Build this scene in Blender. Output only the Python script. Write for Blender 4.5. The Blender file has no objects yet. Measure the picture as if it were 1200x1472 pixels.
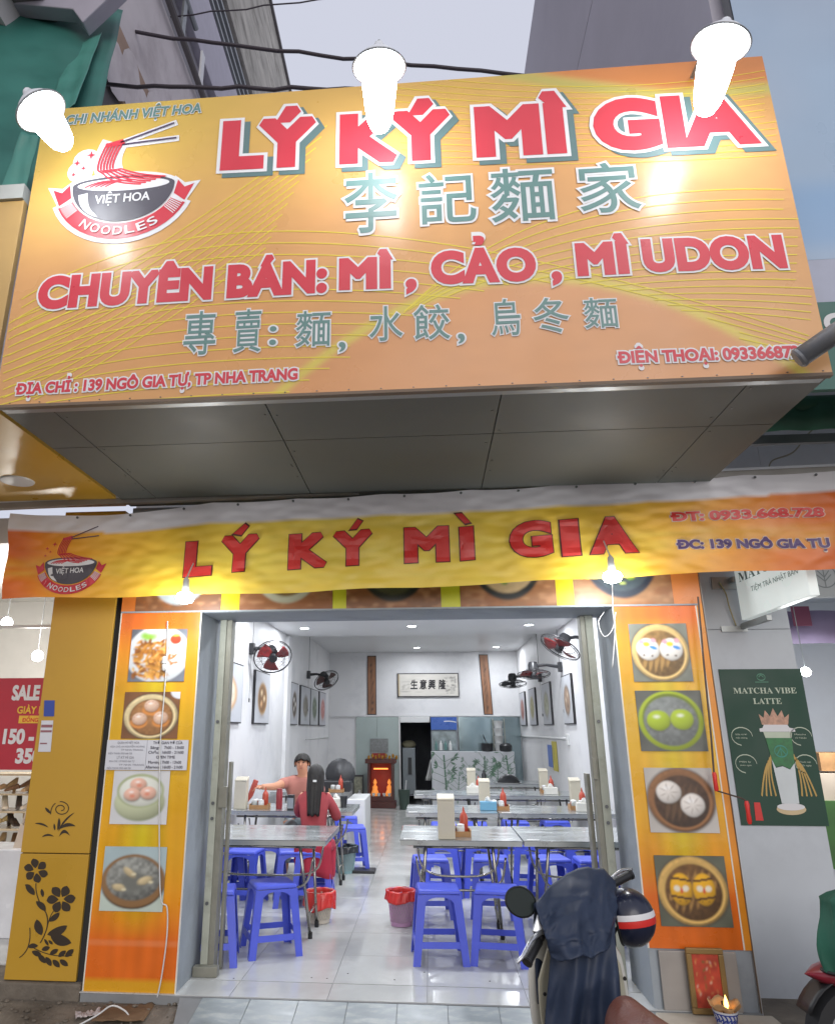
import bpy, bmesh, math, random
import numpy as np
from math import sin, cos, pi, atan, hypot, radians, sqrt
from mathutils import Vector, Matrix, Euler, noise as mnoise

random.seed(7); np.random.seed(7)
sc = bpy.context.scene
col = sc.collection

# ------------------------------------------------------------ camera, sky, sun, exposure
F, CX, CY, H = 1030., 523., 718., 1.55           # focal length (px of a 1200 px wide frame), principal point, eye height
PITCH = atan((1048 - CY) / F); YAW = atan((618 - CX) / hypot(F, 1048 - CY))
cam_d = bpy.data.cameras.new('camera'); cam = bpy.data.objects.new('camera', cam_d); col.objects.link(cam)
cam.location = (0, 0, H); cam.rotation_euler = (pi / 2 + PITCH, 0, YAW)
cam_d.sensor_fit = 'HORIZONTAL'; cam_d.sensor_width = 36; cam_d.lens = 36 * F / 1200
cam_d.shift_x = (600 - CX) / 1200; cam_d.shift_y = -(736 - CY) / 1200
cam_d.clip_start = 0.05; cam_d.clip_end = 600
sc.camera = cam

world = bpy.data.worlds.new("World"); sc.world = world; world.use_nodes = True
wn, wl = world.node_tree.nodes, world.node_tree.links
bg = wn['Background']; bg.inputs['Strength'].default_value = 0.1
sky = wn.new('ShaderNodeTexSky'); sky.sky_type = 'NISHITA'; sky.sun_disc = False
sky.sun_elevation = radians(16); sky.sun_rotation = radians(194); sky.dust_density = 4; sky.ozone_density = 1.5
mx = wn.new('ShaderNodeMix'); mx.data_type = 'RGBA'; mx.inputs['Factor'].default_value = 0.88
wl.new(sky.outputs[0], mx.inputs['A']); mx.inputs['B'].default_value = (6.6, 6.8, 7.9, 1)   # high overcast at dusk
wl.new(mx.outputs['Result'], bg.inputs['Color'])

sun_d = bpy.data.lights.new('sun', 'SUN'); sun_d.energy = 1.1; sun_d.angle = radians(40); sun_d.color = (1, .95, .9)
sun = bpy.data.objects.new('sun', sun_d); col.objects.link(sun)
sun.rotation_euler = (radians(74), 0, radians(14)); sun.location = (0, -5, 12)

sc.view_settings.view_transform = 'Standard'; sc.view_settings.look = 'None'
sc.view_settings.exposure = 0.1; sc.view_settings.gamma = 1.0; sc.view_settings.use_curve_mapping = False
sc.cycles.use_denoising = True
sc.cycles.max_bounces = 8; sc.cycles.diffuse_bounces = 4; sc.cycles.sample_clamp_indirect = 6

# ------------------------------------------------------------ projecting photo points on to real planes of the place
def ray(px, py):
    x = (px - CX) / F; y = -(py - CY) / F
    f = cos(PITCH) - y * sin(PITCH); z = sin(PITCH) + y * cos(PITCH)
    return (x * cos(YAW) - f * sin(YAW), x * sin(YAW) + f * cos(YAW), z)
def onY(px, py, Y):
    r = ray(px, py); t = Y / r[1]; return (r[0] * t, Y, H + r[2] * t)
def onZ(px, py, Z):
    r = ray(px, py); t = (Z - H) / r[2]; return (r[0] * t, r[1] * t, Z)
def onX(px, py, X):
    r = ray(px, py); t = X / r[0]; return (X, r[1] * t, H + r[2] * t)

# ------------------------------------------------------------ colours and materials
def lin(c):
    return tuple((v / 12.92 if v <= .04045 else ((v + .055) / 1.055) ** 2.4) for v in c)
def hx(s):
    return lin(tuple(int(s[i:i + 2], 16) / 255 for i in (0, 2, 4)))
MATS = {}
def mat(name, rgb, rough=.5, metal=0., var=.08, vs=6., bump=0., bs=40., emit=0., ecol=None, alpha=1., trans=0., attr=None, spec=.5,
        coat=0., stain=0., stain_col=(.1, .09, .08), ss=1.5, stretch=None):
    if name in MATS: return MATS[name]
    m = bpy.data.materials.new(name); m.use_nodes = True
    n, l = m.node_tree.nodes, m.node_tree.links
    b = n['Principled BSDF']
    b.inputs['Roughness'].default_value = rough; b.inputs['Metallic'].default_value = metal
    b.inputs['Specular IOR Level'].default_value = spec
    b.inputs['Coat Weight'].default_value = coat; b.inputs['Coat Roughness'].default_value = .12
    tc = n.new('ShaderNodeTexCoord'); src = tc.outputs['Object']
    if stretch:
        mp = n.new('ShaderNodeMapping'); mp.inputs['Scale'].default_value = stretch; l.new(src, mp.inputs['Vector']); src = mp.outputs[0]
    if attr:
        a = n.new('ShaderNodeVertexColor'); a.layer_name = attr; base = a.outputs['Color']
    else:
        r = n.new('ShaderNodeRGB'); r.outputs[0].default_value = (*rgb, 1); base = r.outputs[0]
    if var > 0:
        nz = n.new('ShaderNodeTexNoise'); nz.inputs['Scale'].default_value = vs; nz.inputs['Detail'].default_value = 5
        l.new(src, nz.inputs['Vector'])
        mr = n.new('ShaderNodeMapRange'); mr.inputs['From Min'].default_value = .3; mr.inputs['From Max'].default_value = .7
        mr.inputs['To Min'].default_value = 1 - var; mr.inputs['To Max'].default_value = 1 + var
        l.new(nz.outputs['Fac'], mr.inputs['Value'])
        hm = n.new('ShaderNodeVectorMath'); hm.operation = 'SCALE'
        l.new(base, hm.inputs[0]); l.new(mr.outputs[0], hm.inputs['Scale']); base = hm.outputs[0]
        rr = n.new('ShaderNodeMapRange'); rr.inputs['From Min'].default_value = .3; rr.inputs['From Max'].default_value = .7
        rr.inputs['To Min'].default_value = max(rough - .08, .02); rr.inputs['To Max'].default_value = min(rough + .1, 1)
        l.new(nz.outputs['Fac'], rr.inputs['Value']); l.new(rr.outputs[0], b.inputs['Roughness'])
    if stain > 0:
        n2 = n.new('ShaderNodeTexNoise'); n2.inputs['Scale'].default_value = ss; n2.inputs['Detail'].default_value = 8; n2.inputs['Roughness'].default_value = .65
        l.new(src, n2.inputs['Vector'])
        m2 = n.new('ShaderNodeMapRange'); m2.inputs['From Min'].default_value = .5; m2.inputs['From Max'].default_value = .68; m2.inputs['To Max'].default_value = stain
        l.new(n2.outputs['Fac'], m2.inputs['Value'])
        mm = n.new('ShaderNodeMix'); mm.data_type = 'RGBA'; l.new(m2.outputs[0], mm.inputs['Factor']); l.new(base, mm.inputs['A'])
        mm.inputs['B'].default_value = (*stain_col, 1); base = mm.outputs['Result']
    l.new(base, b.inputs['Base Color'])
    if bump > 0:
        nb = n.new('ShaderNodeTexNoise'); nb.inputs['Scale'].default_value = bs; nb.inputs['Detail'].default_value = 4; l.new(src, nb.inputs['Vector'])
        bp = n.new('ShaderNodeBump'); bp.inputs['Strength'].default_value = bump; bp.inputs['Distance'].default_value = .01
        l.new(nb.outputs['Fac'], bp.inputs['Height']); l.new(bp.outputs[0], b.inputs['Normal'])
    if emit > 0:
        b.inputs['Emission Strength'].default_value = emit; b.inputs['Emission Color'].default_value = (*(ecol or rgb), 1)
    if alpha < 1: b.inputs['Alpha'].default_value = alpha
    if trans > 0: b.inputs['Transmission Weight'].default_value = trans
    MATS[name] = m
    return m

# ------------------------------------------------------------ mesh builder
class MB:
    def __init__(s): s.v = []; s.f = []; s.c = None
    def add(s, vs, fs):
        o = len(s.v); s.v += [tuple(p) for p in vs]; s.f += [tuple(i + o for i in f) for f in fs]; return s
    def box(s, x0, x1, y0, y1, z0, z1, M=None):
        p = [(x, y, z) for z in (z0, z1) for y in (y0, y1) for x in (x0, x1)]
        if M: p = [M @ Vector(q) for q in p]
        return s.add(p, [(0, 2, 3, 1), (4, 5, 7, 6), (0, 1, 5, 4), (2, 6, 7, 3), (0, 4, 6, 2), (1, 3, 7, 5)])
    def hexa(s, bot, top):            # 4 bottom + 4 top points
        return s.add(list(bot) + list(top), [(3, 2, 1, 0), (4, 5, 6, 7), (0, 1, 5, 4), (1, 2, 6, 5), (2, 3, 7, 6), (3, 0, 4, 7)])
    def tube(s, pts, r, n=8, caps=True):
        pts = [Vector(p) for p in pts]; rs = r if isinstance(r, (list, tuple)) else [r] * len(pts)
        vs = []; up = None
        for i, p in enumerate(pts):
            d = (pts[min(i + 1, len(pts) - 1)] - pts[max(i - 1, 0)]).normalized()
            if up is None: up = d.orthogonal().normalized()
            up = (up - d * up.dot(d))
            up = up.normalized() if up.length > 1e-6 else d.orthogonal().normalized()
            w = d.cross(up)
            for k in range(n):
                a = 2 * pi * k / n; vs.append(p + (up * cos(a) + w * sin(a)) * rs[i])
        fs = [(i * n + k, i * n + (k + 1) % n, (i + 1) * n + (k + 1) % n, (i + 1) * n + k) for i in range(len(pts) - 1) for k in range(n)]
        if caps: fs += [tuple(range(n - 1, -1, -1)), tuple((len(pts) - 1) * n + k for k in range(n))]
        return s.add(vs, fs)
    def lathe(s, prof, n=20, M=None, caps=True):      # prof: (r, z)
        vs = [(r * cos(2 * pi * k / n), r * sin(2 * pi * k / n), z) for r, z in prof for k in range(n)]
        if M: vs = [M @ Vector(q) for q in vs]
        fs = [(i * n + k, i * n + (k + 1) % n, (i + 1) * n + (k + 1) % n, (i + 1) * n + k) for i in range(len(prof) - 1) for k in range(n)]
        if caps: fs += [tuple(range(n - 1, -1, -1)), tuple((len(prof) - 1) * n + k for k in range(n))]
        return s.add(vs, fs)
    def ball(s, c, rx, ry=None, rz=None, n=14, m=8, M=None):
        ry = ry or rx; rz = rz or rx
        vs = []; fs = []
        for i in range(m + 1):
            t = pi * i / m
            for k in range(n):
                a = 2 * pi * k / n; p = Vector((rx * sin(t) * cos(a), ry * sin(t) * sin(a), rz * cos(t)))
                if M: p = M @ p
                vs.append(p + Vector(c))
        fs = [(i * n + k, (i + 1) * n + k, (i + 1) * n + (k + 1) % n, i * n + (k + 1) % n) for i in range(m) for k in range(n)]
        return s.add(vs, fs)
    def prism(s, poly, fn, t):        # 2D outline -> fn(u,v,d)
        n = len(poly)
        return s.add([fn(u, v, 0) for u, v in poly] + [fn(u, v, t) for u, v in poly],
                     [tuple(range(n)), tuple(range(2 * n - 1, n - 1, -1))] + [(i, i + n, (i + 1) % n + n, (i + 1) % n) for i in range(n)])
    def grid(s, fn, nu, nv):
        return s.add([fn(i / nu, j / nv) for j in range(nv + 1) for i in range(nu + 1)],
                     [(j * (nu + 1) + i, j * (nu + 1) + i + 1, (j + 1) * (nu + 1) + i + 1, (j + 1) * (nu + 1) + i) for j in range(nv) for i in range(nu)])
    def mesh(s, name, off=(0, 0, 0)):
        me = bpy.data.meshes.new(name)
        me.from_pydata([(p[0] - off[0], p[1] - off[1], p[2] - off[2]) for p in s.v], [], s.f); me.update()
        return me

def fixn(me):
    bm = bmesh.new(); bm.from_mesh(me); bmesh.ops.recalc_face_normals(bm, faces=bm.faces); bm.to_mesh(me); bm.free()
def wloc(o):
    p = Vector((0, 0, 0))
    while o is not None: p += o.location; o = o.parent
    return p
def tag(o, label=None, cat=None, group=None, kind=None):
    if label: o['label'] = label
    if cat: o['category'] = cat
    if group: o['group'] = group
    if kind: o['kind'] = kind
    return o
def thing(name, label, cat, loc=(0, 0, 0), rz=0, group=None):
    o = bpy.data.objects.new(name, None); o.empty_display_size = .1; col.objects.link(o); o.location = loc; o.rotation_euler = (0, 0, rz)
    return tag(o, label, cat, group)
def part(name, mb, m, parent=None, world=False, smooth=False, bevel=0, solid=0, sub=0, kind=None, label=None, loc=None):
    """one mesh object; with world=True the builder's points are world points and parent is not rotated"""
    off = wloc(parent) if (world and parent) else Vector((0, 0, 0))
    if loc is not None and world: off = Vector(loc); 
    me = mb.mesh(name, off) if isinstance(mb, MB) else mb
    fixn(me)
    if m is not None: me.materials.append(m)
    if smooth:
        me.polygons.foreach_set('use_smooth', [True] * len(me.polygons))
        if smooth != 'all': me.set_sharp_from_angle(angle=radians(38))
    o = bpy.data.objects.new(name, me); col.objects.link(o)
    if parent: o.parent = parent
    if loc is not None: o.location = Vector(loc) - (wloc(parent) if parent else Vector((0, 0, 0))) if world else loc
    if bevel:
        b = o.modifiers.new('bevel', 'BEVEL'); b.width = bevel; b.segments = 2; b.limit_method = 'ANGLE'
    if solid:
        b = o.modifiers.new('solid', 'SOLIDIFY'); b.thickness = solid; b.offset = 0
    if sub:
        b = o.modifiers.new('sub', 'SUBSURF'); b.levels = sub; b.render_levels = sub
    if kind: o['kind'] = kind
    if label: o['label'] = label
    return o
def kids(o): return [c for c in o.children]
def copy_tree(o, parent=None):
    c = o.copy(); col.objects.link(c)
    if parent: c.parent = parent
    for ch in list(o.children): copy_tree(ch, c)
    return c

# ------------------------------------------------------------ flat print: lettering, motifs, painted photographs
TXT = {}
def text2d(s, bold=0., shear=0., spacing=1.):
    k = (s, round(bold, 4), shear, spacing)
    if k in TXT: return TXT[k]
    cu = bpy.data.curves.new('t', 'FONT'); cu.body = s; cu.size = 1; cu.offset = bold; cu.shear = shear; cu.space_character = spacing
    cu.resolution_u = 5; cu.fill_mode = 'FRONT'
    ob = bpy.data.objects.new('t', cu); col.objects.link(ob)
    bpy.context.view_layer.update()
    dg = bpy.context.evaluated_depsgraph_get(); ev = ob.evaluated_get(dg); me = ev.to_mesh()
    V = [(v.co.x, v.co.y) for v in me.vertices]; Fc = [tuple(p.vertices) for p in me.polygons]
    ev.to_mesh_clear(); bpy.data.objects.remove(ob); bpy.data.curves.remove(cu)
    TXT[k] = (V, Fc); return TXT[k]
CAP = .72
def flat(name, V, Fc, m, parent, fn, cut=0, kind=None, label=None, off=None):
    """V in print units (metres on the sheet), fn(u,v) -> world point"""
    me = bpy.data.meshes.new(name)
    if cut:
        bm = bmesh.new(); vs = [bm.verts.new((u, v, 0)) for u, v in V]
        for f in Fc:
            try: bm.faces.new([vs[i] for i in f])
            except ValueError: pass
        us = [u for u, v in V]; ws = [v for u, v in V]
        for ax, lo, hi in ((0, min(us), max(us)), (1, min(ws), max(ws))):
            k = math.ceil(lo / cut) * cut
            while k < hi:
                co = [0, 0, 0]; no = [0, 0, 0]; co[ax] = k; no[ax] = 1
                bmesh.ops.bisect_plane(bm, geom=bm.verts[:] + bm.edges[:] + bm.faces[:], dist=1e-6, plane_co=co, plane_no=no)
                k += cut
        for v in bm.verts: v.co = Vector(fn(v.co.x, v.co.y))
        bm.to_mesh(me); bm.free()
    else:
        me.from_pydata([fn(u, v) for u, v in V], [], Fc)
    o_ = wloc(parent) if off is None else Vector(off)
    me.transform(Matrix.Translation(-o_))
    me.update()
    for p in me.polygons: pass
    me.materials.append(m)
    o = bpy.data.objects.new(name, me); col.objects.link(o); o.parent = parent
    if kind: o['kind'] = kind
    if label: o['label'] = label
    return o
def strip2d(pts, w):
    V = []; n = len(pts)
    for i, (x, y) in enumerate(pts):
        a = pts[max(i - 1, 0)]; b = pts[min(i + 1, n - 1)]
        dx, dy = b[0] - a[0], b[1] - a[1]; L = hypot(dx, dy) or 1; ww = (w[i] if isinstance(w, list) else w) / 2
        V += [(x - dy / L * ww, y + dx / L * ww), (x + dy / L * ww, y - dx / L * ww)]
    return V, [(2 * i, 2 * i + 1, 2 * i + 3, 2 * i + 2) for i in range(n - 1)]
def join2d(parts):
    V = []; Fc = []
    for v, f in parts:
        o = len(V); V += v; Fc += [tuple(i + o for i in q) for q in f]
    return V, Fc
def bez(p0, p1, p2, n=24):
    return [((1 - t) ** 2 * p0[0] + 2 * t * (1 - t) * p1[0] + t * t * p2[0], (1 - t) ** 2 * p0[1] + 2 * t * (1 - t) * p1[1] + t * t * p2[1]) for t in [i / n for i in range(n + 1)]]
def ngon(pts): return (list(pts), [tuple(range(len(pts)))])
def tri2d(pts):
    from mathutils.geometry import tessellate_polygon
    return (list(pts), [tuple(t) for t in tessellate_polygon([[Vector((x, y, 0)) for x, y in pts]])])
from mathutils.geometry import delaunay_2d_cdt
def union2d(V, Fc):
    """overlapping flat polygons -> one sheet without overlaps"""
    r = delaunay_2d_cdt([Vector(p) for p in V], [], [list(f) for f in Fc], 0, 1e-6)
    P_ = [(p.x, p.y) for p in r[0]]; T = [tuple(f) for f in r[2]]
    A = np.array(P_); C = np.array([A[list(f)].mean(0) for f in T]); ins = np.zeros(len(T), bool)
    for f in Fc:
        Q = np.array([V[i] for i in f]); lo = Q.min(0); hi = Q.max(0)
        idx = np.where((C[:, 0] > lo[0]) & (C[:, 0] < hi[0]) & (C[:, 1] > lo[1]) & (C[:, 1] < hi[1]) & ~ins)[0]
        if not len(idx): continue
        x = C[idx, 0]; y = C[idx, 1]; inn = np.zeros(len(idx), bool); j = len(Q) - 1
        for i in range(len(Q)):
            c = (Q[i, 1] > y) != (Q[j, 1] > y)
            with np.errstate(divide='ignore', invalid='ignore'):
                xx = (Q[j, 0] - Q[i, 0]) * (y - Q[i, 1]) / (Q[j, 1] - Q[i, 1]) + Q[i, 0]
            inn ^= c & (x < xx); j = i
        ins[idx[inn]] = True
    return P_, [t for t, k in zip(T, ins) if k]
STK = {}
def stroke(s, b, shear=0., spacing=1.):
    """lettering thickened by b em with mitred corners"""
    k = (s, round(b, 4), shear, spacing)
    if k in STK: return STK[k]
    bar = s[:1] == '\u0110'
    V, Fc = text2d(('D' + s[1:]) if bar else s, 0, shear, spacing)
    if bar:
        V = list(V); Fc = list(Fc); x0 = min(p[0] for p in V); o = len(V)
        V += [(x0 - .085, .325), (x0 + .27, .325), (x0 + .27, .405), (x0 - .085, .405)]; Fc.append((o, o + 1, o + 2, o + 3))
    if b <= 0: STK[k] = union2d(V, Fc) if bar else (V, Fc); return STK[k]
    key = {}; rem = []; W = []
    for p in V:
        q = (round(p[0], 4), round(p[1], 4))
        if q not in key: key[q] = len(W); W.append(p)
        rem.append(key[q])
    Fs = [tuple(rem[i] for i in f) for f in Fc]; Fs = [f for f in Fs if len(set(f)) == len(f)]
    # orient all faces counter-clockwise
    def area(f): return sum(W[f[i]][0] * W[f[(i + 1) % len(f)]][1] - W[f[(i + 1) % len(f)]][0] * W[f[i]][1] for i in range(len(f)))
    Fs = [f if area(f) > 0 else f[::-1] for f in Fs]
    es = set((f[i], f[(i + 1) % len(f)]) for f in Fs for i in range(len(f)))
    bd = [e for e in es if (e[1], e[0]) not in es]
    # accents and dots below stand clear of the thickened letter
    comp = list(range(len(W)))
    def find(i):
        while comp[i] != i: comp[i] = comp[comp[i]]; i = comp[i]
        return i
    for f in Fs:
        for i in f[1:]: comp[find(i)] = find(f[0])
    ext = {}
    for i in range(len(W)):
        c = find(i); e = ext.setdefault(c, [9., -9.]); e[0] = min(e[0], W[i][1]); e[1] = max(e[1], W[i][1])
    ascii_only = all(ord(ch) < 0x3000 for ch in s); sh_ = {}; bs_ = {}
    for c, (lo, hi) in ext.items():
        if ascii_only and lo > CAP + .01: sh_[c] = b * 1.55; bs_[c] = b * .75
        elif ascii_only and hi < -.02: sh_[c] = -b * 1.5; bs_[c] = b * .8
    W = [(p[0], p[1] + sh_.get(find(i), 0)) for i, p in enumerate(W)]
    U = list(W); G = list(Fs); inc = {}; b0 = b
    for i, j in bd:
        b = bs_.get(find(i), b0)
        (x0, y0), (x1, y1) = W[i], W[j]; L = hypot(x1 - x0, y1 - y0)
        if L < 1e-6: continue
        n = ((y1 - y0) / L, -(x1 - x0) / L)          # outward
        o = len(U); U += [(x0, y0), (x1, y1), (x1 + n[0] * b, y1 + n[1] * b), (x0 + n[0] * b, y0 + n[1] * b)]; G.append((o, o + 3, o + 2, o + 1))
        inc.setdefault(j, [None, None])[0] = n; inc.setdefault(i, [None, None])[1] = n
    for i, (n0, n1) in inc.items():
        if n0 is None or n1 is None: continue
        if n0[0] * n1[1] - n0[1] * n1[0] <= 1e-3: continue      # concave or straight
        mx_, my_ = n0[0] + n1[0], n0[1] + n1[1]; d = mx_ * mx_ + my_ * my_
        x, y = W[i]; o = len(U); b = bs_.get(find(i), b0)
        if d > .9: U += [(x, y), (x + n0[0] * b, y + n0[1] * b), (x + mx_ * 2 * b / d, y + my_ * 2 * b / d), (x + n1[0] * b, y + n1[1] * b)]; G.append((o, o + 1, o + 2, o + 3))
        else: U += [(x, y), (x + n0[0] * b, y + n0[1] * b), (x + n1[0] * b, y + n1[1] * b)]; G.append((o, o + 1, o + 2))
    STK[k] = union2d(U, G); return STK[k]
def words(s, u0, u1, vb, hcap, bold=0., shear=0., slope=0., spacing=1., grow=0.):
    """lettering fitted to u0..u1 with baseline vb and capital height hcap; grow = outline in em"""
    V0, _ = text2d(s.replace('\u0110', 'D', 1) if s[:1] == '\u0110' else s, 0, shear, spacing); V, Fc = stroke(s, bold + grow, shear, spacing)
    xs = [p[0] for p in V0]; x0, x1 = min(xs) - bold, max(xs) + bold; sx = (u1 - u0) / (x1 - x0); sy = hcap / (CAP + 2 * bold)
    return [(u0 + (x - x0) * sx, vb + (y + bold) * sy + slope * (x - x0) * sx) for x, y in V], Fc
def boldw(b, s, u0, u1, hcap): return b

def sheetY(Y):
    return lambda u, v: (u, Y, v)

# painted photographs: colour attribute on a fine grid
class Pic:
    def __init__(s, w, h, bgc):
        s.w, s.h = w, h; s.a = np.ones((h, w, 3)) * np.array(hx(bgc)); s.asp = w / h
        s.x, s.y = np.meshgrid((np.arange(w) + .5) / w, (np.arange(h) + .5) / h)
    def nz(s, k, seed=0):
        r = np.random.RandomState(seed); g = r.rand(k + 2, k + 2)
        u, v = s.x * k, s.y * k; i, j = u.astype(int), v.astype(int); fu, fv = u - i, v - j
        fu = fu * fu * (3 - 2 * fu); fv = fv * fv * (3 - 2 * fv)
        return (g[j, i] * (1 - fu) + g[j, i + 1] * fu) * (1 - fv) + (g[j + 1, i] * (1 - fu) + g[j + 1, i + 1] * fu) * fv
    def mix(s, m, c):
        c = np.array(hx(c)) if isinstance(c, str) else c
        s.a = s.a * (1 - m[..., None]) + c * m[..., None]; return s
    def ell(s, cx, cy, rx, ry, c, soft=.12, rot=0, form=0., wob=0., seed=1, tex=0.):
        dx, dy = (s.x - cx), (s.y - cy); q = radians(rot)
        u = (dx * cos(q) + dy * sin(q)) / rx; v = (-dx * sin(q) + dy * cos(q)) / ry
        d = np.sqrt(u * u + v * v)
        if wob: d = d * (1 + wob * (s.nz(9, seed) - .5) * 2)
        m = np.clip((1 - d) / soft, 0, 1); cc = np.array(hx(c))[None, None, :] * np.ones_like(s.a)
        if form: cc = cc * (1 + form * (v * .6 - u * .3) - form * .5 * np.clip(d, 0, 1) ** 3)[..., None]
        if tex: cc = cc * (1 + tex * (s.nz(22, seed + 5) - .5) * 2)[..., None]
        return s.mix(m, np.clip(cc, 0, 1))
    def ringe(s, cx, cy, rx, ry, w, c, **k):
        dx, dy = (s.x - cx) / rx, (s.y - cy) / ry; d = np.sqrt(dx * dx + dy * dy)
        m = np.clip(1 - np.abs(d - 1) / w, 0, 1) ** .5; return s.mix(m, c)
    def rect(s, x0, y0, x1, y1, c):
        return s.mix(((s.x > x0) & (s.x < x1) & (s.y > y0) & (s.y < y1)).astype(float), c)
    def grain(s, amt=.15, k=24, seed=3):
        s.a = np.clip(s.a * (1 + amt * (s.nz(k, seed) - .5) * 2)[..., None], 0, 1); return s
PRINT = None
def photo(name, pic, u0, u1, v0, v1, fn, parent, m=None, cutouts=None, kind=None, label=None):
    w, h = pic.w, pic.h
    o_ = wloc(parent) if parent else Vector((0, 0, 0))
    V = [Vector(fn(u0 + (u1 - u0) * i / w, v0 + (v1 - v0) * j / h)) - o_ for j in range(h + 1) for i in range(w + 1)]
    Fc = [(j * (w + 1) + i, j * (w + 1) + i + 1, (j + 1) * (w + 1) + i + 1, (j + 1) * (w + 1) + i) for j in range(h) for i in range(w)]
    me = bpy.data.meshes.new(name); me.from_pydata(V, [], Fc); me.update()
    at = me.color_attributes.new('print', 'FLOAT_COLOR', 'CORNER')
    c = np.repeat(np.concatenate([pic.a.reshape(-1, 3), np.ones((w * h, 1))], 1), 4, axis=0)
    # smooth between cells: average to vertices
    g = np.pad(pic.a, ((1, 1), (1, 1), (0, 0)), mode='edge'); vc = (g[:-1, :-1] + g[1:, :-1] + g[:-1, 1:] + g[1:, 1:]) / 4
    vc = vc.reshape(-1, 3); idx = np.array(Fc).reshape(-1); c = np.concatenate([vc[idx], np.ones((len(idx), 1))], 1)
    at.data.foreach_set('color', c.astype(np.float32).reshape(-1))
    me.materials.append(m or mat('printed_vinyl', (1, 1, 1), rough=.38, var=.03, vs=3, attr='print'))
    me.polygons.foreach_set('use_smooth', [True] * len(me.polygons))
    o = bpy.data.objects.new(name, me); col.objects.link(o)
    if parent: o.parent = parent
    if kind: o['kind'] = kind
    if label: o['label'] = label
    return o
def pxrect(Y, x0, y0, x1, y1):
    a = onY(x0, y1, Y); b = onY(x1, y1, Y); c = onY(x0, y0, Y); d = onY(x1, y0, Y)
    return ((a[0] + c[0]) / 2, (b[0] + d[0]) / 2, (a[2] + b[2]) / 2, (c[2] + d[2]) / 2)
# ============================================================ SETTING
XL, XR, YF, YB = -2.23, 1.96, 5.0, 16.5
YS, ZS = 3.2, 3.14                      # sign plane, underside of the sign box
def structure(name, mb, m, **k):
    o = part(name, mb, m, None, **k); o['kind'] = 'structure'; return o
def pz(y):                              # pavement falls towards the street
    return -.05 if y > 4.9 else (-.05 - .15 * (4.9 - y) / 1.3 if y > 3.6 else -.2)

m_conc = mat('dirty_concrete', hx('6f675c'), rough=.85, var=.3, vs=5, bump=.8, bs=30, stain=.6, stain_col=hx('3b332b'), ss=2.2)
g = MB()
def gf(u, v):
    x = -60 + 120 * u if u in (0, 1) else -4 + 8 * (u - .05) / .9
    ys = [-60, -20, 1.0, 3.6] + [3.6 + 1.3 * i / 30 for i in range(1, 31)] + [5.2, 9]
    y = ys[int(round(v * (len(ys) - 1)))]
    return (x, y, pz(y) + (.008 * mnoise.noise(Vector((x * 3, y * 3, 0))) if 3.7 < y < 4.95 and abs(x) < 4 else 0))
g.grid(gf, 60, 35)
structure('pavement', g, m_conc)

# shop floor: 0.6 m tiles with recessed joints
m_joint = mat('floor_joint', hx('7d7f80'), rough=.8, var=.1)
fl = structure('shop_floor', MB().box(-2.19, 1.846, 4.965, 19, -.3, -.004), m_joint)
m_tile = mat('floor_tile', hx('b9bab8'), rough=.17, var=.07, vs=2.3, stain=.25, stain_col=hx('9d9a92'), ss=3, stretch=(1, 1, 1), spec=.5)
def tile_mesh(w, d):
    me = MB().box(-w / 2, w / 2, -d / 2, d / 2, -.006, 0).mesh('floor_tile'); fixn(me); me.materials.append(m_tile); return me
tm = tile_mesh(.597, .597)
rows = [5.27 + .6 * j for j in range(19)]
first = tile_mesh(.597, .285)
def tile_at(me, x, y, par=fl, z=0, name='floor_tile'):
    o = bpy.data.objects.new(name, me); col.objects.link(o); o.location = (x, y, z); o.parent = par
for i in range(7):
    x = -1.86 - .3 + .6 * i
    tile_at(first, x, 5.1175)
    for y in rows: tile_at(tm, x, y + .3)
# outside apron of blue grey tiles, sloping to the pavement
m_apron = mat('apron_tile', hx('878f92'), rough=.35, var=.18, vs=4, stain=.55, stain_col=hx('b8b7ae'), ss=4, stretch=(1, 3, 1))
ap = structure('entrance_apron', MB().hexa([(-1.42, 4.3, -.3), (1.5, 4.3, -.3), (1.5, 4.962, -.3), (-1.56, 4.962, -.3)],
                                           [(-1.42, 4.3, -.125), (1.5, 4.3, -.125), (1.5, 4.962, -.010), (-1.56, 4.962, -.010)]), m_joint)
ame = MB().hexa([(-.146, -.146, -.0255 - .006), (.146, -.146, -.0255 - .006), (.146, .146, .0255 - .006), (-.146, .146, .0255 - .006)],
                [(-.146, -.146, -.0255), (.146, -.146, -.0255), (.146, .146, .0255), (-.146, .146, .0255)]).mesh('apron_tile'); fixn(ame); ame.materials.append(m_apron)
for i in range(10):
    for j in range(2):
        tile_at(ame, -1.27 + .2955 * i, 4.81 - .2955 * j, ap, -.0331 - .0513 * j + .003, 'apron_tile')

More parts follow.
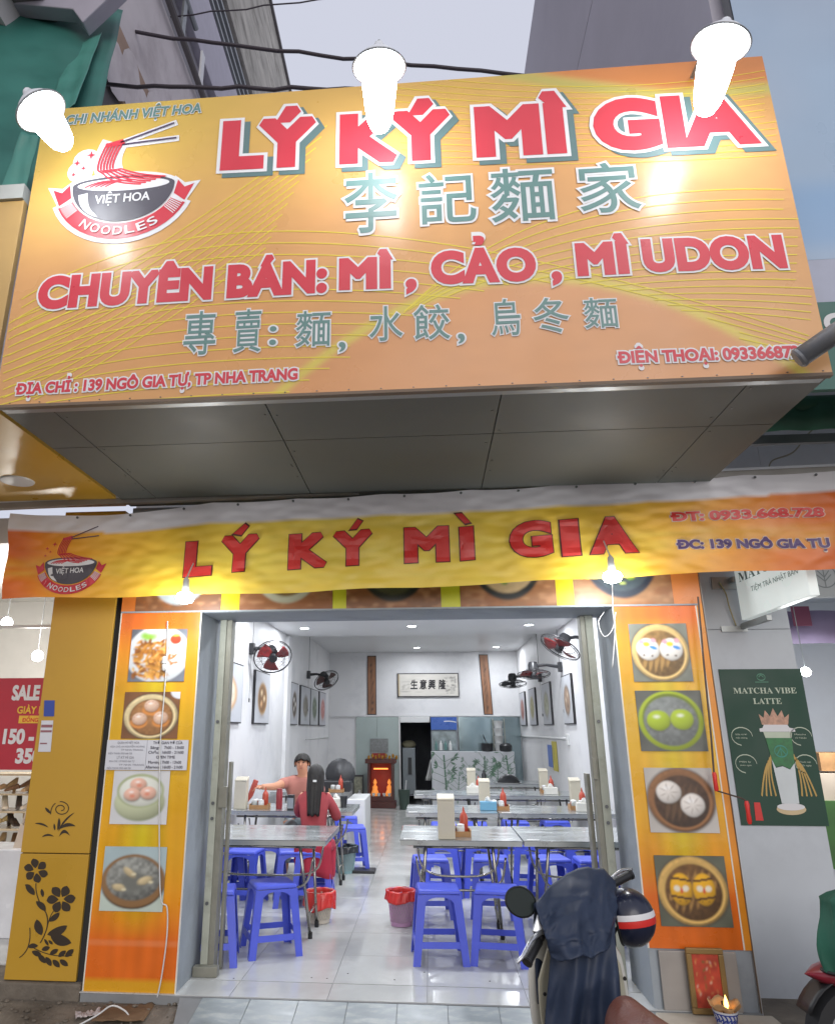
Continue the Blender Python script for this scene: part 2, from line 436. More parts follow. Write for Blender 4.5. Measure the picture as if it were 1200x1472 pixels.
# shop interior shell
m_wall = mat('white_wall_paint', hx('d3d3d4'), rough=.55, var=.045, vs=1.2, bump=.06, bs=60, stain=.28, stain_col=hx('9a9ca2'), ss=1.7)
m_ceil = mat('ceiling_paint', hx('d0d1d2'), rough=.42, var=.03, vs=1)
structure('left_shop_wall', MB().box(XL - .15, XL, 5.5, YB + .2, -.1, 3.4).box(XL - .01, XL + .05, 11.3, 11.62, 0, 2.96), m_wall)
structure('right_shop_wall', MB().box(XR, XR + .15, 5.5, YB + .2, -.1, 3.4), m_wall)
bw = MB().box(XL, -.66, YB, YB + .15, 0, 1.83).box(.02, XR, YB, YB + .15, 0, 1.83).box(XL, XR, YB, YB + .15, 1.83, 3.4)
bw.box(XL, XR, YB - .035, YB - .004, 1.81, 1.84)
structure('back_shop_wall', bw, m_wall)
structure('shop_ceiling', MB().box(XL, XR, 5.5, 11.55, 2.97, 3.4).box(XL, XR, 11.55, YB, 3.2, 3.4), m_ceil)
m_dark = mat('kitchen_wall', hx('6a6e74'), rough=.8, var=.15)
kt = MB().box(-.9, .4, 19, 19.1, 0, 2).box(-.95, -.9, YB + .15, 19, 0, 2).box(.4, .45, YB + .15, 19, 0, 2).box(-.95, .45, YB + .15, 19.1, 2, 2.1)
structure('kitchen_walls', kt, m_dark)

# ---- facade pillars, lintel
m_grey = mat('grey_pillar_paint', hx('969da3'), rough=.6, var=.1, vs=3, bump=.15, bs=30, stain=.3, stain_col=hx('5b5f64'), ss=2)
def pillar(x0, x1, label):
    t = thing('shop_pillar', label, 'pillar', ((x0 + x1) / 2, YF + .25, -.05), group=None)
    part('shaft', MB().box(x0, x1, YF, YF + .5, -.06, 3.14), m_grey, t, world=True, bevel=.006)
    return t
pilL = pillar(-2.19, -1.6, 'grey painted pillar left of the shop opening, wrapped in an orange food banner')
pilR = pillar(1.256, 1.845, 'grey painted pillar right of the shop opening, wrapped in an orange food banner')
lt = thing('lintel', 'grey beam over the shop opening behind the strip of bowl pictures', 'beam', (0, YF + .25, 2.34))
part('beam', MB().box(-1.6, 1.256, YF, YF + .5, 2.34, 3.14), m_grey, lt, world=True, bevel=.005)
# upper storey wall standing back above the canopy and the two neighbours' party walls
m_lav = mat('weathered_render', hx('a29ea3'), rough=.8, var=.12, vs=2, bump=.3, bs=12, stain=.45, stain_col=hx('77727a'), ss=1.1)
m_uwall = mat('upper_wall_render', hx('8f8f92'), rough=.8, var=.1, vs=2)

# ---- canopy: soffit of boards under the sign box
can = thing('canopy', 'grey panelled canopy box carrying the big signboard over the pavement', 'canopy', (-.14, 4.1, ZS))
m_board = mat('soffit_board', hx('585b58'), rough=.6, var=.08, vs=1.5, stain=.25, stain_col=hx('65645f'), ss=1.2)
part('canopy_frame', MB().box(-2.2, 1.93, 3.26, 4.98, ZS + .03, ZS + .09), mat('dark_gap', hx('2b2b2b'), rough=.9), can, world=True)
xs = [-2.2, -1.93, -.80, .40, 1.58, 1.93]; ys = [3.225, 3.80, 4.98]
for i in range(5):
    for j in range(2):
        b = part('soffit_board', MB().box(xs[i] + .003, xs[i + 1] - .003, ys[j] + .003, ys[j + 1] - .003, ZS + .004, ZS + .028), m_board, can, world=True)
b = MB()
for i in range(30):
    b.lathe([(.006, 0), (.006, .003)], 6, Matrix.Translation((random.choice(xs[1:5]) + random.choice((-.03, .03)), random.uniform(3.3, 4.9), ZS + .001)))
o = part('screw', b, mat('dull_steel', hx('6d6f70'), rough=.4, metal=.8), can, world=True, kind='stuff')

# ============================================================ BIG SIGNBOARD
SX0, SX1, SZ0, SZ1 = -2.20, 1.925, 3.14, 5.09
sg = thing('signboard', 'large orange and yellow shop signboard with red lettering and bowl logo above the canopy', 'signboard', (-.14, YS + .06, SZ0))
part('sign_frame', MB().box(SX0 + .01, SX1 - .01, YS + .01, YS + .10, SZ0 + .002, SZ1 - .01), mat('galvanised_steel', hx('8d9092'), rough=.45, metal=.7), sg, world=True)
part('edge_strip', MB().box(SX0, SX1, YS - .004, YS + .03, SZ0 - .012, SZ0 + .004), mat('brown_trim', hx('6b5a4a'), rough=.6), sg, world=True)
# printed sheet
P = Pic(220, 104, 'cf9654')
u, v = P.x, P.y
yel = np.clip(1.15 - np.hypot((u - .02) / .55, (v - 1.02) / .55), 0, 1) ** 1.2
P.mix(np.clip(yel * 1.1, 0, .95), 'cfae34')
P.mix(np.clip(.75 - np.hypot((u - .62) / .45, (v - 1.0) / .33), 0, .6), 'cba63c')
P.mix(np.clip(.6 - np.hypot((u - .25) / .4, (v - .2) / .3), 0, .5), 'd6924a')
P.mix(np.clip(.9 - np.hypot((u - .95) / .12, (v - .92) / .22), 0, .45), 'c4952a')
hill = .30 - ((u - .665) / .30) ** 2 * .30
P.mix(np.clip((hill - v) * 90, 0, 1), 'cf8e50')
P.mix(np.clip(1 - np.abs(v - hill - .012) / .022, 0, 1) ** .8 * ((u > .3) & (u < .98)), 'cfc23c')
sw = 1.06 - .16 * np.clip((u - .62) / .25, 0, 1) ** .8 + .0 * u
P.mix(np.clip((v - sw) * 60, 0, 1) * (u > .66), 'c8782c')
P.mix(np.clip(1 - np.abs(v - sw + .018) / .03, 0, 1) ** .8 * (u > .62), 'b3ab4c')
P.grain(.03, 40)
lum_ = P.a.mean(2, keepdims=True); P.a = (P.a * .92 + lum_ * .08) * .96
SW, SH = SX1 - SX0, SZ1 - SZ0
m_vinyl = mat('sign_vinyl', (1, 1, 1), rough=.30, var=.02, vs=2, attr='print', coat=.15)
photo('printed_sheet', P, SX0, SX1, SZ0, SZ1, sheetY(YS), sg, m_vinyl)
def su(px, py): p = onY(px, py, YS); return (p[0], p[2])
# printed fan of curved lines
L = []
for k in range(15):
    t = k / 14
    a = su(-5, 455 + 150 * t); c = su(300 + 40 * t, 300 + 290 * t - 40 * (1 - t)); e = su(1190, 560 - 60 * (1 - t) + 30 * t)
    a2 = su(-5, 455 + 120 * t + 25 * math.sin(k)); 
    L.append(strip2d([q for q in bez(a, su(330, 205 + 330 * t), su(1215 - 20 * t, 500 + 75 * t), 40) if SX0 < q[0] < SX1 and SZ0 < q[1] < SZ1], .0058))
for k in range(16):
    t = k / 15
    L.append(strip2d([q for q in bez(su(430 + 150 * t, 560 - 110 * t), su(760 + 30 * t, 395 - 160 * t + 150 * t * (1 - t)), su(1240, 470 - 190 * t), 40) if SX0 < q[0] < SX1 and SZ0 < q[1] < SZ1], .0058))
for k in range(12):
    t = k / 11
    L.append(strip2d([q for q in bez(su(-10, 470 + 12 * k), su(160, 420 + 10 * k), su(470 - 8 * k, 180 + 16 * k), 24) if SX0 < q[0] < SX1 and SZ0 < q[1] < SZ1], .0058))
for k in range(14):
    t = k / 13
    L.append(strip2d([q for q in bez(su(560 + 20 * t, 105 + 130 * t), su(900, 150 + 90 * t), su(1150, 90 + 130 * t), 30) if SX0 < q[0] < SX1 and SZ0 < q[1] < SZ1 - .004], .0038))
def hillv(x): u_ = (x - SX0) / SW; return SZ0 + SH * (.30 - ((u_ - .665) / .30) ** 2 * .30)
def above(l):
    v_, f_ = l; return (v_, [q for q in f_ if v_[q[0]][1] > hillv(v_[q[0]][0]) - .004])
L = [above(l) for l in L if l[1]]; L = [l for l in L if l[1]]
V, Fc = union2d(*join2d(L))
m_line = mat('printed_yellow_line', hx('d9c63c'), rough=.35, var=.02)
flat('printed_line', V, Fc, m_line, sg, sheetY(YS - .0015), kind='stuff')

m_red = mat('printed_red', hx('c23341'), rough=.35, var=.02)
m_white = mat('printed_white', hx('d6d6d8'), rough=.4, var=.02)
m_teal = mat('printed_teal', hx('5c807c'), rough=.4, var=.02)
m_char = mat('printed_charcoal', hx('4a4750'), rough=.4, var=.02)
m_shadow = mat('printed_slate', hx('587272'), rough=.4, var=.02)
def sign_text(s, p0, p1, hpx, bold, outl, mcol, parent=sg, Y=YS, shadow=None, shear=0, base=.003, lab=None, spacing=1.):
    """p0,p1 = pixels of the baseline's left and right end, hpx = pixel y of the capital top at p0"""
    a = onY(*p0, Y); b = onY(*p1, Y); top = onY(p0[0], hpx, Y)
    hc = top[2] - a[2]; slope = (b[2] - a[2]) / (b[0] - a[0])
    if outl:
        if shadow:
            V, Fc = words(s, a[0], b[0], a[2], hc, bold, shear, slope, spacing, outl - bold)
            flat('lettering_shadow', [(x + shadow[0], y + shadow[1]) for x, y in V], Fc, m_shadow, parent, sheetY(Y - base))
        V, Fc = words(s, a[0], b[0], a[2], hc, bold, shear, slope, spacing, outl - bold)
        flat('lettering_outline', V, Fc, m_white, parent, sheetY(Y - base - .0015))
    V, Fc = words(s, a[0], b[0], a[2], hc, bold, shear, slope, spacing)
    flat('lettering', V, Fc, mcol, parent, sheetY(Y - base - .003), label=lab)
sign_text('LÝ KÝ MÌ GIA', (316, 246), (1090, 207), 172, .064, .108, m_red, spacing=1.05, shadow=(.035, -.03), lab='biggest red letters, outlined white with a slate shadow')
for ch, x0, y0, x1, yt in (('李', 492, 328, 575, 254), ('記', 600, 316, 688, 254), ('麵', 704, 312, 802, 246), ('家', 832, 300, 925, 238)):
    sign_text(ch, (x0 + 3, y0 + 2), (x1 - 3, y0 - 3), yt + 8, .008, .045, m_teal, lab='large teal Chinese character')
sign_text('CHUYÊN BÁN:', (52, 446), (470, 421), 397, .064, .108, m_red, spacing=1.05, shear=0)
sign_text('MÌ', (487, 418), (563, 415), 370, .064, .108, m_red, spacing=1.05)
sign_text(',', (583, 416), (599, 414), 370, .064, .108, m_red, spacing=1.05)
sign_text('CẢO', (620, 410), (772, 404), 360, .064, .108, m_red, spacing=1.05)
sign_text(',', (793, 404), (808, 403), 360, .064, .108, m_red, spacing=1.05)
sign_text('MÌ', (830, 398), (906, 394), 348, .064, .108, m_red, spacing=1.05)
sign_text('UDON', (926, 392), (1132, 386), 342, .064, .108, m_red, spacing=1.05)
for ch, x0, y0, x1, yt in (('專', 260, 507, 312, 452), ('賣', 332, 503, 378, 449), ('麵', 422, 496, 478, 450), ('水', 528, 488, 582, 443), ('餃', 592, 486, 650, 441),
                           ('烏', 704, 480, 752, 433), ('冬', 765, 476, 822, 431), ('麵', 838, 470, 892, 430)):
    sign_text(ch, (x0 + 3, y0 - 1), (x1 - 3, y0 - 3), yt + 5, .006, .038, m_teal)
for ch, x0, y0, x1, yt in ((':', 387, 494, 397, 455), (',', 487, 498, 497, 460), (',', 658, 486, 668, 448)):
    sign_text(ch, (x0, y0 + 2), (x1, y0 + 2), yt, .01, .05, m_teal)
sign_text('ĐỊA CHỈ : 139 NGÔ GIA TỰ, TP NHA TRANG', (24, 568), (428, 546), 551, .045, .14, m_red)
sign_text('ĐIỆN THOẠI: 0933668728', (890, 523), (1163, 514), 505, .045, .14, m_red)
sign_text('CHI NHÁNH VIỆT HOA', (94, 180), (289, 162), 166, .03, .075, m_teal, shear=.12)

# ---- bowl logo drawn as flat print; s = half width of the bowl
def logo(parent, fn, cx, cy, s, outline, cut=0, slope=0., zs=1.):
    def T(pts): return [(cx + x * s, cy + y * s * zs + slope * x * s) for x, y in pts]
    def lay(k): return (lambda u, v: fn(u, v, k))
    def put(name, polys, m, k): V, Fc = union2d(*join2d(polys)); flat(name, T(V), Fc, m, parent, lay(k), cut)
    arc = lambda r, ry, a0, a1, n=24, c=(0, 0): [(c[0] + r * cos(radians(a0 + (a1 - a0) * i / n)), c[1] + ry * sin(radians(a0 + (a1 - a0) * i / n))) for i in range(n + 1)]
    body = arc(1, .82, 180, 360) + arc(1, .2, 0, -180, 16)[1:-1]
    rim = arc(1, .2, 0, 360, 36)[:-1]; inner = arc(.9, .14, 0, 360, 36)[:-1]
    rib_o = arc(1.22, 1.12, 200, 340, 24, (0, .02)); rib_i = arc(1.02, .82, 340, 200, 24, (0, .0))
    def band(a0, a1, r0, ry0, r1, ry1): 
        A = arc(r0, ry0, a0, a1, 16, (0, 0)); B = arc(r1, ry1, a0, a1, 16, (0, 0)); 
        return (A + B, [(i, i + 1, i + 18, i + 17) for i in range(16)])
    ribbon = band(203, 337, 1.04, .86, 1.34, 1.20)
    fl_l = tri2d([(-1.22, -.42), (-1.38, -.05), (-1.2, -.12), (-1.06, .05), (-1.0, -.25)]); fl_r = tri2d([(1.22, -.42), (1.38, -.05), (1.2, -.12), (1.06, .05), (1.0, -.25)])
    stick = [strip2d([(-.16, .98), (.88, 1.38)], .035), strip2d([(-.12, .93), (.95, 1.02)], .035)]
    noodle = []
    for k in range(6):
        o = k * .062
        noodle.append(strip2d(bez((-.42 + o, .98), (-.62 + o * .9, .45), (-.52 + o, .3), 8) [:-1] + bez((-.42 + o * 1.1, .26 + .02 * k), (-.25 + o * 1.6, .02 + .035 * k), (.35 + o * 1.5, -.02 + .03 * k), 10), .034))
    for k in range(5):
        noodle.append(strip2d(bez((-.75 + k * .1, -.04 + .0 * k), (-.5 + k * .1, .12), (-.15 + k * .08, .08), 8), .03))
    top = tri2d([(-.46, .96), (-.12, 1.06), (-.06, .93), (-.44, .88)])
    star = []
    for (x, y, r) in ((-.72, .72, .10), (-.98, .55, .08), (-.84, .42, .06), (-1.02, .28, .06)):
        star.append(tri2d([q for i in range(4) for q in ((x + r * cos(i * pi / 2), y + r * sin(i * pi / 2)), (x + r * .3 * cos(i * pi / 2 + pi / 4), y + r * .3 * sin(i * pi / 2 + pi / 4)))]))
    if outline:
        w = [ngon(arc(1.1, .96, 180, 360) + arc(1.1, .3, 0, 180, 16)[1:-1]), strip2d([(-.16, .98), (.93, 1.4)], .14), strip2d([(-.12, .93), (1.0, 1.02)], .14),
             strip2d(bez((-.28, 1.0), (-.5, .5), (-.2, .1), 10), .55), band(200, 340, 1.0, .8, 1.43, 1.30), ngon(arc(.28, .28, 0, 360, 16, (-.8, .6))), ngon(arc(.26, .26, 0, 360, 16, (-.9, .36)))]
        w += [tri2d([(-1.2, -.52), (-1.5, .02), (-1.2, -.02), (-1.0, .15), (-.9, -.25)]), tri2d([(1.2, -.52), (1.5, .02), (1.2, -.02), (1.0, .15), (.9, -.25)])]
        put('logo_outline', w, m_white, 0)
    put('logo_ribbon', [ribbon, fl_l, fl_r], m_red, 1)
    put('logo_bowl', [ngon(body), ngon(rim)], m_char, 2)
    put('logo_bowl_inside', [ngon(inner), tri2d(bez((-.86, -.2), (-.82, -.6), (-.42, -.72), 8) + bez((-.5, -.62), (-.66, -.5), (-.68, -.16), 8))], m_white, 3)
    put('logo_noodles', noodle + [top] + star, m_red, 4)
    put('logo_chopsticks', stick, mat('printed_plum', hx('4b3a56'), rough=.4, var=.02), 4)
    V, Fc = words('VIỆT HOA', -.52, .55, -.42, .2, .02, .0, .03)
    flat('lettering', T(V), Fc, m_white, parent, lay(4), cut)
    V, Fc = words('-', -.0, .08, -.40, .2, .0)
    letters = []
    for i, chh in enumerate('NOODLES'):
        a = radians(270 - 33 + 66 * i / 6); V, Fc = words(chh, -.09, .09, -.085, .19, .015)
        ca = (a + pi / 2); V = [(1.19 * cos(a) + x * cos(ca) - y * sin(ca), 1.03 * sin(a) + x * sin(ca) + y * cos(ca)) for x, y in V]
        letters.append((V, Fc))
    put('lettering', letters, m_white, 4)
    t = [strip2d([(sx_ * (1.06 + .0 * q) * cos(radians(24 + q * 2.2)), -(.88) * sin(radians(24 + q * 2.2))), (sx_ * 1.3 * cos(radians(24 + q * 2.2)), -1.16 * sin(radians(24 + q * 2.2)))], .018) for sx_ in (-1, 1) for q in range(7)]
    put('logo_ribbon_hatch', t[:7], m_white, 4); put('logo_ribbon_hatch', t[7:], m_white, 4)
a = onY(106, 265, YS); b = onY(252, 258, YS)
logo(sg, lambda u, v, k: (u, YS - .003 - .0014 * k, v), (a[0] + b[0]) / 2, (a[2] + b[2]) / 2 - .02, (b[0] - a[0]) / 2, True, slope=(b[2] - a[2]) / (b[0] - a[0]) * .6, zs=1.02)
# staples along the edges of the sheet
b = MB()
for i in range(26):
    x = SX0 + .08 + i * .16; b.box(x, x + .008, YS - .004, YS, SZ0 + .012, SZ0 + .015)
part('staple', b, MATS['dull_steel'], sg, world=True, kind='stuff')

# ============================================================ FLOODLIGHTS over the sign
m_bulb = mat('lit_bulb', (1, 1, 1), emit=24, ecol=(.93, .97, 1.0), var=0)
m_enamel = mat('white_enamel', hx('dcdfe4'), rough=.3, var=.02)
m_gal = MATS['galvanised_steel']
def floodlight(px, py, ty, label):
    head = Vector(onY(px, py, 2.78)); tip = Vector(onY(*ty, 2.84))
    t = thing('floodlight', label, 'floodlight', head, group='floodlights over the signboard')
    d = (tip - head).normalized(); Rm = d.to_track_quat('Z', 'Y').to_matrix().to_4x4()
    M = Matrix.Translation(head - d * .09) @ Rm
    part('reflector', MB().lathe([(.022, -.04), (.034, -.01), (.07, .02), (.10, .05), (.122, .085), (.125, .095), (.120, .093), (.098, .052), (.06, .026), (.02, .01)], 32, M, caps=False), m_enamel, t, world=True, smooth=True)
    part('rim', MB().tube([M @ Vector((.132 * cos(2 * pi * i / 32), .132 * sin(2 * pi * i / 32), .096)) for i in range(33)], .006, 6, caps=False), m_gal, t, world=True, smooth='all')
    L = (tip - head).length
    part('bulb', MB().lathe([(.02, -.07), (.035, -.05), (.07, -.01), (.086, .03), (.084, L * .35), (.074, L * .6), (.062, L * .82), (.042, L * .94), (.004, L)], 22, Matrix.Translation(head) @ Rm), m_bulb, t, world=True, smooth=True)  # bulb shape made long and wide to include the lamp's glare streak
    back = head - d * .14
    part('arm', MB().tube([(back.x, YS + .05, SZ1 - .06), (back.x, YS + .05, back.z + .06), (back.x, YS, back.z + .12), (back.x, 2.9, back.z + .10), back], .011, 8), m_gal, t, world=True, smooth=True)
    ld = bpy.data.lights.new('flood_glow', 'SPOT'); ld.energy = 7; ld.spot_size = radians(125); ld.spot_blend = .9; ld.color = (.93, .97, 1); ld.shadow_soft_size = .08
    lo = bpy.data.objects.new('flood_glow', ld); col.objects.link(lo); lo.parent = t; lo.location = (0, -.16, -.12)
    lo.rotation_euler = (Vector((0, .62, -.35))).to_track_quat('-Z', 'Y').to_euler()
floodlight(58, 158, (96, 212), 'leftmost lit floodlight at the corner of the signboard beside the bowl logo')
floodlight(545, 95, (546, 190), 'middle lit floodlight shining over the second word of the signboard')
floodlight(1036, 62, (1012, 165), 'rightmost lit floodlight shining over the last letters of the signboard')

# ============================================================ CLOTH BANNER
BY = 4.76
def bsurf(x, z):
    t = (x + 3.05) / 5.85; s = (3.1 - z) / .65
    w = .006 * sin(x * 9 + z * 14) * s + .006 * mnoise.noise(Vector((x * 2.2, 3, z * 7))) + .006 * mnoise.noise(Vector((x * 9, 1, z * 22))) + .018 * mnoise.noise(Vector((x * 1.1, 8, z)))
    w += .022 * sin((x + z * 1.6) * 10) * math.exp(-max(0, x + 3.0) * 2.2) + .015 * sin((x - z) * 12) * math.exp(-max(0, 2.8 - x) * 3)
    return w * .8 - .03 * s * s
def bfn(u, v, k=0): return (u, BY - .004 * k + bsurf(u, v), v)
ban = thing('cloth_banner', 'long yellow and orange cloth banner with red lettering stretched across the shop opening', 'banner', (-.1, BY, 2.5))
cTL, cBL, cTR, cBR = onY(15, 738, BY), onY(5, 862, BY), onY(1204, 676, BY), onY(1204, 818, BY)
def btop(t):
    z = cTL[2] + (cTR[2] - cTL[2]) * t
    s = -.05 * sin(min(t / .26, 1) * pi) if t < .26 else -.012 * abs(sin((t - .26) / .74 * pi * 7))
    return z + s
def bbot(t): return cBL[2] + (cBR[2] - cBL[2]) * t - .028 * sin(pi * min(t * 1.25, 1)) + .006 * sin(t * 31)
P = Pic(360, 44, 'e8822e')
u, v = P.x, P.y
P.mix(np.clip(1.25 - np.abs((u - .47) / .42) ** 2.2, 0, 1), 'f2c93c')
P.mix(np.clip(.8 - np.abs((u - .45) / .25) ** 2, 0, .6) * (.5 + .8 * P.nz(30, 4)), 'ead65c')
P.mix(np.clip((.07 - u) * 12, 0, .6), 'd2591f'); P.mix(np.clip((u - .93) * 9, 0, .6), 'c9541f')
P.mix(np.clip((.16 - np.abs(v - .35)) * 4, 0, .35) * (.3 + P.nz(40, 9)), 'dcc84a')
P.grain(.04, 60)
P.a[v > .795 - .03 * np.sin(u * 3)] = np.array(hx('e4e2e6')); P.grain(.04, 50, 8)
def bq(U, V_):
    x0 = cTL[0] + (cTR[0] - cTL[0]) * U; x1 = cBL[0] + (cBR[0] - cBL[0]) * U; x = x1 + (x0 - x1) * V_
    z = bbot(U) + (btop(U) - bbot(U)) * V_; return bfn(x, z)
m_bancloth = mat('banner_cloth', (1, 1, 1), rough=.4, var=.02, vs=4, attr='print', bump=.14, bs=9)
photo('cloth', P, 0, 1, 0, 1, bq, ban, m_bancloth)
m_rb = mat('banner_red', hx('cf2f2a'), rough=.35, var=.03); m_ro = mat('banner_maroon', hx('5d2a22'), rough=.4); m_pur = mat('banner_purple', hx('4b2f6b'), rough=.4, var=.03)
m_bw = mat('banner_white', hx('e0c9b8'), rough=.4)
def ban_text(s, p0, p1, hpx, bold, outl, mc, mo, spacing=1.):
    a = onY(*p0, BY); b = onY(*p1, BY); top = onY(p0[0], hpx, BY); hc = top[2] - a[2]; sl = (b[2] - a[2]) / (b[0] - a[0])
    V, Fc = words(s, a[0], b[0], a[2], hc, bold, 0, sl, spacing, outl - bold); flat('lettering_outline', V, Fc, mo, ban, lambda u, v: bfn(u, v, 1), .05)
    V, Fc = words(s, a[0], b[0], a[2], hc, bold, 0, sl, spacing); flat('lettering', V, Fc, mc, ban, lambda u, v: bfn(u, v, 2), .05)
for wd, x0, y0, x1, y1, yt in (('L', 265, 831, 305, 828, 778), ('Y', 316, 825, 372, 821, 770), ('K', 415, 820, 471, 816, 767), ('Y', 478, 816, 536, 812, 763), ('M', 582, 811, 646, 808, 757),
                           ('I', 662, 807, 682, 805, 756), ('G', 734, 804, 795, 799, 750), ('I', 808, 801, 834, 799, 746), ('A', 850, 798, 914, 795, 743)):
    ban_text(wd, (x0, y0), (x1, y1), yt, .06, .078, m_rb, m_ro)
for pts in ([(336, 768), (353, 754), (358, 758), (348, 770)], [(503, 762), (514, 747), (521, 750), (513, 761)], [(654, 739), (664, 738), (676, 751), (668, 753)]):
    q = [onY(*p, BY) for p in pts]; poly = [(p[0], p[2]) for p in q]; c0 = (sum(p[0] for p in poly) / 4, sum(p[1] for p in poly) / 4)
    V, Fc = tri2d([(c0[0] + (x - c0[0]) * 1.25, c0[1] + (y - c0[1]) * 1.3) for x, y in poly]); flat('lettering_outline', V, Fc, m_ro, ban, lambda u, v: bfn(u, v, 1))
    V, Fc = tri2d(poly); flat('lettering', V, Fc, m_rb, ban, lambda u, v: bfn(u, v, 2))
ban_text('ĐT: 0933.668.728', (966, 750), (1185, 743), 736, .05, .10, m_rb, m_bw)
ban_text('ĐC: 139 NGÔ GIA TỤ', (974, 790), (1190, 789), 776, .05, .10, m_pur, m_bw)
a = onY(66, 812, BY); b = onY(141, 807, BY)
logo(ban, lambda u, v, k: bfn(u, v, .8 + .3 * k), (a[0] + b[0]) / 2, (a[2] + b[2]) / 2, (b[0] - a[0]) / 2, False, cut=.05, slope=.0)
b = MB()
for i in range(14):
    t = .09 + i * .068; p = bq(min(t, 1), .97); b.lathe([(.009, 0), (.009, .006), (.004, .01)], 8, Matrix.Translation((p[0], p[1] - .012, p[2] + .0)) @ Matrix.Rotation(pi / 2, 4, 'X'))
part('screw', b, MATS['dull_steel'], ban, world=True, kind='stuff')
# white tube the banner hangs from
rail = thing('banner_rail', 'white metal rail running along the top of the cloth banner', 'rail', (0, 4.9, 3.1))
ra, rb = onY(-40, 724, BY + .06), onY(1240, 668, BY + .06)
part('rail_channel', MB().hexa([(ra[0], BY + .04, ra[2] - .055), (rb[0], BY + .04, rb[2] - .05), (rb[0], BY + .09, rb[2] - .05), (ra[0], BY + .09, ra[2] - .055)], [(ra[0], BY + .04, ra[2]), (rb[0], BY + .04, rb[2]), (rb[0], BY + .09, rb[2]), (ra[0], BY + .09, ra[2])]),
     mat('rail_white', hx('a5a19c'), rough=.4, metal=.3), rail, world=True, bevel=.004)
part('rail_lip', MB().hexa([(ra[0], BY + .03, ra[2] - .012), (rb[0], BY + .03, rb[2] - .012), (rb[0], BY + .035, rb[2] - .012), (ra[0], BY + .035, ra[2] - .012)], [(ra[0], BY + .03, ra[2] + .006), (rb[0], BY + .03, rb[2] + .006), (rb[0], BY + .035, rb[2] + .006), (ra[0], BY + .035, ra[2] + .006)]),
     m_enamel, rail, world=True)
# ============================================================ FOOD BANNERS ON THE PILLARS
def steam(P, cx, cy, r, wood, dark, inner=None, asp=1.):
    P.ell(cx, cy, r * 1.06, r * 1.06 * asp, '4a4038', .1).ell(cx, cy, r, r * asp, wood, .05, form=.5, tex=.15).ell(cx + .005, cy - .01, r * .9, r * .9 * asp, wood, .03, form=-.4)
    P.ell(cx + .01, cy - .02, r * .83, r * .83 * asp, dark, .06, form=.5, tex=.3)
    if inner: P.ell(cx + .01, cy - .02, r * .8, r * .8 * asp, inner, .1, form=.3, tex=.2)
def slats(P, cx, cy, r, c, a, b, n=6):
    for k in range(n):
        o = (k - (n - 1) / 2) * r * .26; L = sqrt(max(.0, (r * .8) ** 2 - o * o))
        P.ell(cx + o * .95, cy + o * .25, r * .09, L, c, .3, rot=-14)
def bun(P, x, y, r, c, sx_=1., form=.5): P.ell(x, y - .03, r * 1.1 * sx_, r * 1.02, '3a2c1e', .5).ell(x, y, r * sx_, r, c, .12, form=form, wob=.05, seed=int(x * 99)).ell(x - .02, y + r * .35, r * .4 * sx_, r * .25, 'ffffff', 1.2)
N = 64
def pic_plain():
    P = Pic(N, N, '7c7f74').grain(.2, 7); steam(P, .5, .5, .5, 'd8b878', '8a6a3c'); slats(P, .5, .45, .42, 'b08a50', 0, 0)
    for x in (.3, .7):
        bun(P, x, .55, .2, 'eeebe4', 1.05); P.ell(x - .1, .68, .06, .05, 'e8a6b4', .4).ell(x + .1, .7, .06, .05, 'e8a6b4', .4).ell(x - .02, .64, .07, .05, 'f2cf3a', .3).ell(x + .09, .58, .08, .035, '3f8fd8', .3, rot=-20).ell(x - .08, .45, .025, .02, '6a5a50', .3).ell(x + .06, .44, .025, .02, '6a5a50', .3)
    return P
def pic_lime():
    P = Pic(N, N, '5d5f58').grain(.25, 6); P.ell(.5, .5, .5, .5, 'a6b822', .04, form=.4).ell(.5, .52, .44, .44, '6e7d22', .05).ell(.5, .49, .42, .42, '7f8482', .06, form=.4, tex=.2)
    bun(P, .31, .5, .18, 'a9bf2c', 1.05); bun(P, .67, .52, .18, 'a9bf2c', 1.05)
    return P
def pic_bao():
    P = Pic(N, N, 'b9b4ae').grain(.12, 5); steam(P, .5, .5, .5, '8a5f3a', '4d3524'); slats(P, .5, .45, .4, '5f4630', 0, 0, 5)
    for x, y in ((.33, .62), (.66, .42)):
        bun(P, x, y, .19, 'e3ddd6')
        for q in range(7): P.ell(x + .09 * cos(q * .9), y + .09 * sin(q * .9), .012, .08, 'a99f96', .8, rot=q * 51 + 90)
    return P
def pic_bee():
    P = Pic(N, N, '5f6152').grain(.2, 6); steam(P, .5, .5, .5, 'cfa85f', '6b4a26'); slats(P, .5, .5, .42, 'a87f45', 0, 0, 7)
    for x in (.34, .66):
        P.ell(x, .5, .19, .26, '3f2a14', .4); P.ell(x, .52, .165, .24, 'e3a91e', .1, form=.5)
        for y in (.66, .4): P.mix(((np.abs(P.y - y - .02 * np.sin(P.x * 9)) < .016) & (np.hypot((P.x - x) / .165, (P.y - .52) / .24) < 1)).astype(float), '4a2f16')
        P.ell(x - .06, .53, .055, .05, 'e8dfc8', .3, rot=-30).ell(x + .06, .53, .055, .05, 'e8dfc8', .3, rot=30).ell(x, .5, .02, .05, 'd2472e', .3)
        P.ell(x - .04, .35, .012, .012, '2a1a10', .5).ell(x + .05, .35, .012, .012, '2a1a10', .5)
    return P
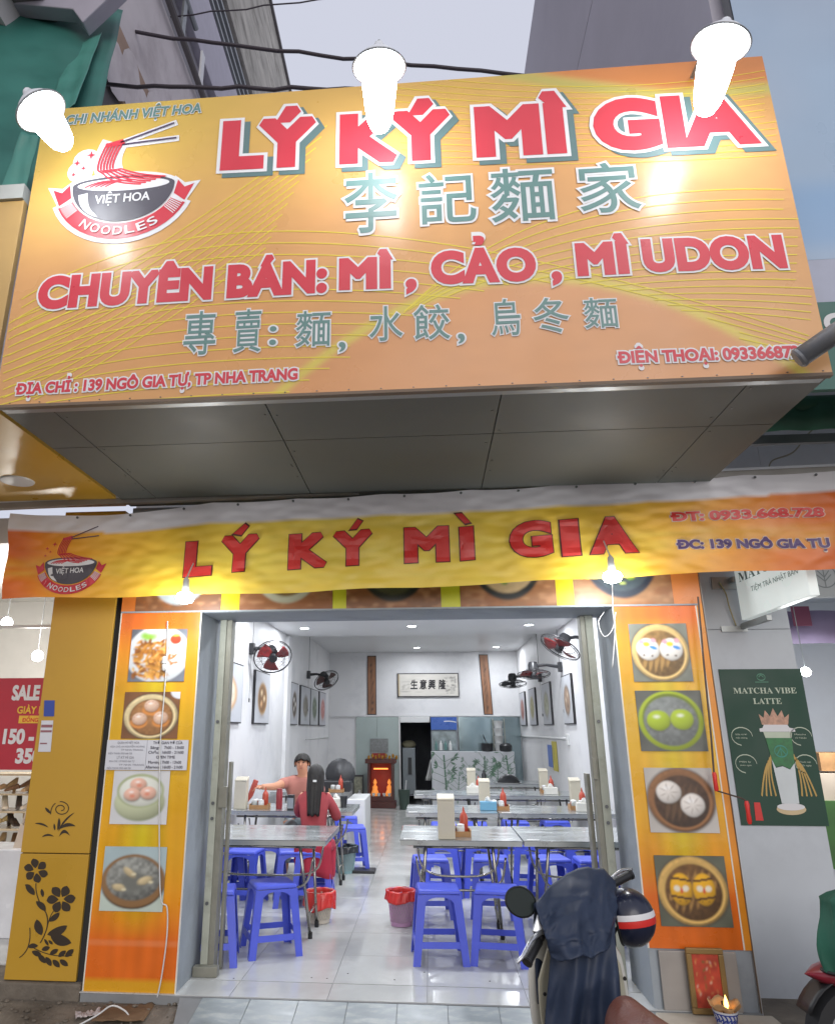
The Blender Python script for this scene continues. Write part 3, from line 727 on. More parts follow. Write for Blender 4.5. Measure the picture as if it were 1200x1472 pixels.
def pic_fried():
    P = Pic(N, N, '6b6f78').grain(.3, 5); P.ell(.5, .52, .58, .56, 'd5dadd', .05, form=.2).ell(.32, .85, .2, .12, '8fbf4a', .6, wob=.4).ell(.85, .85, .1, .1, '9fc25a', .5, wob=.4)
    r = np.random.RandomState(3)
    for k in range(190):
        P.ell(.08 + .56 * r.rand() ** .8, .08 + .70 * r.rand(), .05 + .07 * r.rand(), .022 + .03 * r.rand(), ['b8752a', 'd99a48', '8e5520', 'e0b062', 'c08436'][k % 5], .6, rot=r.rand() * 180, wob=.3, seed=k, form=.6)
    for k in range(10): P.ell(.68 + .15 * r.rand(), .3 + .2 * r.rand(), .06, .025, 'c9772f', .5, rot=r.rand() * 180)
    return P.ell(.8, .78, .14, .13, 'cfd6c8', .08).ell(.8, .8, .11, .1, 'c8462a', .15, form=.4).ell(.8, .88, .09, .03, 'c7c84a', .6)
def pic_shumai():
    P = Pic(N, N, '7a5234').grain(.2, 5); P.ell(1.0, 1.0, .18, .16, 'd9dbe0', .1); steam(P, .5, .47, .49, 'd9c79a', '6d4a2c', 'a5764a')
    for x, y in ((.5, .68), (.3, .4), (.68, .42)):
        P.ell(x, y - .06, .17, .14, 'd98f4a', .2, wob=.1, seed=int(99 * x)); bun(P, x, y + .02, .14, 'e0c0a8')
        for q in range(9): P.ell(x + .1 * cos(q * .7), y + .09 * sin(q * .7) + .02, .018, .035, 'c99a86', .8, rot=q * 40)
    return P
def pic_hargow():
    P = Pic(N, N, 'cfd0d2').grain(.05, 4); P.ell(.5, .38, .46, .34, '8f9a78', .1).ell(.5, .42, .46, .36, 'c4cba8', .08, form=.5).ell(.5, .62, .43, .33, 'aab38e', .05).ell(.5, .61, .39, .29, 'dde0d6', .08, form=.3)
    for x, y in ((.46, .74), (.36, .55), (.64, .58)): bun(P, x, y, .13, 'e3b6a2', 1.2)
    for x, y in ((.36, .52), (.62, .56), (.47, .72)): P.ell(x, y, .07, .05, 'dd8a70', .8)
    return P
def pic_bowl3():
    P = Pic(N, N, 'a9bcc0').grain(.1, 3); P.mix((P.y < .25).astype(float) * .6, 'c3cdb8'); P.ell(.5, .42, .52, .4, '5b4028', .06, form=.4).ell(.5, .47, .52, .42, '8a6844', .05).ell(.5, .5, .45, .35, '8b8d88', .07, form=.5, tex=.4).ell(.5, .45, .3, .22, '70726c', .5)
    for x, y, q in ((.42, .6, 40), (.7, .48, -20), (.28, .36, 15)): P.ell(x, y, .14, .07, 'c6b58e', .4, rot=-q, form=.6, wob=.2).ell(x + .08, y - .03, .05, .03, 'd8cfae', .5)
    return P
m_frame_print = mat('print_border', hx('d8d2c4'), rough=.5)
def food_banner(px, label, photos, side):
    """px: four photo pixels of the sheet at the pillar plane"""
    (x0, y0, x1, y1) = px; u0, u1, v0, v1 = x0, x1, y0, y1
    t = thing('food_banner', label, 'poster', ((u0 + u1) / 2, YF - .01, v0))
    P = Pic(30, 150, 'd9691c'); v = P.y; u = P.x
    w = np.clip(1.1 - np.abs((v - .55) / .40) ** 3, 0, 1)
    P.mix(w * .9, 'dba51a'); P.mix(w * np.clip(1 - np.abs(u - .5) / .32, 0, 1) * .9, 'cfbf1e'); P.mix(np.clip(.8 - np.abs(v - .62) * 4, 0, .5), 'd8b01c')
    P.a *= (1 + .06 * np.sin(u * 38 + P.nz(4, 2) * 3))[..., None]; P.grain(.10, 9); P.a = np.clip(P.a, 0, 1)
    if side < 0: P.mix((v < .045).astype(float), 'd39a22'); P.mix((np.abs(v - .128) < .004).astype(float) * .5, 'e8a070')
    def fn(uu, vv): return (uu, YF - .006 - .004 * abs(mnoise.noise(Vector((uu * 4, 5, vv * 3)))), vv)
    photo('printed_sheet', P, u0, u1, v0, v1, fn, t, mat('glossy_vinyl', (1, 1, 1), rough=.3, var=.04, vs=3, attr='print', bump=.25, bs=9))
    b = MB(); 
    for (a0, a1, c0, c1) in ((u0 - .008, u0, v0, v1), (u1, u1 + .008, v0, v1), (u0 - .008, u1 + .008, v1, v1 + .008)): b.box(a0, a1, YF - .010, YF - .001, c0, c1)
    part('edge_strip', b, m_frame_print, t, world=True)
    for (q, pc) in photos:
        a0, a1, c0, c1 = pxrect(YF, *q)
        photo('food_picture', pc, a0, a1, c0, c1, lambda uu, vv: (uu, YF - .0135, vv), t)
    return t
fbL = food_banner((-2.185, -.045, -1.605, 2.345), 'orange and yellow food poster covering the left pillar with a white cable hanging over it',
                  [((188, 905, 268, 980), pic_fried()), ((178, 995, 258, 1062), pic_shumai()), ((162, 1108, 243, 1185), pic_hargow()), ((148, 1217, 238, 1310), pic_bowl3())], -1)
fbR = food_banner((1.262, .31, 1.80, 2.345), 'orange and yellow food poster covering the right pillar, four steamers of buns one above another',
                  [((906, 897, 990, 980), pic_plain()), ((916, 993, 1011, 1080), pic_lime()), ((929, 1104, 1027, 1197), pic_bao()), ((944, 1230, 1046, 1332), pic_bee())], 1)
# outer orange flank of right pillar
part('side_strip', MB().box(1.803, 1.846, YF - .009, YF - .002, .31, 2.6), mat('orange_vinyl', hx('d6861f'), rough=.35, var=.1, vs=5), fbR, world=True)
# notice with opening hours
nx = pxrect(YF, 154, 1064, 271, 1107)
nt = thing('opening_hours_notice', 'white laminated notice with opening hours taped across the left food poster', 'notice', ((nx[0] + nx[1]) / 2, YF - .02, nx[2]))
part('paper', MB().box(nx[0], nx[1], YF - .019, YF - .016, nx[2], nx[3]), mat('paper_white', hx('c9cbd2'), rough=.35, var=.03), nt, world=True)
m_ink = mat('ink_dark', hx('3a3a48'), rough=.5, var=0); m_inkg = mat('ink_grey', hx('7d7d88'), rough=.5, var=0)
def nline(s, a, b, v, h, m=m_ink, bold=.02):
    W_, H_ = nx[1] - nx[0], nx[3] - nx[2]
    V, Fc = words(s, nx[0] + a * W_, nx[0] + b * W_, nx[2] + v * H_, h * H_, bold); flat('lettering', V, Fc, m, nt, sheetY(YF - .0205))
for s, a, b, v in (('THỜI GIAN MỞ CỬA', .57, .93, .86), ('Sáng:', .54, .65, .70), ('7h00 - 13h00', .71, .95, .70), ('Chiều:', .52, .65, .54), ('16h00 - 21h00', .69, .95, .54),
                   ('OPEN TIME', .62, .85, .38), ('Morning: 7h00 - 13h00', .53, .93, .21), ('Afternoon: 16h00 - 21h00', .50, .95, .05)): nline(s, a, b, v, .10)
for s, a, b, v, h in (('QUÁN MÌ VIỆT HOA', .13, .40, .87, .08), ('ĐỊA CHỈ: 64 NGUYỄN HOÀNG', .05, .47, .75, .06), ('TP NHA TRANG', .18, .45, .64, .06), ('ĐIỆN THOẠI: 0933 668 728', .03, .32, .52, .06),
                      ('LÝ KÝ MÌ GIA', .14, .35, .37, .09), ('ĐỊA CHỈ: 139 NGÔ GIA TỰ', .05, .36, .26, .06), ('TP NHA TRANG', .17, .48, .14, .06), ('ĐIỆN THOẠI: 0933 668 728', .03, .32, .03, .06)):
    nline(s, a, b, v, h, m_inkg, .01)
b = MB().box(nx[0] + .495 * (nx[1] - nx[0]), nx[0] + .498 * (nx[1] - nx[0]), YF - .0205, YF - .019, nx[2], nx[3]); part('fold_line', b, m_inkg, nt, world=True)

# ---- strip of bowl pictures above the opening
hz0, hz1 = 2.355, 2.70
hd = thing('bowl_picture_strip', 'printed strip of five noodle bowl pictures, half hidden behind the cloth banner', 'poster', (0, YF - .02, hz0))
def bowl(bgc, rimc, inc, foods, seed):
    P = Pic(70, 40, bgc); P.mix(np.clip(P.nz(8, seed) * 1.6 - .6, 0, .7), '8f5a35'); P.mix(np.clip(P.nz(13, seed + 1) * 1.8 - 1, 0, .6), 'b98a62')
    P.ell(.5, 1.02, .40, .92, rimc, .05, form=.3).ell(.5, 1.04, .35, .80, inc, .06)
    r = np.random.RandomState(seed)
    for k in range(60):
        a = r.rand() * 2 * pi; rr = r.rand() ** .6; P.ell(.5 + .28 * rr * cos(a), 1.04 + .62 * rr * sin(a), .03 + .05 * r.rand(), .03 + .04 * r.rand(), foods[k % len(foods)], .5, rot=r.rand() * 180, form=.7, wob=.3, seed=k)
    return P.grain(.08, 20)
bl = [(196, 318, bowl('7a5338', 'cfdde2', 'bcd0c8', ['7fb08a', 'a9cbb0', '5f9a70', 'd8e4dc'], 1)), (345, 478, bowl('8a5a38', 'c8c8b0', '6e5a34', ['8a6a3a', '4e5f2a', 'b08a58', '3f4f22', 'a85a3a'], 2)),
      (498, 634, bowl('7d5232', '2c3230', '4b4f38', ['8aa84a', '6e8c3c', 'b0b486', '5b6b30'], 3)), (662, 800, bowl('8f6340', '2d3336', 'c0a880', ['e0cdb4', 'c79a7a', 'b05a3a', 'e8dcc8', '7a9a4a'], 4)),
      (826, 968, bowl('9a7350', '3a4350', '48545a', ['8fb84a', '6ea03c', 'c2d27a', '3c5030'], 5))]
lastx = -1.60
hx0 = -2.0
for (a, b_, P) in bl:
    x0 = onY(a, 870, YF)[0]; x1 = onY(b_, 870, YF)[0]
    photo('bowl_picture', P, x0, x1, hz0, hz1, sheetY(YF - .014), hd)
def seg(x0, x1, c, nm): part('coloured_band', MB().box(x0, x1, YF - .012, YF - .009, hz0, hz1), mat(nm, hx(c), rough=.35, var=.06, vs=6), hd, world=True)
e = [onY(q, 870, YF)[0] for q in (176, 196, 318, 345, 478, 498, 634, 662, 800, 826, 968, 1008)]
for i, cn in ((0, 'd47a35'), (2, 'd9c020'), (4, 'c7c82a'), (6, 'c3c62a'), (8, 'd9c62a'), (10, 'cf7d3c')): seg(e[i] + .001, e[i + 1] - .001, cn, 'band_' + cn)
part('header_trim', MB().box(-2.19, 1.82, YF - .016, YF - .0, hz0 - .012, hz0 - .001), m_grey, hd, world=True)

# ---- shutter tracks in the opening
m_track = mat('cream_track', hx('a6a99c'), rough=.5, var=.12, vs=7, stain=.35, stain_col=hx('6d6a58'), ss=9)
m_steel = mat('worn_steel', hx('86857a'), rough=.5, metal=.3, var=.15, vs=9)
def track(x0, x1, x2, label):
    t = thing('shutter_track', label, 'door track', ((x0 + x1) / 2, 5.42, 0), group='shutter tracks')
    part('channel', MB().box(x0, x1, 5.36, 5.40, 0, 2.34), m_track, t, world=True, bevel=.004)
    part('guide', MB().box(x1, x2, 5.37, 5.47, 0.02, 2.34), m_steel, t, world=True, bevel=.003)
    for z in (.42, .95, 1.05, 1.6): part('bolt', MB().lathe([(.012, 0), (.012, .008)], 8, Matrix.Translation(((x0 + x1) / 2, 5.36, z)) @ Matrix.Rotation(pi / 2, 4, 'X')), MATS['dull_steel'], t, world=True)
    return t
tl = track(-1.565, -1.515, -1.475, 'cream shutter track at the left side of the opening')
part('lock_box', MB().box(-1.50, -1.44, 5.34, 5.37, 1.02, 1.16), m_steel, tl, world=True, bevel=.004)
part('lower_plate', MB().box(-1.595, -1.43, 5.30, 5.36, 0, .06), m_steel, tl, world=True, bevel=.004)
tr = track(1.20, 1.145, 1.11, 'cream shutter track at the right side of the opening')
part('folded_gate', MB().box(1.085, 1.11, 5.50, 5.60, 0, 1.25), m_steel, tr, world=True, bevel=.004)
part('folded_gate', MB().box(-1.472, -1.45, 5.475, 5.53, 0, 1.32), m_steel, tl, world=True, bevel=.004)
part('catch', MB().box(1.10, 1.13, 5.34, 5.37, 1.22, 1.36), m_steel, tr, world=True, bevel=.004)

# ---- lit bulbs under the banner
m_led = mat('lit_led', (1, 1, 1), emit=20, ecol=(.9, .97, 1.0), var=0)
m_wht = mat('white_plastic', hx('cfd0cf'), rough=.4, var=.03)
def wall_bulb(px, py, label):
    p = Vector(onY(px, py, 4.62)); t = thing('hanging_bulb', label, 'light bulb', p, group='bare bulbs under the cloth banner')
    part('globe', MB().lathe([(.02, -.01), (.05, .0), (.062, .03), (.05, .055), (.02, .07)], 20, Matrix.Translation(p - Vector((0, 0, .03)))), m_led, t, world=True, smooth=True)
    part('socket', MB().lathe([(.018, .03), (.024, .05), (.02, .12), (.006, .14)], 14, Matrix.Translation(p)), m_wht, t, world=True, smooth=True)
    part('cord', MB().tube([p + Vector((0, 0, .13)), (p.x, BY + .06, p.z + .35)], .005, 6), m_wht, t, world=True)
    ld = bpy.data.lights.new('bulb_glow', 'POINT'); ld.energy = 17; ld.color = (.95, .98, 1); ld.shadow_soft_size = .06
    lo = bpy.data.objects.new('bulb_glow', ld); col.objects.link(lo); lo.parent = t; lo.location = (0, -.02, -.10)
    return t, p
wb2, p2 = wall_bulb(880, 829, 'lit bare bulb hanging below the last letter of the cloth banner, on the right')
wb1, p1 = wall_bulb(266, 859, 'lit bare bulb hanging below the first letter of the cloth banner, on the left')
def cable(name, pts, r, m, label, cat='cable', n=6, group=None):
    P0 = Vector(pts[0]); o = part(name, MB().tube([Vector(p) - P0 for p in pts], r, n), m, None, smooth='all'); o.location = P0
    return tag(o, label, cat, group)
def sm(pts, k=6):
    out = []
    for i in range(len(pts) - 1):
        p0 = Vector(pts[max(i - 1, 0)]); p1_ = Vector(pts[i]); p2_ = Vector(pts[i + 1]); p3 = Vector(pts[min(i + 2, len(pts) - 1)])
        for j in range(k):
            t = j / k; out.append(.5 * ((2 * p1_) + (-p0 + p2_) * t + (2 * p0 - 5 * p1_ + 4 * p2_ - p3) * t * t + (-p0 + 3 * p1_ - 3 * p2_ + p3) * t ** 3))
    return out + [Vector(pts[-1])]
cp = [onY(x, y, YF - .035) for x, y in ((241, 893), (240, 945), (236, 1000), (230, 1080), (229, 1200), (231, 1290), (240, 1305), (240, 1345), (233, 1400), (226, 1435))]
cable('power_cable', sm(cp), .0045, m_wht, 'thin white cable hanging down over the left food poster')
cn = thing('cable_connector', 'small white plug connector on the cable over the fried food picture', 'plug', onY(236, 955, YF - .04))
p = Vector(onY(236, 955, YF - .04))
part('plug', MB().lathe([(.006, -.045), (.014, -.035), (.016, -.005), (.010, 0)], 10, Matrix.Translation(p)), m_wht, cn, world=True, smooth=True)
part('socket', MB().lathe([(.010, .001), (.018, .006), (.018, .045), (.006, .055)], 10, Matrix.Translation(p)), m_wht, cn, world=True, smooth=True)
cp = [p2 + Vector((0, .02, -.03))] + [onY(x, y, YF - .04) for x, y in ((880, 850), (881, 880), (884, 905), (880, 960))]
cable('power_cable', sm(cp), .004, m_wht, 'thin white cable below the bulb along the right poster edge')
cp = [onY(x, y, 4.97) for x, y in ((868, 880), (860, 895), (868, 915), (880, 905), (885, 880))]
cable('power_cable', sm(cp), .003, m_wht, 'thin white cable loop at the top right of the shop opening')
cp = [(onY(86, 1472, 4.55)[0], 4.55, pz(4.55) + .01), (-1.98, 4.72, pz(4.72) + .03), (-1.92, 4.80, pz(4.8) + .05), (-1.84, 4.80, pz(4.8) + .03), (-1.80, 4.78, pz(4.78) + .01)]
cable('power_cable', sm(cp), .005, m_wht, 'white cable end lying on the dirty ground below the left food poster')
# ============================================================ INSIDE THE SHOP
def downlight(px, py, Z, label, grp='recessed ceiling lights in the shop', pw=24, par=None, lit=True):
    p = Vector(onZ(px, py, Z)) if par is None else Vector(par)
    t = thing('ceiling_light', label, 'ceiling light', p, group=grp)
    part('trim', MB().lathe([(.062, -.004), (.078, -.010), (.085, -.004), (.085, .0)], 24), m_wht, t, smooth=True)
    part('lens', MB().lathe([(.0, -.006), (.06, -.006)], 20, caps=False), m_led if lit else m_wht, t)
    if lit:
        ld = bpy.data.lights.new('downlight_glow', 'AREA'); ld.shape = 'DISK'; ld.size = .12; ld.energy = pw; ld.color = (.92, .95, 1)
        lo = bpy.data.objects.new('downlight_glow', ld); col.objects.link(lo); lo.parent = t; lo.location = (0, 0, -.012)
    return t
downlight(438, 903, 2.97, 'lit round ceiling light nearest the left wall, front row')
downlight(592, 900, 2.97, 'lit round ceiling light in the middle of the front row')
downlight(760, 898, 2.97, 'lit round ceiling light nearest the right wall, front row')
downlight(599, 931, 3.2, 'lit round ceiling light in the back row, above the calligraphy panel')
downlight(713, 930, 3.2, 'lit round ceiling light in the back row, above the right hanging scroll')
for x, wx_ in ((-1.6, 'over the left tables'), (-.2, 'over the aisle'), (1.3, 'over the right tables')):
    for y, wy_ in ((6.5, 'close behind the entrance beam'), (8.5, 'over the second row of tables')): downlight(0, 0, 0, 'lit round ceiling light %s, %s' % (wx_, wy_), par=(x, y, 2.97), pw=26)

m_frame = mat('black_frame', hx('2c2b2e'), rough=.4)
# food pictures on the side walls
def wall_picture(X, y0, y1, z0, z1, P, label, side):
    t = thing('wall_picture', label, 'picture', (X, (y0 + y1) / 2, z0), group='framed food pictures on the side walls')
    d = .03 * side
    a, b = sorted((X + .001 * side, X + d))
    part('frame', MB().box(a, b, y0, y1, z0, z1), m_frame, t, world=True)
    photo('canvas', P, y0 + .02, y1 - .02, z0 + .015, z1 - .015, lambda u, v: (X + d + .003 * side, u, v), t, mat('matte_print', (1, 1, 1), rough=.6, var=.0, attr='print'))
def dish(bgc, rim, inn, spots, seed):
    P = Pic(28, 28, bgc); P.ell(.5, .48, .34, .34, rim, .1).ell(.5, .48, .28, .28, inn, .1)
    r = np.random.RandomState(seed)
    for k in range(7): P.ell(.5 + .13 * cos(k * 2.1), .48 + .13 * sin(k * 2.1), .08, .07, spots[k % len(spots)], .4, form=.5)
    P.ell(.5, .12, .25, .02, '9a9a9e', .5)
    return P
for (y0, y1, P, lab) in ((7.25, 8.62, dish('b0b3b8', 'b98f62', 'e0c8b0', ['e8d6c4', 'd4a684'], 1), 'framed picture of buns in a steamer, nearest the opening on the left wall'),
                         (9.25, 10.12, dish('b6b8bc', 'a5814f', '7c5a38', ['e0c8a0', 'd8a878'], 2), 'framed picture of dumplings in a steamer, below the nearest left wall fan'),
                         (11.72, 12.38, dish('b0b2b8', '6b5c4c', '4a4038', ['e8e4dc', 'c9c4bc'], 3), 'framed picture of pale dumplings, first of the four close together on the left wall'),
                         (12.65, 13.66, dish('b2b5ba', '9a9a9c', '777468', ['6e6a60', '8f8b80'], 4), 'framed picture of a grey dish, second of the four close together on the left wall'),
                         (13.72, 14.68, dish('b0b3b6', '7f8780', '5d6a58', ['8b9480', '6a7462'], 5), 'framed picture of a greenish dish, third of the four close together on the left wall'),
                         (14.85, 15.76, dish('b2b2b8', 'b58a84', 'a8706c', ['c99a94', 'b8807c'], 6), 'framed picture of a reddish dish, last of the four, nearest the back wall')):
    wall_picture(XL, y0, y1, 1.61, 2.275, P, lab, 1)
for (y0, y1, P, lab) in ((10.28, 11.03, dish('aaacb0', '6a5d52', '8a7462', ['b8a48c', '5c4a3c'], 7), 'framed picture of a dark dish on the right wall, nearest the opening'),
                         (12.1, 12.98, dish('aeb0b4', '8f8c84', 'a0a088', ['8a8a70', 'b8b49c'], 8), 'framed picture of a greyish dish on the right wall, second from the opening'),
                         (13.84, 14.75, dish('aeb0b6', 'a39c80', '94906c', ['a8a47c', '8c8860'], 9), 'framed picture of an olive dish on the right wall, third from the opening'),
                         (15.35, 16.2, dish('acaeb4', '9a6f68', '8a5c54', ['a87c70', '7c5048'], 10), 'framed picture of a brown dish on the right wall, nearest the back')):
    wall_picture(XR, y0, y1, 1.61, 2.28, P, lab, -1)

# calligraphy panel and two scrolls on the back wall
x0, x1, z0, z1 = -.697, .661, 2.222, 2.735
t = thing('calligraphy_panel', 'long framed calligraphy panel with four black characters on the back wall', 'picture', ((x0 + x1) / 2, YB, z0))
part('frame', MB().box(x0, x1, YB - .035, YB - .002, z0, z1), m_frame, t, world=True)
P = Pic(90, 36, 'c9c5bd'); P.grain(.06, 12)
for k in range(30): P.ell(.06 + .13 * random.random(), .3 + .4 * random.random(), .03, .02, 'a8a49c', .8, rot=random.random() * 180)
for k in range(60): P.ell(.76 + .2 * random.random() ** .7, .12 + .75 * random.random(), .02, .03, '6f6c68', .9, rot=random.random() * 180)
P.ell(.12, .2, .12, .03, '8f8b84', .8).ell(.35, .18, .1, .02, 'a8a49c', .8).rect(.0, 0, .02, 1, 'b8a88c')
photo('paper', P, x0 + .02, x1 - .02, z0 + .02, z1 - .02, sheetY(YB - .038), t, MATS['matte_print'])
for ch, q in (('生', .27), ('意', .42), ('興', .56), ('隆', .73)):
    xx = x0 + q * (x1 - x0); V, Fc = words(ch, xx - .08, xx + .08, 2.40, .17, .03, .1); flat('lettering', V, Fc, mat('brush_ink', hx('222024'), rough=.6, var=0), t, sheetY(YB - .041))
m_scroll = mat('brown_scroll', hx('8a6248'), rough=.6, var=.25, vs=7)
for (a, b, lab) in (((528, 943), (540, 1028), 'narrow brown hanging scroll on the back wall, left of the calligraphy panel'), ((688, 941), (704, 1028), 'narrow brown hanging scroll on the back wall, right of the calligraphy panel, slightly tilted')):
    p = onY(*a, YB); q = onY(*b, YB); w = .2
    t = thing('hanging_scroll', lab, 'scroll', (p[0] + .1, YB, q[2]), group='hanging scrolls on the back wall')
    tilt = .0 if a[0] < 600 else .05
    x0 = p[0]
    part('backing', MB().hexa([(x0 + tilt, YB - .02, q[2]), (x0 + w + tilt, YB - .02, q[2]), (x0 + w + tilt, YB - .002, q[2]), (x0 + tilt, YB - .002, q[2])], [(x0, YB - .02, p[2]), (x0 + w, YB - .02, p[2]), (x0 + w, YB - .002, p[2]), (x0, YB - .002, p[2])]), m_frame, t, world=True)
    P = Pic(12, 60, '8a6248').grain(.25, 6)
    for k in range(8): P.ell(.35 + .3 * random.random(), .08 + .11 * k, .22, .03, '4f3a2e', .6, rot=random.random() * 60, wob=.4, seed=k)
    photo('scroll_print', P, 0, 1, 0, 1, lambda u, v: (x0 + tilt * (1 - v) + .015 + (w - .03) * u, YB - .024, q[2] + .02 + (p[2] - q[2] - .04) * v), t, MATS['matte_print'])

# pale panelling, counter and kitchen end
m_glassy = mat('pale_green_panel', hx('9eaba8'), rough=.18, var=.05, vs=2)
t = thing('wall_panelling', 'pale greenish glossy panel on the back wall left of the dark doorway', 'wall panel', (-1.15, YB, 0))
part('panel', MB().box(-1.62, -1.16, YB - .03, YB - .004, .0, 1.80), m_glassy, t, world=True); part('panel', MB().box(-1.155, -.68, YB - .03, YB - .004, .0, 1.80), m_glassy, t, world=True)
part('door_jamb', MB().box(-.68, -.65, YB - .05, YB + .1, 0, 1.81), m_wht, t, world=True)
t = thing('mirror_panel', 'large grey green mirror panel on the back wall above the bamboo counter', 'mirror', (1.2, YB, .9))
part('glass', MB().box(.62, 1.94, YB - .03, YB - .004, .5, 1.80), mat('mirror_glass', hx('8fa0a4'), rough=.12, metal=.6, var=.05, vs=2), t, world=True)
t = thing('doorway_header', 'pale roller cover over the dark kitchen doorway', 'roller cover', (-.3, YB, 1.7))
part('cover', MB().box(-.648, .0, YB - .05, YB + .12, 1.68, 1.805), m_wht, t, world=True, bevel=.01)
# upright drinks fridge
t = thing('drinks_fridge', 'upright glass door drinks fridge with blue header behind the counter', 'fridge', (.29, 16.3, 0))
part('cabinet', MB().box(.02, .575, 16.20, 16.46, 0, 1.78), mat('fridge_grey', hx('8a9296'), rough=.4), t, world=True, bevel=.01)
part('header', MB().box(.02, .575, 16.17, 16.199, 1.53, 1.79), mat('fridge_blue', hx('2c4f94'), rough=.3, emit=.25), t, world=True, bevel=.006)
part('door_glass', MB().box(.055, .54, 16.175, 16.198, .4, 1.50), mat('fridge_glass', hx('7f8b8d'), rough=.12, var=.3, vs=8), t, world=True)
for k in range(4): part('bottle', MB().lathe([(.03, 0), (.03, .12), (.012, .16), (.012, .19)], 8, Matrix.Translation((.12 + .1 * k, 16.16, 1.12))), m_wht if k % 2 else MATS['printed_teal'], t, world=True)
b = MB()
V, Fc = strip2d(bez((.30, 1.70), (.42, 1.72), (.56, 1.685), 8), .02); flat('header_wave', V, Fc, m_white, t, sheetY(16.166))
# counter with bamboo print
cxa, cxb, cz = .01, 1.72, 1.10
t = thing('serving_counter', 'white counter front printed with green bamboo at the back of the shop', 'counter', (.87, 16.0, 0))
part('body', MB().box(cxa, cxb, 15.9, 16.15, 0, cz), mat('counter_white', hx('c4c6ca'), rough=.3, var=.05), t, world=True, bevel=.006)
V = []; Fc = []; leaves = []
m_bam = mat('bamboo_green', hx('5d7a66'), rough=.5, var=.3, vs=12); m_bam2 = mat('bamboo_grey', hx('86988e'), rough=.5, var=.3, vs=12)
rb = random.Random(5)
def bamboo(x, z0, z1, lean, sc_, polys):
    n = 7
    for k in range(n):
        a = z0 + (z1 - z0) * k / n; b_ = z0 + (z1 - z0) * (k + 1) / n - .008
        polys.append(strip2d([(x + lean * (a - z0), a), (x + lean * (b_ - z0), b_)], .03 * sc_))
        if k > 0:
            for s in (-1, 1):
                if rb.random() < .8:
                    bx_, bz = x + lean * (a - z0) + s * .16 * sc_ * (.6 + rb.random()), a + .06 + .1 * rb.random()
                    polys.append(strip2d([(x + lean * (a - z0), a), (bx_, bz)], .008))
                    for q in range(6):
                        an = rb.uniform(-.7, 1.2) if s > 0 else rb.uniform(pi - 1.2, pi + .7); L = .11 * sc_ * (.7 + .6 * rb.random())
                        polys.append(ngon([(bx_, bz), (bx_ + cos(an) * L * .5 - sin(an) * .014, bz + sin(an) * L * .5 + cos(an) * .014), (bx_ + cos(an) * L, bz + sin(an) * L), (bx_ + cos(an) * L * .5 + sin(an) * .014, bz + sin(an) * L * .5 - cos(an) * .014)]))
pl = []; bamboo(.32, .02, 1.04, -.05, 1.1, pl); bamboo(1.08, .45, 1.02, .05, .9, pl); bamboo(1.62, .3, 1.04, -.1, 1.1, pl)
pl = [([(min(max(a_, cxa + .004), cxb - .004), min(max(b_, .01), cz - .004)) for a_, b_ in v_], f_) for v_, f_ in pl]
V, Fc = union2d(*join2d(pl)); flat('bamboo_print', V, Fc, m_bam, t, sheetY(15.896))
pl = []; bamboo(.75, .4, .85, .1, .7, pl); bamboo(.52, .1, .7, .1, .9, pl); bamboo(1.36, .3, .9, .0, .9, pl)
pl = [([(min(max(a_, cxa + .004), cxb - .004), min(max(b_, .01), cz - .004)) for a_, b_ in v_], f_) for v_, f_ in pl]
V, Fc = union2d(*join2d(pl)); flat('bamboo_print', V, Fc, m_bam2, t, sheetY(15.898))
# things on the counter / shelf
m_blk = mat('black_plastic', hx('26272a'), rough=.4, var=.1)
def lump(name, label, cat, prof, m, loc, n=16):
    o = part(name, MB().lathe(prof, n), m, None, smooth=True); o.location = loc; return tag(o, label, cat)
t = thing('cooking_pot', 'black pot with an upright lid standing on the bamboo counter', 'pot', (1.18, 16.0, cz))
part('pot', MB().lathe([(.10, 0), (.12, .02), (.12, .15), (.125, .16)], 16), m_blk, t, smooth=True)
part('lid', MB().lathe([(.0, 0), (.11, .01), (.0, .03)], 14, Matrix.Translation((-.06, .02, .25)) @ Matrix.Rotation(radians(70), 4, 'Y')), m_blk, t, smooth=True)
t = thing('rice_cooker', 'low dark cooker at the right end of the bamboo counter', 'cooker', (1.56, 16.0, cz))
part('body', MB().lathe([(.11, 0), (.13, .03), (.13, .12), (.10, .15)], 16), m_blk, t, smooth=True); part('lid', MB().lathe([(.10, .151), (.06, .17), (.0, .175)], 16), m_blk, t, smooth=True)
t = thing('mirrored_light_stack', 'white stack standing in for bright lights reflected in the mirror panel', 'containers', (1.45, 16.25, 1.1))
for k in range(4): part('container', MB().lathe([(.08, 0), (.10, .14), (.105, .15)], 14, Matrix.Translation((0, 0, .155 * k))), m_wht, t, smooth=True)  # white tiers added to imitate the lights reflected in the mirror
part('shelf_post', MB().box(-.12, -.10, -.02, 0, -.2, .66).box(.12, .14, -.02, 0, -.2, .66), m_steel, t)
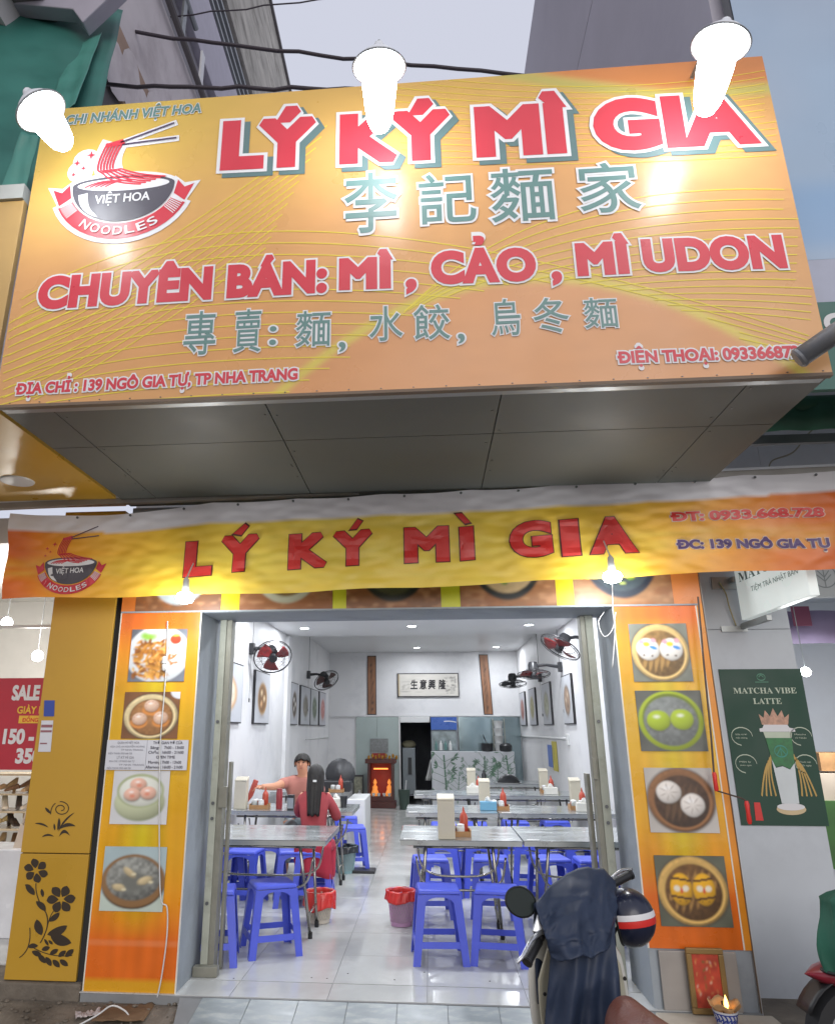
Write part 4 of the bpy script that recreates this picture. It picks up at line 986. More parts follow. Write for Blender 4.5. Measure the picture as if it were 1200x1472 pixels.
# kitchen doorway contents
t = thing('kitchen_cabinet', 'narrow grey cabinet with a rice sack on top inside the dark doorway', 'cabinet', (-.5, 16.9, 0))
part('cabinet', MB().box(-.62, -.34, 16.75, 17.1, .2, 1.15), mat('dull_grey', hx('7d8488'), rough=.5), t, world=True, bevel=.008)
part('handle', MB().box(-.50, -.42, 16.735, 16.748, .6, .95), m_blk, t, world=True)
part('sack', MB().ball((-.48, 16.9, 1.22), .16, .14, .09), mat('sack_cloth', hx('8f8a70'), rough=.9, bump=.3), t, world=True, smooth=True)
t = thing('leaning_cloth', 'white cloth hanging at the edge of the dark doorway', 'cloth', (-.03, 16.4, .6))
part('cloth', MB().grid(lambda u, v: (-.13 + .12 * v + .06 * u * (1 - v) + .05 * u, 16.43 + .02 * sin(u * 9), .5 + .42 * v), 8, 8), m_wht, t, world=True, smooth=True, solid=.004)

# shrine
t = thing('spirit_shrine', 'red wooden floor shrine with glowing orange lights against the back wall', 'shrine', (-1.03, 16.1, 0))
m_lac = mat('red_lacquer', hx('4f2018'), rough=.35, var=.15, vs=9); m_gold = mat('gilt', hx('b9863a'), rough=.3, metal=.7)
x0, x1 = -1.32, -.78
part('base', MB().box(x0 - .04, x1 + .04, 15.85, 16.35, 0, .12), m_lac, t, world=True, bevel=.01)
part('side_panel', MB().box(x0, x0 + .05, 15.9, 16.33, .121, .86), m_lac, t, world=True); part('side_panel', MB().box(x1 - .05, x1, 15.9, 16.33, .121, .86), m_lac, t, world=True)
part('back_panel', MB().box(x0 + .051, x1 - .051, 16.28, 16.33, .121, .86), mat('glowing_red_back', hx('8a2a18'), rough=.5, emit=.03, ecol=hx('ff3a10')), t, world=True)
part('shelf', MB().box(x0 + .051, x1 - .051, 15.9, 16.27, .121, .22), m_lac, t, world=True)
part('roof', MB().box(x0 - .05, x1 + .05, 15.86, 16.36, .861, .95), m_lac, t, world=True, bevel=.01)
b = MB()
for k in range(9): b.ball((x0 + .03 + .072 * k, 15.88, .98 + .03 * (k % 2)), .03, .03, .045, 8, 5)
part('carved_crest', b, m_gold, t, world=True, smooth=True, kind='stuff')
m_glow = mat('orange_glow', (1, .2, .03), emit=2.2, ecol=(1, .28, .05), var=0)
part('light_bar', MB().box(x0 + .12, x1 - .12, 16.0, 16.03, .74, .765), m_glow, t, world=True)
for xx in (-1.18, -.88):
    s = part('deity_figure', MB().lathe([(.075, 0), (.085, .04), (.05, .12), (.055, .17), (.02, .21), (.04, .25), (.03, .29), (.004, .33)], 12, Matrix.Translation((xx, 16.1, .221))), mat('glowing_figure', hx('d98a3a'), rough=.4, emit=.6, ecol=(1, .35, .08)), t, world=True, smooth=True)
for k in range(4):
    part('offering_cup', MB().lathe([(.025, 0), (.035, .05), (.037, .06)], 10, Matrix.Translation((-1.2 + .11 * k, 15.94, .221))), m_wht, t, world=True, smooth=True)
ld = bpy.data.lights.new('shrine_glow', 'POINT'); ld.energy = .5; ld.color = (1, .3, .08); ld.shadow_soft_size = .05
lo = bpy.data.objects.new('shrine_glow', ld); col.objects.link(lo); lo.parent = t; lo.location = (0, -.1, .55)
t = thing('framed_photo', 'small dark framed picture standing left of the glowing shrine', 'picture', (-1.52, 16.2, .2))
part('stand', MB().box(-1.68, -1.41, 15.95, 16.35, 0, .20), m_lac, t, world=True)
part('frame', MB().box(-1.66, -1.43, 16.2, 16.23, .2, .62), m_frame, t, world=True); part('picture', MB().box(-1.63, -1.46, 16.19, 16.199, .23, .58), mat('old_photo', hx('8a8a78'), rough=.5, var=.5, vs=14), t, world=True)
part('vase', MB().lathe([(.03, 0), (.05, .05), (.02, .1), (.03, .13)], 10, Matrix.Translation((-1.5, 16.05, .2))), m_wht, t, world=True, smooth=True)
px_ = pxrect(YB - .03, 532, 1062, 558, 1082)
t = thing('wall_notice', 'grey printed notice on the pale panel above the red paper', 'notice', (px_[0], YB - .03, px_[2]))
part('plate', MB().box(px_[0], px_[1], YB - .045, YB - .031, px_[2], px_[3]), mat('notice_grey', hx('7d807f'), rough=.5, var=.2, vs=30), t, world=True)
px_ = pxrect(YB - .03, 535, 1083, 554, 1111)
o = part('red_paper', MB().box(px_[0], px_[1], YB - .042, YB - .031, px_[2], px_[3]), mat('red_paper', hx('9a332b'), rough=.6, var=.15, vs=14), None, loc=((px_[0]), YB - .036, px_[2]), world=True)
tag(o, 'plain red paper stuck on the panel above the shrine', 'paper')
t = thing('floor_basket', 'dark bin with a stick in it right of the glowing shrine', 'bin', (-.56, 15.7, 0))
part('bin', MB().lathe([(.09, 0), (.12, .36), (.125, .37)], 14), mat('dark_green_bin', hx('3f5048'), rough=.5), t, smooth=True); part('stick', MB().tube([(0, 0, .1), (.05, .03, .55)], .01), m_wht, t)
# conduits and strips on the walls
def trunk(pts, label, r=.012): 
    return cable('cable_trunking', pts, r, m_wht, label, 'cable trunking', 4)
q = [onX(445, 1060, XL + .012), onX(474, 1058, XL + .012)]
trunk([onX(440, 1063, XL + .012), (XL + .012, 16.4, onX(440, 1063, XL)[2])], 'white trunking running along the left wall near the back corner')
trunk([(XR - .012, 16.4, 1.40), (XR - .012, 11.05, 1.42)], 'white trunking running along the right wall below the pictures', .022)
t = thing('wall_switch', 'white switch box at the end of the trunking on the right wall', 'switch', (XR, 11.0, 1.40)); part('box', MB().box(XR - .03, XR, 10.9, 11.05, 1.33, 1.48), m_wht, t, world=True, bevel=.004)
t = thing('wall_leaflet', 'blue and yellow leaflets hanging on the right wall below the trunking', 'leaflet', (XR, 12.3, .93))
part('yellow_sheet', MB().box(XR - .014, XR - .008, 12.0, 12.45, .92, 1.36), mat('leaflet_yellow', hx('bdb04a'), rough=.5), t, world=True)
part('blue_sheet', MB().box(XR - .022, XR - .016, 12.42, 12.85, .96, 1.30), mat('leaflet_blue', hx('5f78b8'), rough=.5, var=.2, vs=9), t, world=True)

# ---- wall fans
m_wire = mat('fan_wire', hx('3a3a3c'), rough=.35, metal=.4); m_blade = mat('fan_blade_red', hx('7c2b2b'), rough=.3, trans=.0, var=.05); m_bladed = mat('fan_blade_dark', hx('4a3230'), rough=.3)
def fan(px, py, X, dist_out, nrm, r, label, blade, phase=0.):
    side = 1 if X < 0 else -1
    c = Vector(onX(px, py, X + dist_out * side)); n = Vector(nrm).normalized()
    t = thing('wall_fan', label, 'fan', c, group='wall fans')
    M = n.to_track_quat('Z', 'Y').to_matrix().to_4x4()
    b = MB(); k = 28
    for (rr, zz, w) in ((r, 0, .007), (r * .98, .022, .004), (r * .62, .05, .0022), (r * .3, .058, .0022), (r * .7, -.035, .0022), (r * .35, -.045, .0022)):
        b.tube([M @ Vector((rr * cos(2 * pi * i / k), rr * sin(2 * pi * i / k), zz)) for i in range(k + 1)], w, 5, caps=False)
    part('guard_ring', b, m_wire, t, smooth='all')
    b = MB()
    for i in range(20):
        a = 2 * pi * i / 20
        b.tube([M @ Vector((.05 * cos(a), .05 * sin(a), .06)), M @ Vector((r * .62 * cos(a), r * .62 * sin(a), .05)), M @ Vector((r * cos(a), r * sin(a), .0))], .0014, 4)
        b.tube([M @ Vector((.05 * cos(a), .05 * sin(a), -.05)), M @ Vector((r * .7 * cos(a), r * .7 * sin(a), -.035)), M @ Vector((r * cos(a), r * sin(a), .0))], .0014, 4)
    part('guard_wires', b, m_wire, t, kind='stuff')
    for q in range(3):
        a = phase + 2 * pi * q / 3
        def bf(u, v):
            rad = .04 + (r * .86 - .04) * v; ang = a + (u - .5) * (1.35 - .35 * v) + .25 * v; return M @ Vector((rad * cos(ang), rad * sin(ang), .02 * (u - .5) * 2 + .005))
        part('blade', MB().grid(bf, 6, 6), blade, t, smooth=True, solid=.003)
    part('hub', MB().lathe([(.02, .045), (.045, .035), (.05, .0), (.045, -.02)], 14, M), m_blk, t, smooth=True)
    part('badge', MB().lathe([(.0, .064), (.05, .062), (.052, .056)], 14, M, caps=False), m_blk, t, smooth=True)
    part('motor_housing', MB().lathe([(.05, -.04), (.075, -.06), (.075, -.13), (.06, -.17), (.02, -.18)], 16, M), m_blk, t, smooth=True)
    base = Vector((X + .03 * side, c.y + .02, c.z + .10)) - c; mot = M @ Vector((0, 0, -.12))
    part('arm', MB().tube([mot, (mot + base) / 2 + Vector((0, 0, .02)), base], [.022, .02, .028], 8), m_blk, t, smooth=True)
    part('wall_bracket', MB().box(base.x - .03, base.x + .03, base.y - .045, base.y + .045, base.z - .07, base.z + .07), m_blk, t, bevel=.006)
    part('cord', MB().tube([base + Vector((0, .03, .05)), base + Vector((0, .03, .8))], .004, 5), m_blk, t)
    part('pull_cord', MB().tube([base + Vector((0, -.03, -.05)), base + Vector((.0, -.035, -.6))], .0025, 4), m_blk, t)
    part('cord_end', MB().lathe([(.006, -.65), (.009, -.62), (.006, -.6)], 8, Matrix.Translation(base + Vector((0, -.035, 0)))), m_blk, t)
fan(392, 944, XL, .30, (.25, -.62, -.55), .235, 'black wall fan with red blades, nearest on the left wall', m_blade, .3)
fan(469, 978, XL, .36, (.42, -.45, -.65), .235, 'dark wall fan on the left wall, farther back above the four pictures', m_bladed, .9)
fan(805, 930, XR, .36, (-.52, -.22, -.80), .25, 'black wall fan with red blades on the right wall, nearest the opening and tilted', m_blade, .2)
fan(767, 969, XR, .42, (.0, -.16, -.97), .235, 'wall fan with red blades facing down, second on the right wall', m_blade, .5)
fan(737, 983, XR, .50, (.02, -.16, -.97), .235, 'wall fan facing down, farthest on the right wall', m_wire, .8)
# ============================================================ FURNITURE
m_ss = mat('stainless_top', hx('aeb3b4'), rough=.2, metal=.7, var=.03, vs=3, stretch=(1, 3, 1))
m_sse = mat('stainless_edge', hx('a8acab'), rough=.3, metal=.6, var=.05, vs=5)
m_tube = mat('steel_tube', hx('a09e98'), rough=.22, metal=.95, var=.05)
m_foot = mat('black_rubber', hx('202122'), rough=.7)
def table(w, d, h=.74):
    t = thing('steel_table', '', 'table')
    part('tabletop', MB().box(0, w, 0, d, h - .006, h), m_ss, t)
    part('apron', MB().box(.004, w - .004, .004, .018, h - .04, h - .0065).box(.004, w - .004, d - .018, d - .004, h - .04, h - .0065).box(.004, .018, .019, d - .019, h - .04, h - .0065).box(w - .018, w - .004, .019, d - .019, h - .04, h - .0065), m_sse, t)
    for s, x in ((-1, .20), (1, w - .22)):
        for y0, y1 in ((.34, 0), (d - .20, 0)):
            l = part('leg', MB().tube([(x, y0 + (-.22 if y0 < d / 2 else .10), h - .045), (x + .06 * s, y0, .02)], .0125, 8), m_tube, t, smooth='all')
            part('foot', MB().lathe([(.017, 0), (.018, .045)], 8, Matrix.Translation((x + .0605 * s, y0, 0))), m_foot, l)
        part('leg_brace', MB().tube([(x + .05 * s, .32, .17), (x + .05 * s, d - .21, .17)], .009, 6), m_tube, t, smooth='all')
    for y in (.16, d - .16):
        part('frame_rail', MB().tube([(.10, y, h - .07), (w - .10, y, h - .07)], .011, 6), m_tube, t, smooth='all')
        pts = sm([(.12, y, h - .14), (.16, y, h - .30), (.28, y, h - .36), (w / 2, y, h - .37), (w - .28, y, h - .36), (w - .16, y, h - .30), (w - .12, y, h - .14)], 4)
        part('curved_brace', MB().tube(pts, .009, 6), m_tube, t, smooth='all')
    part('clip', MB().box(.03, .12, .03, .055, h + .0005, h + .004), m_wht, t)
    return t
tabs = [('A', .93, .86, -.255, 6.03, 'steel table with a chopstick box on its right end, front row by the aisle'),
        ('B', 1.22, .86, .685, 6.05, 'steel table in the front row against the right wall, behind the scooter'),
        ('A', .93, .8, -.27, 7.91, 'steel table by the aisle in the second row on the right side'),
        ('B', 1.22, .8, .67, 7.93, 'steel table with a blue tissue box near it, second row against the right wall'),
        ('A', .93, .8, -.23, 9.95, 'steel table by the aisle in the third row on the right side'),
        ('B', 1.22, .8, .71, 9.95, 'steel table by the right wall in the third row'),
        ('B', 1.22, .8, .66, 12.0, 'steel table with bowls, farthest row in front of the bamboo counter'),
        ('B', 1.22, .88, -2.03, 5.93, 'empty steel table on the left side nearest the opening'),
        ('B', 1.35, .8, -2.16, 7.93, 'steel table on the left wall where the man and woman sit'),
        ('B', .95, .7, -2.16, 10.2, 'steel table with a black box on it, farthest on the left wall')]
protos = {}
for kind, w, d, x, y, lab in tabs:
    k = (w, d)
    if k not in protos: t = table(w, d); protos[k] = t
    else: t = copy_tree(protos[k])
    t.location = (x, y, 0); t['label'] = lab; t['group'] = 'stainless steel tables'

m_blue = mat('blue_plastic', hx('4858cc'), rough=.38, var=.05, vs=8)
def stool():
    t = thing('plastic_stool', '', 'stool')
    Hs, a, b = .46, .150, .195
    def q(f, z): return a + (b - a) * (Hs - z) / Hs
    part('seat', MB().hexa([(-a - .004, -a - .004, Hs - .028), (a + .004, -a - .004, Hs - .028), (a + .004, a + .004, Hs - .028), (-a - .004, a + .004, Hs - .028)],
                           [(-a + .006, -a + .006, Hs), (a - .006, -a + .006, Hs), (a - .006, a - .006, Hs), (-a + .006, a - .006, Hs)]), m_blue, t, bevel=.010)
    zt = Hs - .03
    for sx_ in (-1, 1):
        for sy in (-1, 1):
            # L-section leg
            def P2(z, w, k):
                e = q(0, z); th = .006
                L = [(e, e), (e - w, e), (e - w, e - th), (e - th, e - th), (e - th, e - w), (e, e - w)]
                return [(sx_ * x, sy * y, z) for x, y in L]
            bot = P2(0, .050, 0); mid = P2(.12, .052, 0); top = P2(zt, .060, 0)
            vs = bot + mid + top; fs = [tuple(range(5, -1, -1)), tuple(range(12, 18))]
            for s in range(2): fs += [(s * 6 + i, s * 6 + (i + 1) % 6, s * 6 + 6 + (i + 1) % 6, s * 6 + 6 + i) for i in range(6)]
            part('leg', MB().add(vs, fs), m_blue, t)
    for k in range(4):
        R = Matrix.Rotation(k * pi / 2, 4, 'Z')
        def pan(z0, z1, in0, in1, nm, arch=0):
            e0, e1 = q(0, z0) - .001, q(0, z1) - .001
            pts = [(-e0 + in0, -e0, z0), (e0 - in0, -e0, z0), (e1 - in1, -e1, z1), (-e1 + in1, -e1, z1)]
            part(nm, MB().hexa([R @ Vector(pts[0]), R @ Vector(pts[1]), R @ Vector((pts[1][0], pts[1][1] + .006, z0)), R @ Vector((pts[0][0], pts[0][1] + .006, z0))],
                               [R @ Vector(pts[3]), R @ Vector(pts[2]), R @ Vector((pts[2][0], pts[2][1] + .006, z1)), R @ Vector((pts[3][0], pts[3][1] + .006, z1))]), m_blue, t)
        pan(.105, .145, .052, .052, 'rail'); 
        # arched apron under the seat
        e = q(0, zt); e2 = q(0, zt - .045); N_ = 8; vs = []
        for i in range(N_ + 1):
            u = i / N_; xx = (-e2 + .055) + (2 * e2 - .11) * u; dz = .05 - .035 * (1 - abs(2 * u - 1) ** 3)
            for (yy) in (0, .006): vs += [R @ Vector((xx * e / e2, -e + .001 + yy, zt)), R @ Vector((xx, -q(0, zt - dz) + .001 + yy, zt - dz))]
        fs = []
        for i in range(N_):
            o = i * 4; fs += [(o, o + 1, o + 5, o + 4), (o + 2, o + 6, o + 7, o + 3), (o + 1, o + 3, o + 7, o + 5)]
        part('apron', MB().add(vs, fs), m_blue, t)
    return t
proto_s = stool(); first_s = True
def place_stool(x, y, rz, lab, z=0):
    global first_s
    s = proto_s if first_s else copy_tree(proto_s); first_s = False
    s.location = (x, y, z); s.rotation_euler = (0, 0, radians(rz)); s['label'] = lab; s['group'] = 'blue plastic stools'
    return s
def st(px, py, rz, lab):       # px,py = centre of the seat in the photograph
    p = onZ(px, py, .46); place_stool(p[0], p[1], rz, lab)
st(392, 1267, 24, 'blue stool standing alone in front of the left table, nearest the opening')
st(308, 1276, 12, 'blue stool half hidden behind the left shutter track')
st(629, 1274, 4, 'blue stool in front of the right tables, just right of the red bin')
st(713, 1275, -6, 'blue stool in front of the right tables, beside the scooter mirror')
st(618, 1232, 5, 'blue stool tucked under the aisle end of the front right table')
st(705, 1232, -4, 'blue stool tucked under the front right table, behind the curved brace')
st(790, 1232, 8, 'blue stool tucked under the front right wall table, above the raincoat')
st(852, 1234, 3, 'blue stool by the right shutter track, above the scooter handlebar')
st(635, 1212, -3, 'blue stool behind the front right table, nearest the aisle')
st(689, 1212, 4, 'blue stool behind the front right table, second from the aisle')
st(762, 1212, -8, 'blue stool behind the front right wall table, left one')
st(830, 1212, 6, 'blue stool behind the front right wall table, right one')
st(638, 1183, 2, 'blue stool behind the second right row, nearest the aisle')
st(682, 1183, -3, 'blue stool behind the second right row, below the chopstick box')
st(740, 1180, 3, 'blue stool behind the second right row, left of the wall tables')
st(797, 1179, 5, 'blue stool behind the second right row, nearest the right wall')
st(424, 1221, 12, 'blue stool under the right end of the left front table')
st(452, 1216, 3, 'blue stool behind the left front table beside the red shirt')
st(352, 1221, -5, 'blue stool tucked under the middle of the left front table')
st(386, 1213, 8, 'blue stool far under the left front table, behind its curved brace')
st(330, 1214, 8, 'blue stool far under the left front table, near the left wall')
st(497, 1173, 4, 'blue stool standing in the aisle just right of the woman in red')
place_stool(-1.62, 9.05, 5, 'blue stool under the man facing the opening')
place_stool(-1.13, 7.42, 5, 'blue stool the woman in red sits on')
place_stool(-.95, 9.2, 10, 'blue stool behind the left wall table, beside the man')

# ---- waste baskets
def basket(px, py, r0, r1, h, cbk, cbag, label, bag_h, rz=0):
    p = onZ(px, py, 0); t = thing('waste_basket', label, 'waste basket', (p[0], p[1], 0), group='waste baskets')
    m = mat('basket_' + cbk, hx(cbk), rough=.45, var=.05); mb_ = mat('bag_' + cbag, hx(cbag), rough=.3, var=.12, vs=9, spec=.6)
    R = lambda z: r0 + (r1 - r0) * z / h
    part('base', MB().lathe([(0.0, .002), (r0, .002), (R(.03), .03), (R(.03) - .004, .03), (r0 - .004, .006), (0, .006)], 28, caps=False), m, t, smooth=True)
    b = MB(); n = 26
    for s in (-1, 1):
        for k in range(n):
            a0 = 2 * pi * k / n
            pts = []
            for i in range(9):
                z = .03 + (h - .06) * i / 8; a = a0 + s * .9 * i / 8; pts.append((R(z) * cos(a), R(z) * sin(a), z))
            b.tube(pts, .0028, 4, caps=False)
    part('lattice', b, m, t, kind='stuff')
    part('rim', MB().lathe([(R(h - .03), h - .03), (R(h), h), (R(h) + .006, h), (R(h) - .005, h - .03)], 28, caps=False), m, t, smooth=True)
    part('liner', MB().lathe([(0, .012), (r0 - .012, .012), (R(h - .06) - .012, h - .06)], 20, caps=False), mat('liner_' + cbk, tuple(.45 * c + .2 for c in hx(cbk)), rough=.6, var=.2), t, smooth=True)
    def bf(u, v):
        a = 2 * pi * u; 
        if v < .3: z = h - .05 + (.055 + .006 * sin(a * 5)) * v / .3; r = R(h) - .008 + .004 * sin(a * 9)
        else:
            q = (v - .3) / .7; z = h + .006 - bag_h * q * (1 + .12 * sin(a * 3 + 1)); r = R(h) + .012 + .008 * q + .006 * sin(a * 11 + q * 3) + .004 * sin(a * 23)
        return (r * cos(a), r * sin(a), z)
    part('bag', MB().grid(bf, 72, 12), mb_, t, smooth='all', solid=.0015)
    return t
basket(459, 1326, .085, .115, .24, 'c9c2b4', 'd23a35', 'white lattice waste basket with a red bag, beside the left front stool', .135)
basket(577, 1330, .088, .112, .26, 'b48cb0', 'c8322e', 'mauve lattice waste basket with a crumpled red bag, beside the right front stools', .085)
basket(496, 1255, .095, .13, .28, '8fb0b4', '2c3034', 'pale blue lattice waste basket with a black bag, in the aisle behind the woman', .075)
o = basket(592, 1215, .085, .115, .24, 'c49a98', 'b98a86', 'pinkish waste basket under the aisle end of the front right table', .07)

# ---- things on the tables
m_beige = mat('beige_plastic', hx('b9b3a2'), rough=.45, var=.05); m_chili = mat('chili_bottle', hx('a5402c'), rough=.3, var=.1); m_wood = mat('light_wood', hx('9a744c'), rough=.6, var=.15, vs=20)
m_clear = mat('clear_jar', hx('a8aca8'), rough=.1, var=.05); m_tissue_b = mat('tissue_blue', hx('5f93b0'), rough=.5); m_tissue_w = mat('tissue_white', hx('c8c6be'), rough=.5); m_pap = mat('paper_tissue', hx('d8d8d4'), rough=.9)
TZ = .7405
def chopbox(x, y, lab, s=1., grp='chopstick boxes on the tables'):
    t = thing('chopstick_box', lab, 'chopstick box', (x, y, TZ), group=grp)
    w, d, h = .062 * s, .05 * s, .29 * s
    part('case', MB().hexa([(-w, -d, 0), (w, -d, 0), (w, d, 0), (-w, d, 0)], [(-w, -d, h * .90), (w, -d, h * .90), (w, d, h), (-w, d, h)]), m_beige, t, bevel=.006)
    part('lid', MB().hexa([(-w - .004, -d - .004, h * .905), (w + .004, -d - .004, h * .905), (w + .004, d + .004, h * 1.005), (-w - .004, d + .004, h * 1.005)], [(-w, -d, h * .955), (w, -d, h * .955), (w, d, h * 1.05), (-w, d, h * 1.05)]), m_beige, t, bevel=.004)
def caddy(x, y, lab, tissue='w'):
    t = thing('condiment_tray', lab, 'condiment tray', (x, y, TZ), group='condiment trays on the tables')
    part('tray', MB().box(-.10, .10, -.08, .08, 0, .012).box(-.10, -.092, -.08, .08, .0125, .05).box(.092, .10, -.08, .08, .0125, .05).box(-.0915, .0915, -.08, -.073, .0125, .04).box(-.0915, .0915, .073, .08, .0125, .05), m_wood, t)
    for q, (dx, dy) in enumerate(((-.05, -.03), (-.045, .04), (.02, -.035))):
        j = part('jar', MB().lathe([(.028, 0), (.032, .01), (.032, .055), (.026, .062)], 14, Matrix.Translation((dx, dy, .013))), (m_clear, m_chili, m_wht)[q], t, smooth=True)
        part('lid', MB().lathe([(.029, .0625), (.029, .075), (.01, .08)], 14, Matrix.Translation((dx, dy, .013))), m_wht, j, smooth=True)
    j = part('chili_bottle', MB().lathe([(.03, 0), (.033, .01), (.033, .12), (.024, .145), (.012, .16)], 14, Matrix.Translation((.05, .03, .013))), m_chili, t, smooth=True)
    part('nozzle', MB().lathe([(.012, .161), (.003, .20)], 10, Matrix.Translation((.05, .03, .013))), m_chili, j, smooth=True)
def tissue(x, y, lab, m=None):
    t = thing('tissue_box', lab, 'tissue box', (x, y, TZ), group='tissue boxes on the tables')
    part('box', MB().box(-.085, .085, -.05, .05, 0, .085), m or m_tissue_w, t, bevel=.006)
    part('tissue', MB().grid(lambda u, v: ((u - .5) * .08 * (1 - .5 * v), .012 * sin(u * 7 + v * 3), .086 + .05 * v * (1 - .5 * abs(u - .4))), 6, 4), m_pap, t, smooth=True, solid=.001)
chopbox(onZ(642, 1206, TZ)[0], 6.12, 'large beige chopstick box standing on the front right aisle table', 1.05)
caddy(.20, 6.28, 'condiment tray left of the large chopstick box on the front right table')
def TP(px, py): q = onZ(px, py, TZ); return q[0], q[1]
x, y = TP(696, 1158); 
chopbox(*TP(697, 1160), 'beige chopstick box on the second right row near the blue tissue box', .95); caddy(TP(700, 1163)[0] + .12, TP(700, 1163)[1] - .08, 'condiment tray with a red bottle on the second right row')
tissue(*TP(702, 1165), 'blue tissue box at the join of the second row tables', m_tissue_b)
chopbox(*TP(828, 1158), 'grey beige chopstick box on the second row by the right wall', .95); caddy(*TP(832, 1164), 'condiment tray with a red bottle on the second row by the right wall'); tissue(*TP(841, 1167), 'white tissue box at the wall end of the second right row')
chopbox(*TP(678, 1136), 'beige chopstick box on the third right row by the aisle', .95); caddy(*TP(683, 1140), 'condiment tray on the third right row by the aisle'); tissue(*TP(680, 1141), 'white tissue box on the third right row by the aisle')
chopbox(*TP(782, 1137), 'beige chopstick box on the third right row by the wall', .95); caddy(*TP(788, 1140), 'condiment tray with a red bottle on the third right row by the wall'); tissue(*TP(792, 1142), 'white tissue box on the third right row by the wall')
t = thing('dish_rack', 'dark covered dish on the farthest right table before the bamboo counter', 'dish cover', (*TP(731, 1126), TZ))
part('cover', MB().lathe([(.17, 0), (.18, .02), (.13, .09), (.03, .13), (.0, .135)], 18), m_blk, t, smooth=True); part('plate', MB().lathe([(.0, -.0), (.2, .004), (.205, .012)], 18, caps=False), m_wht, t, smooth=True)
o = lump('black_bottle', 'small black bottle on the farthest right table', 'bottle', [(.035, 0), (.038, .02), (.038, .12), (.02, .15), (.018, .18)], m_blk, (*TP(696, 1125), TZ))
# left tables
chopbox(-2.03, 8.12, 'pale chopstick box on the left wall table against the wall', 1.05); caddy(-1.83, 8.15, 'condiment tray with jars on the left wall table beside the chopstick box')
o = lump('chili_bottle', 'red chili bottle standing on the left wall table left of the woman', 'bottle', [(.032, 0), (.035, .01), (.035, .16), (.03, .18), (.03, .20)], mat('dark_red_bottle', hx('8c2f36'), rough=.35), (*TP(401, 1163), TZ))
t = thing('menu_holder', 'small black menu box on the left wall table beside the woman', 'menu holder', (*TP(418, 1165), TZ)); part('box', MB().box(-.035, .035, -.03, .03, 0, .15), m_blk, t, bevel=.004); part('card', MB().box(-.03, .03, -.034, -.031, .02, .12), MATS['fridge_grey'], t)
tissue(*TP(483, 1160), 'white tissue box with a raised tissue on the left wall table, right of the woman')
o = lump('black_cup', 'black cup beside the tissue box on the left wall table', 'cup', [(.03, 0), (.04, .11), (.042, .115)], m_blk, (*TP(494, 1161), TZ))
caddy(*TP(484, 1139), 'low tray of herbs on the farthest left table')
t = thing('warmer_box', 'black rounded appliance with an open domed lid on the farthest left table', 'appliance', (-.96 - .33, 10.45, TZ))
part('body', MB().box(-.20, .20, -.14, .14, 0, .14), m_blk, t, bevel=.015)
part('dome', MB().lathe([(.21, 0), (.20, .03), (.15, .06), (.0, .075)], 20, Matrix.Translation((0.03, .13, .21)) @ Matrix.Rotation(radians(80), 4, 'X')), m_blk, t, smooth=True)
t = thing('floor_mat', 'dark flat object on the floor under the farthest left table', 'mat', (-.86, 9.0, 0)); part('mat', MB().box(-.12, .2, -.1, .12, 0, .03), m_blk, t, bevel=.008)
t = thing('side_cabinet', 'white low cabinet beside the left wall table below the appliance', 'cabinet', (-1.0, 10.6, 0)); part('body', MB().box(-.12, .12, -.4, .5, .0, .66), m_wht, t, bevel=.01)
o = caddy(-1.95, 6.3, 'condiment tray at the wall end of the left front table')

# ============================================================ PEOPLE
m_skin = mat('skin', hx('b98468'), rough=.55, var=.05); m_hair = mat('black_hair', hx('14100d'), rough=.65, var=.3, vs=30, bump=.3, bs=80)
m_redsh = mat('red_shirt', hx('923a3f'), rough=.85, var=.12, vs=9, bump=.4, bs=22); m_reddk = mat('red_trousers', hx('a82c40'), rough=.85, var=.1); m_pinksh = mat('beige_shirt', hx('a86f64'), rough=.85, var=.08)
def skin(name, nodes, edges, root, m, parent, sub=2):
    names = list(nodes); me = bpy.data.meshes.new(name); me.from_pydata([nodes[n][0] for n in names], [(names.index(a), names.index(b)) for a, b in edges], [])
    me.materials.append(m); o = bpy.data.objects.new(name, me); col.objects.link(o); o.parent = parent
    md = o.modifiers.new('skin', 'SKIN'); md.use_smooth_shade = True
    for i, n in enumerate(names):
        r = nodes[n][1]; sv = me.skin_vertices[0].data[i]; sv.radius = (r, r) if not isinstance(r, tuple) else r; sv.use_root = (n == root)
    s = o.modifiers.new('sub', 'SUBSURF'); s.levels = sub; s.render_levels = sub
    return o
def chain(*n): return [(n[i], n[i + 1]) for i in range(len(n) - 1)]
def hand(parent, w, d, side, curl=.6):
    """five separate fingers from wrist w pointing along d"""
    w = Vector(w); d = Vector(d).normalized(); up = Vector((0, 0, 1)); s = d.cross(up).normalized(); u = s.cross(d)
    nodes = {'w': (tuple(w), .024), 'p': (tuple(w + d * .05), (.036, .018))}; E_ = [('w', 'p')]
    for i, (o, L) in enumerate(((-.028, .06), (-.010, .07), (.010, .066), (.027, .052))):
        a = w + d * .08 + s * o; b = a + d * L * .5 - u * .01; c = b + (d * cos(curl) - u * sin(curl)) * L * .5
        nodes['a%d' % i] = (tuple(a), .010); nodes['b%d' % i] = (tuple(b), .009); nodes['c%d' % i] = (tuple(c), .007); E_ += [('p', 'a%d' % i), ('a%d' % i, 'b%d' % i), ('b%d' % i, 'c%d' % i)]
    a = w + d * .04 + s * side * .035 ; b = w + d * .075 + s * side * .05 - u * .015
    nodes['t0'] = (tuple(a), .011); nodes['t1'] = (tuple(b), .009); E_ += [('w', 't0'), ('t0', 't1')]
    return skin('hand', nodes, E_, 'w', m_skin, parent, 1)
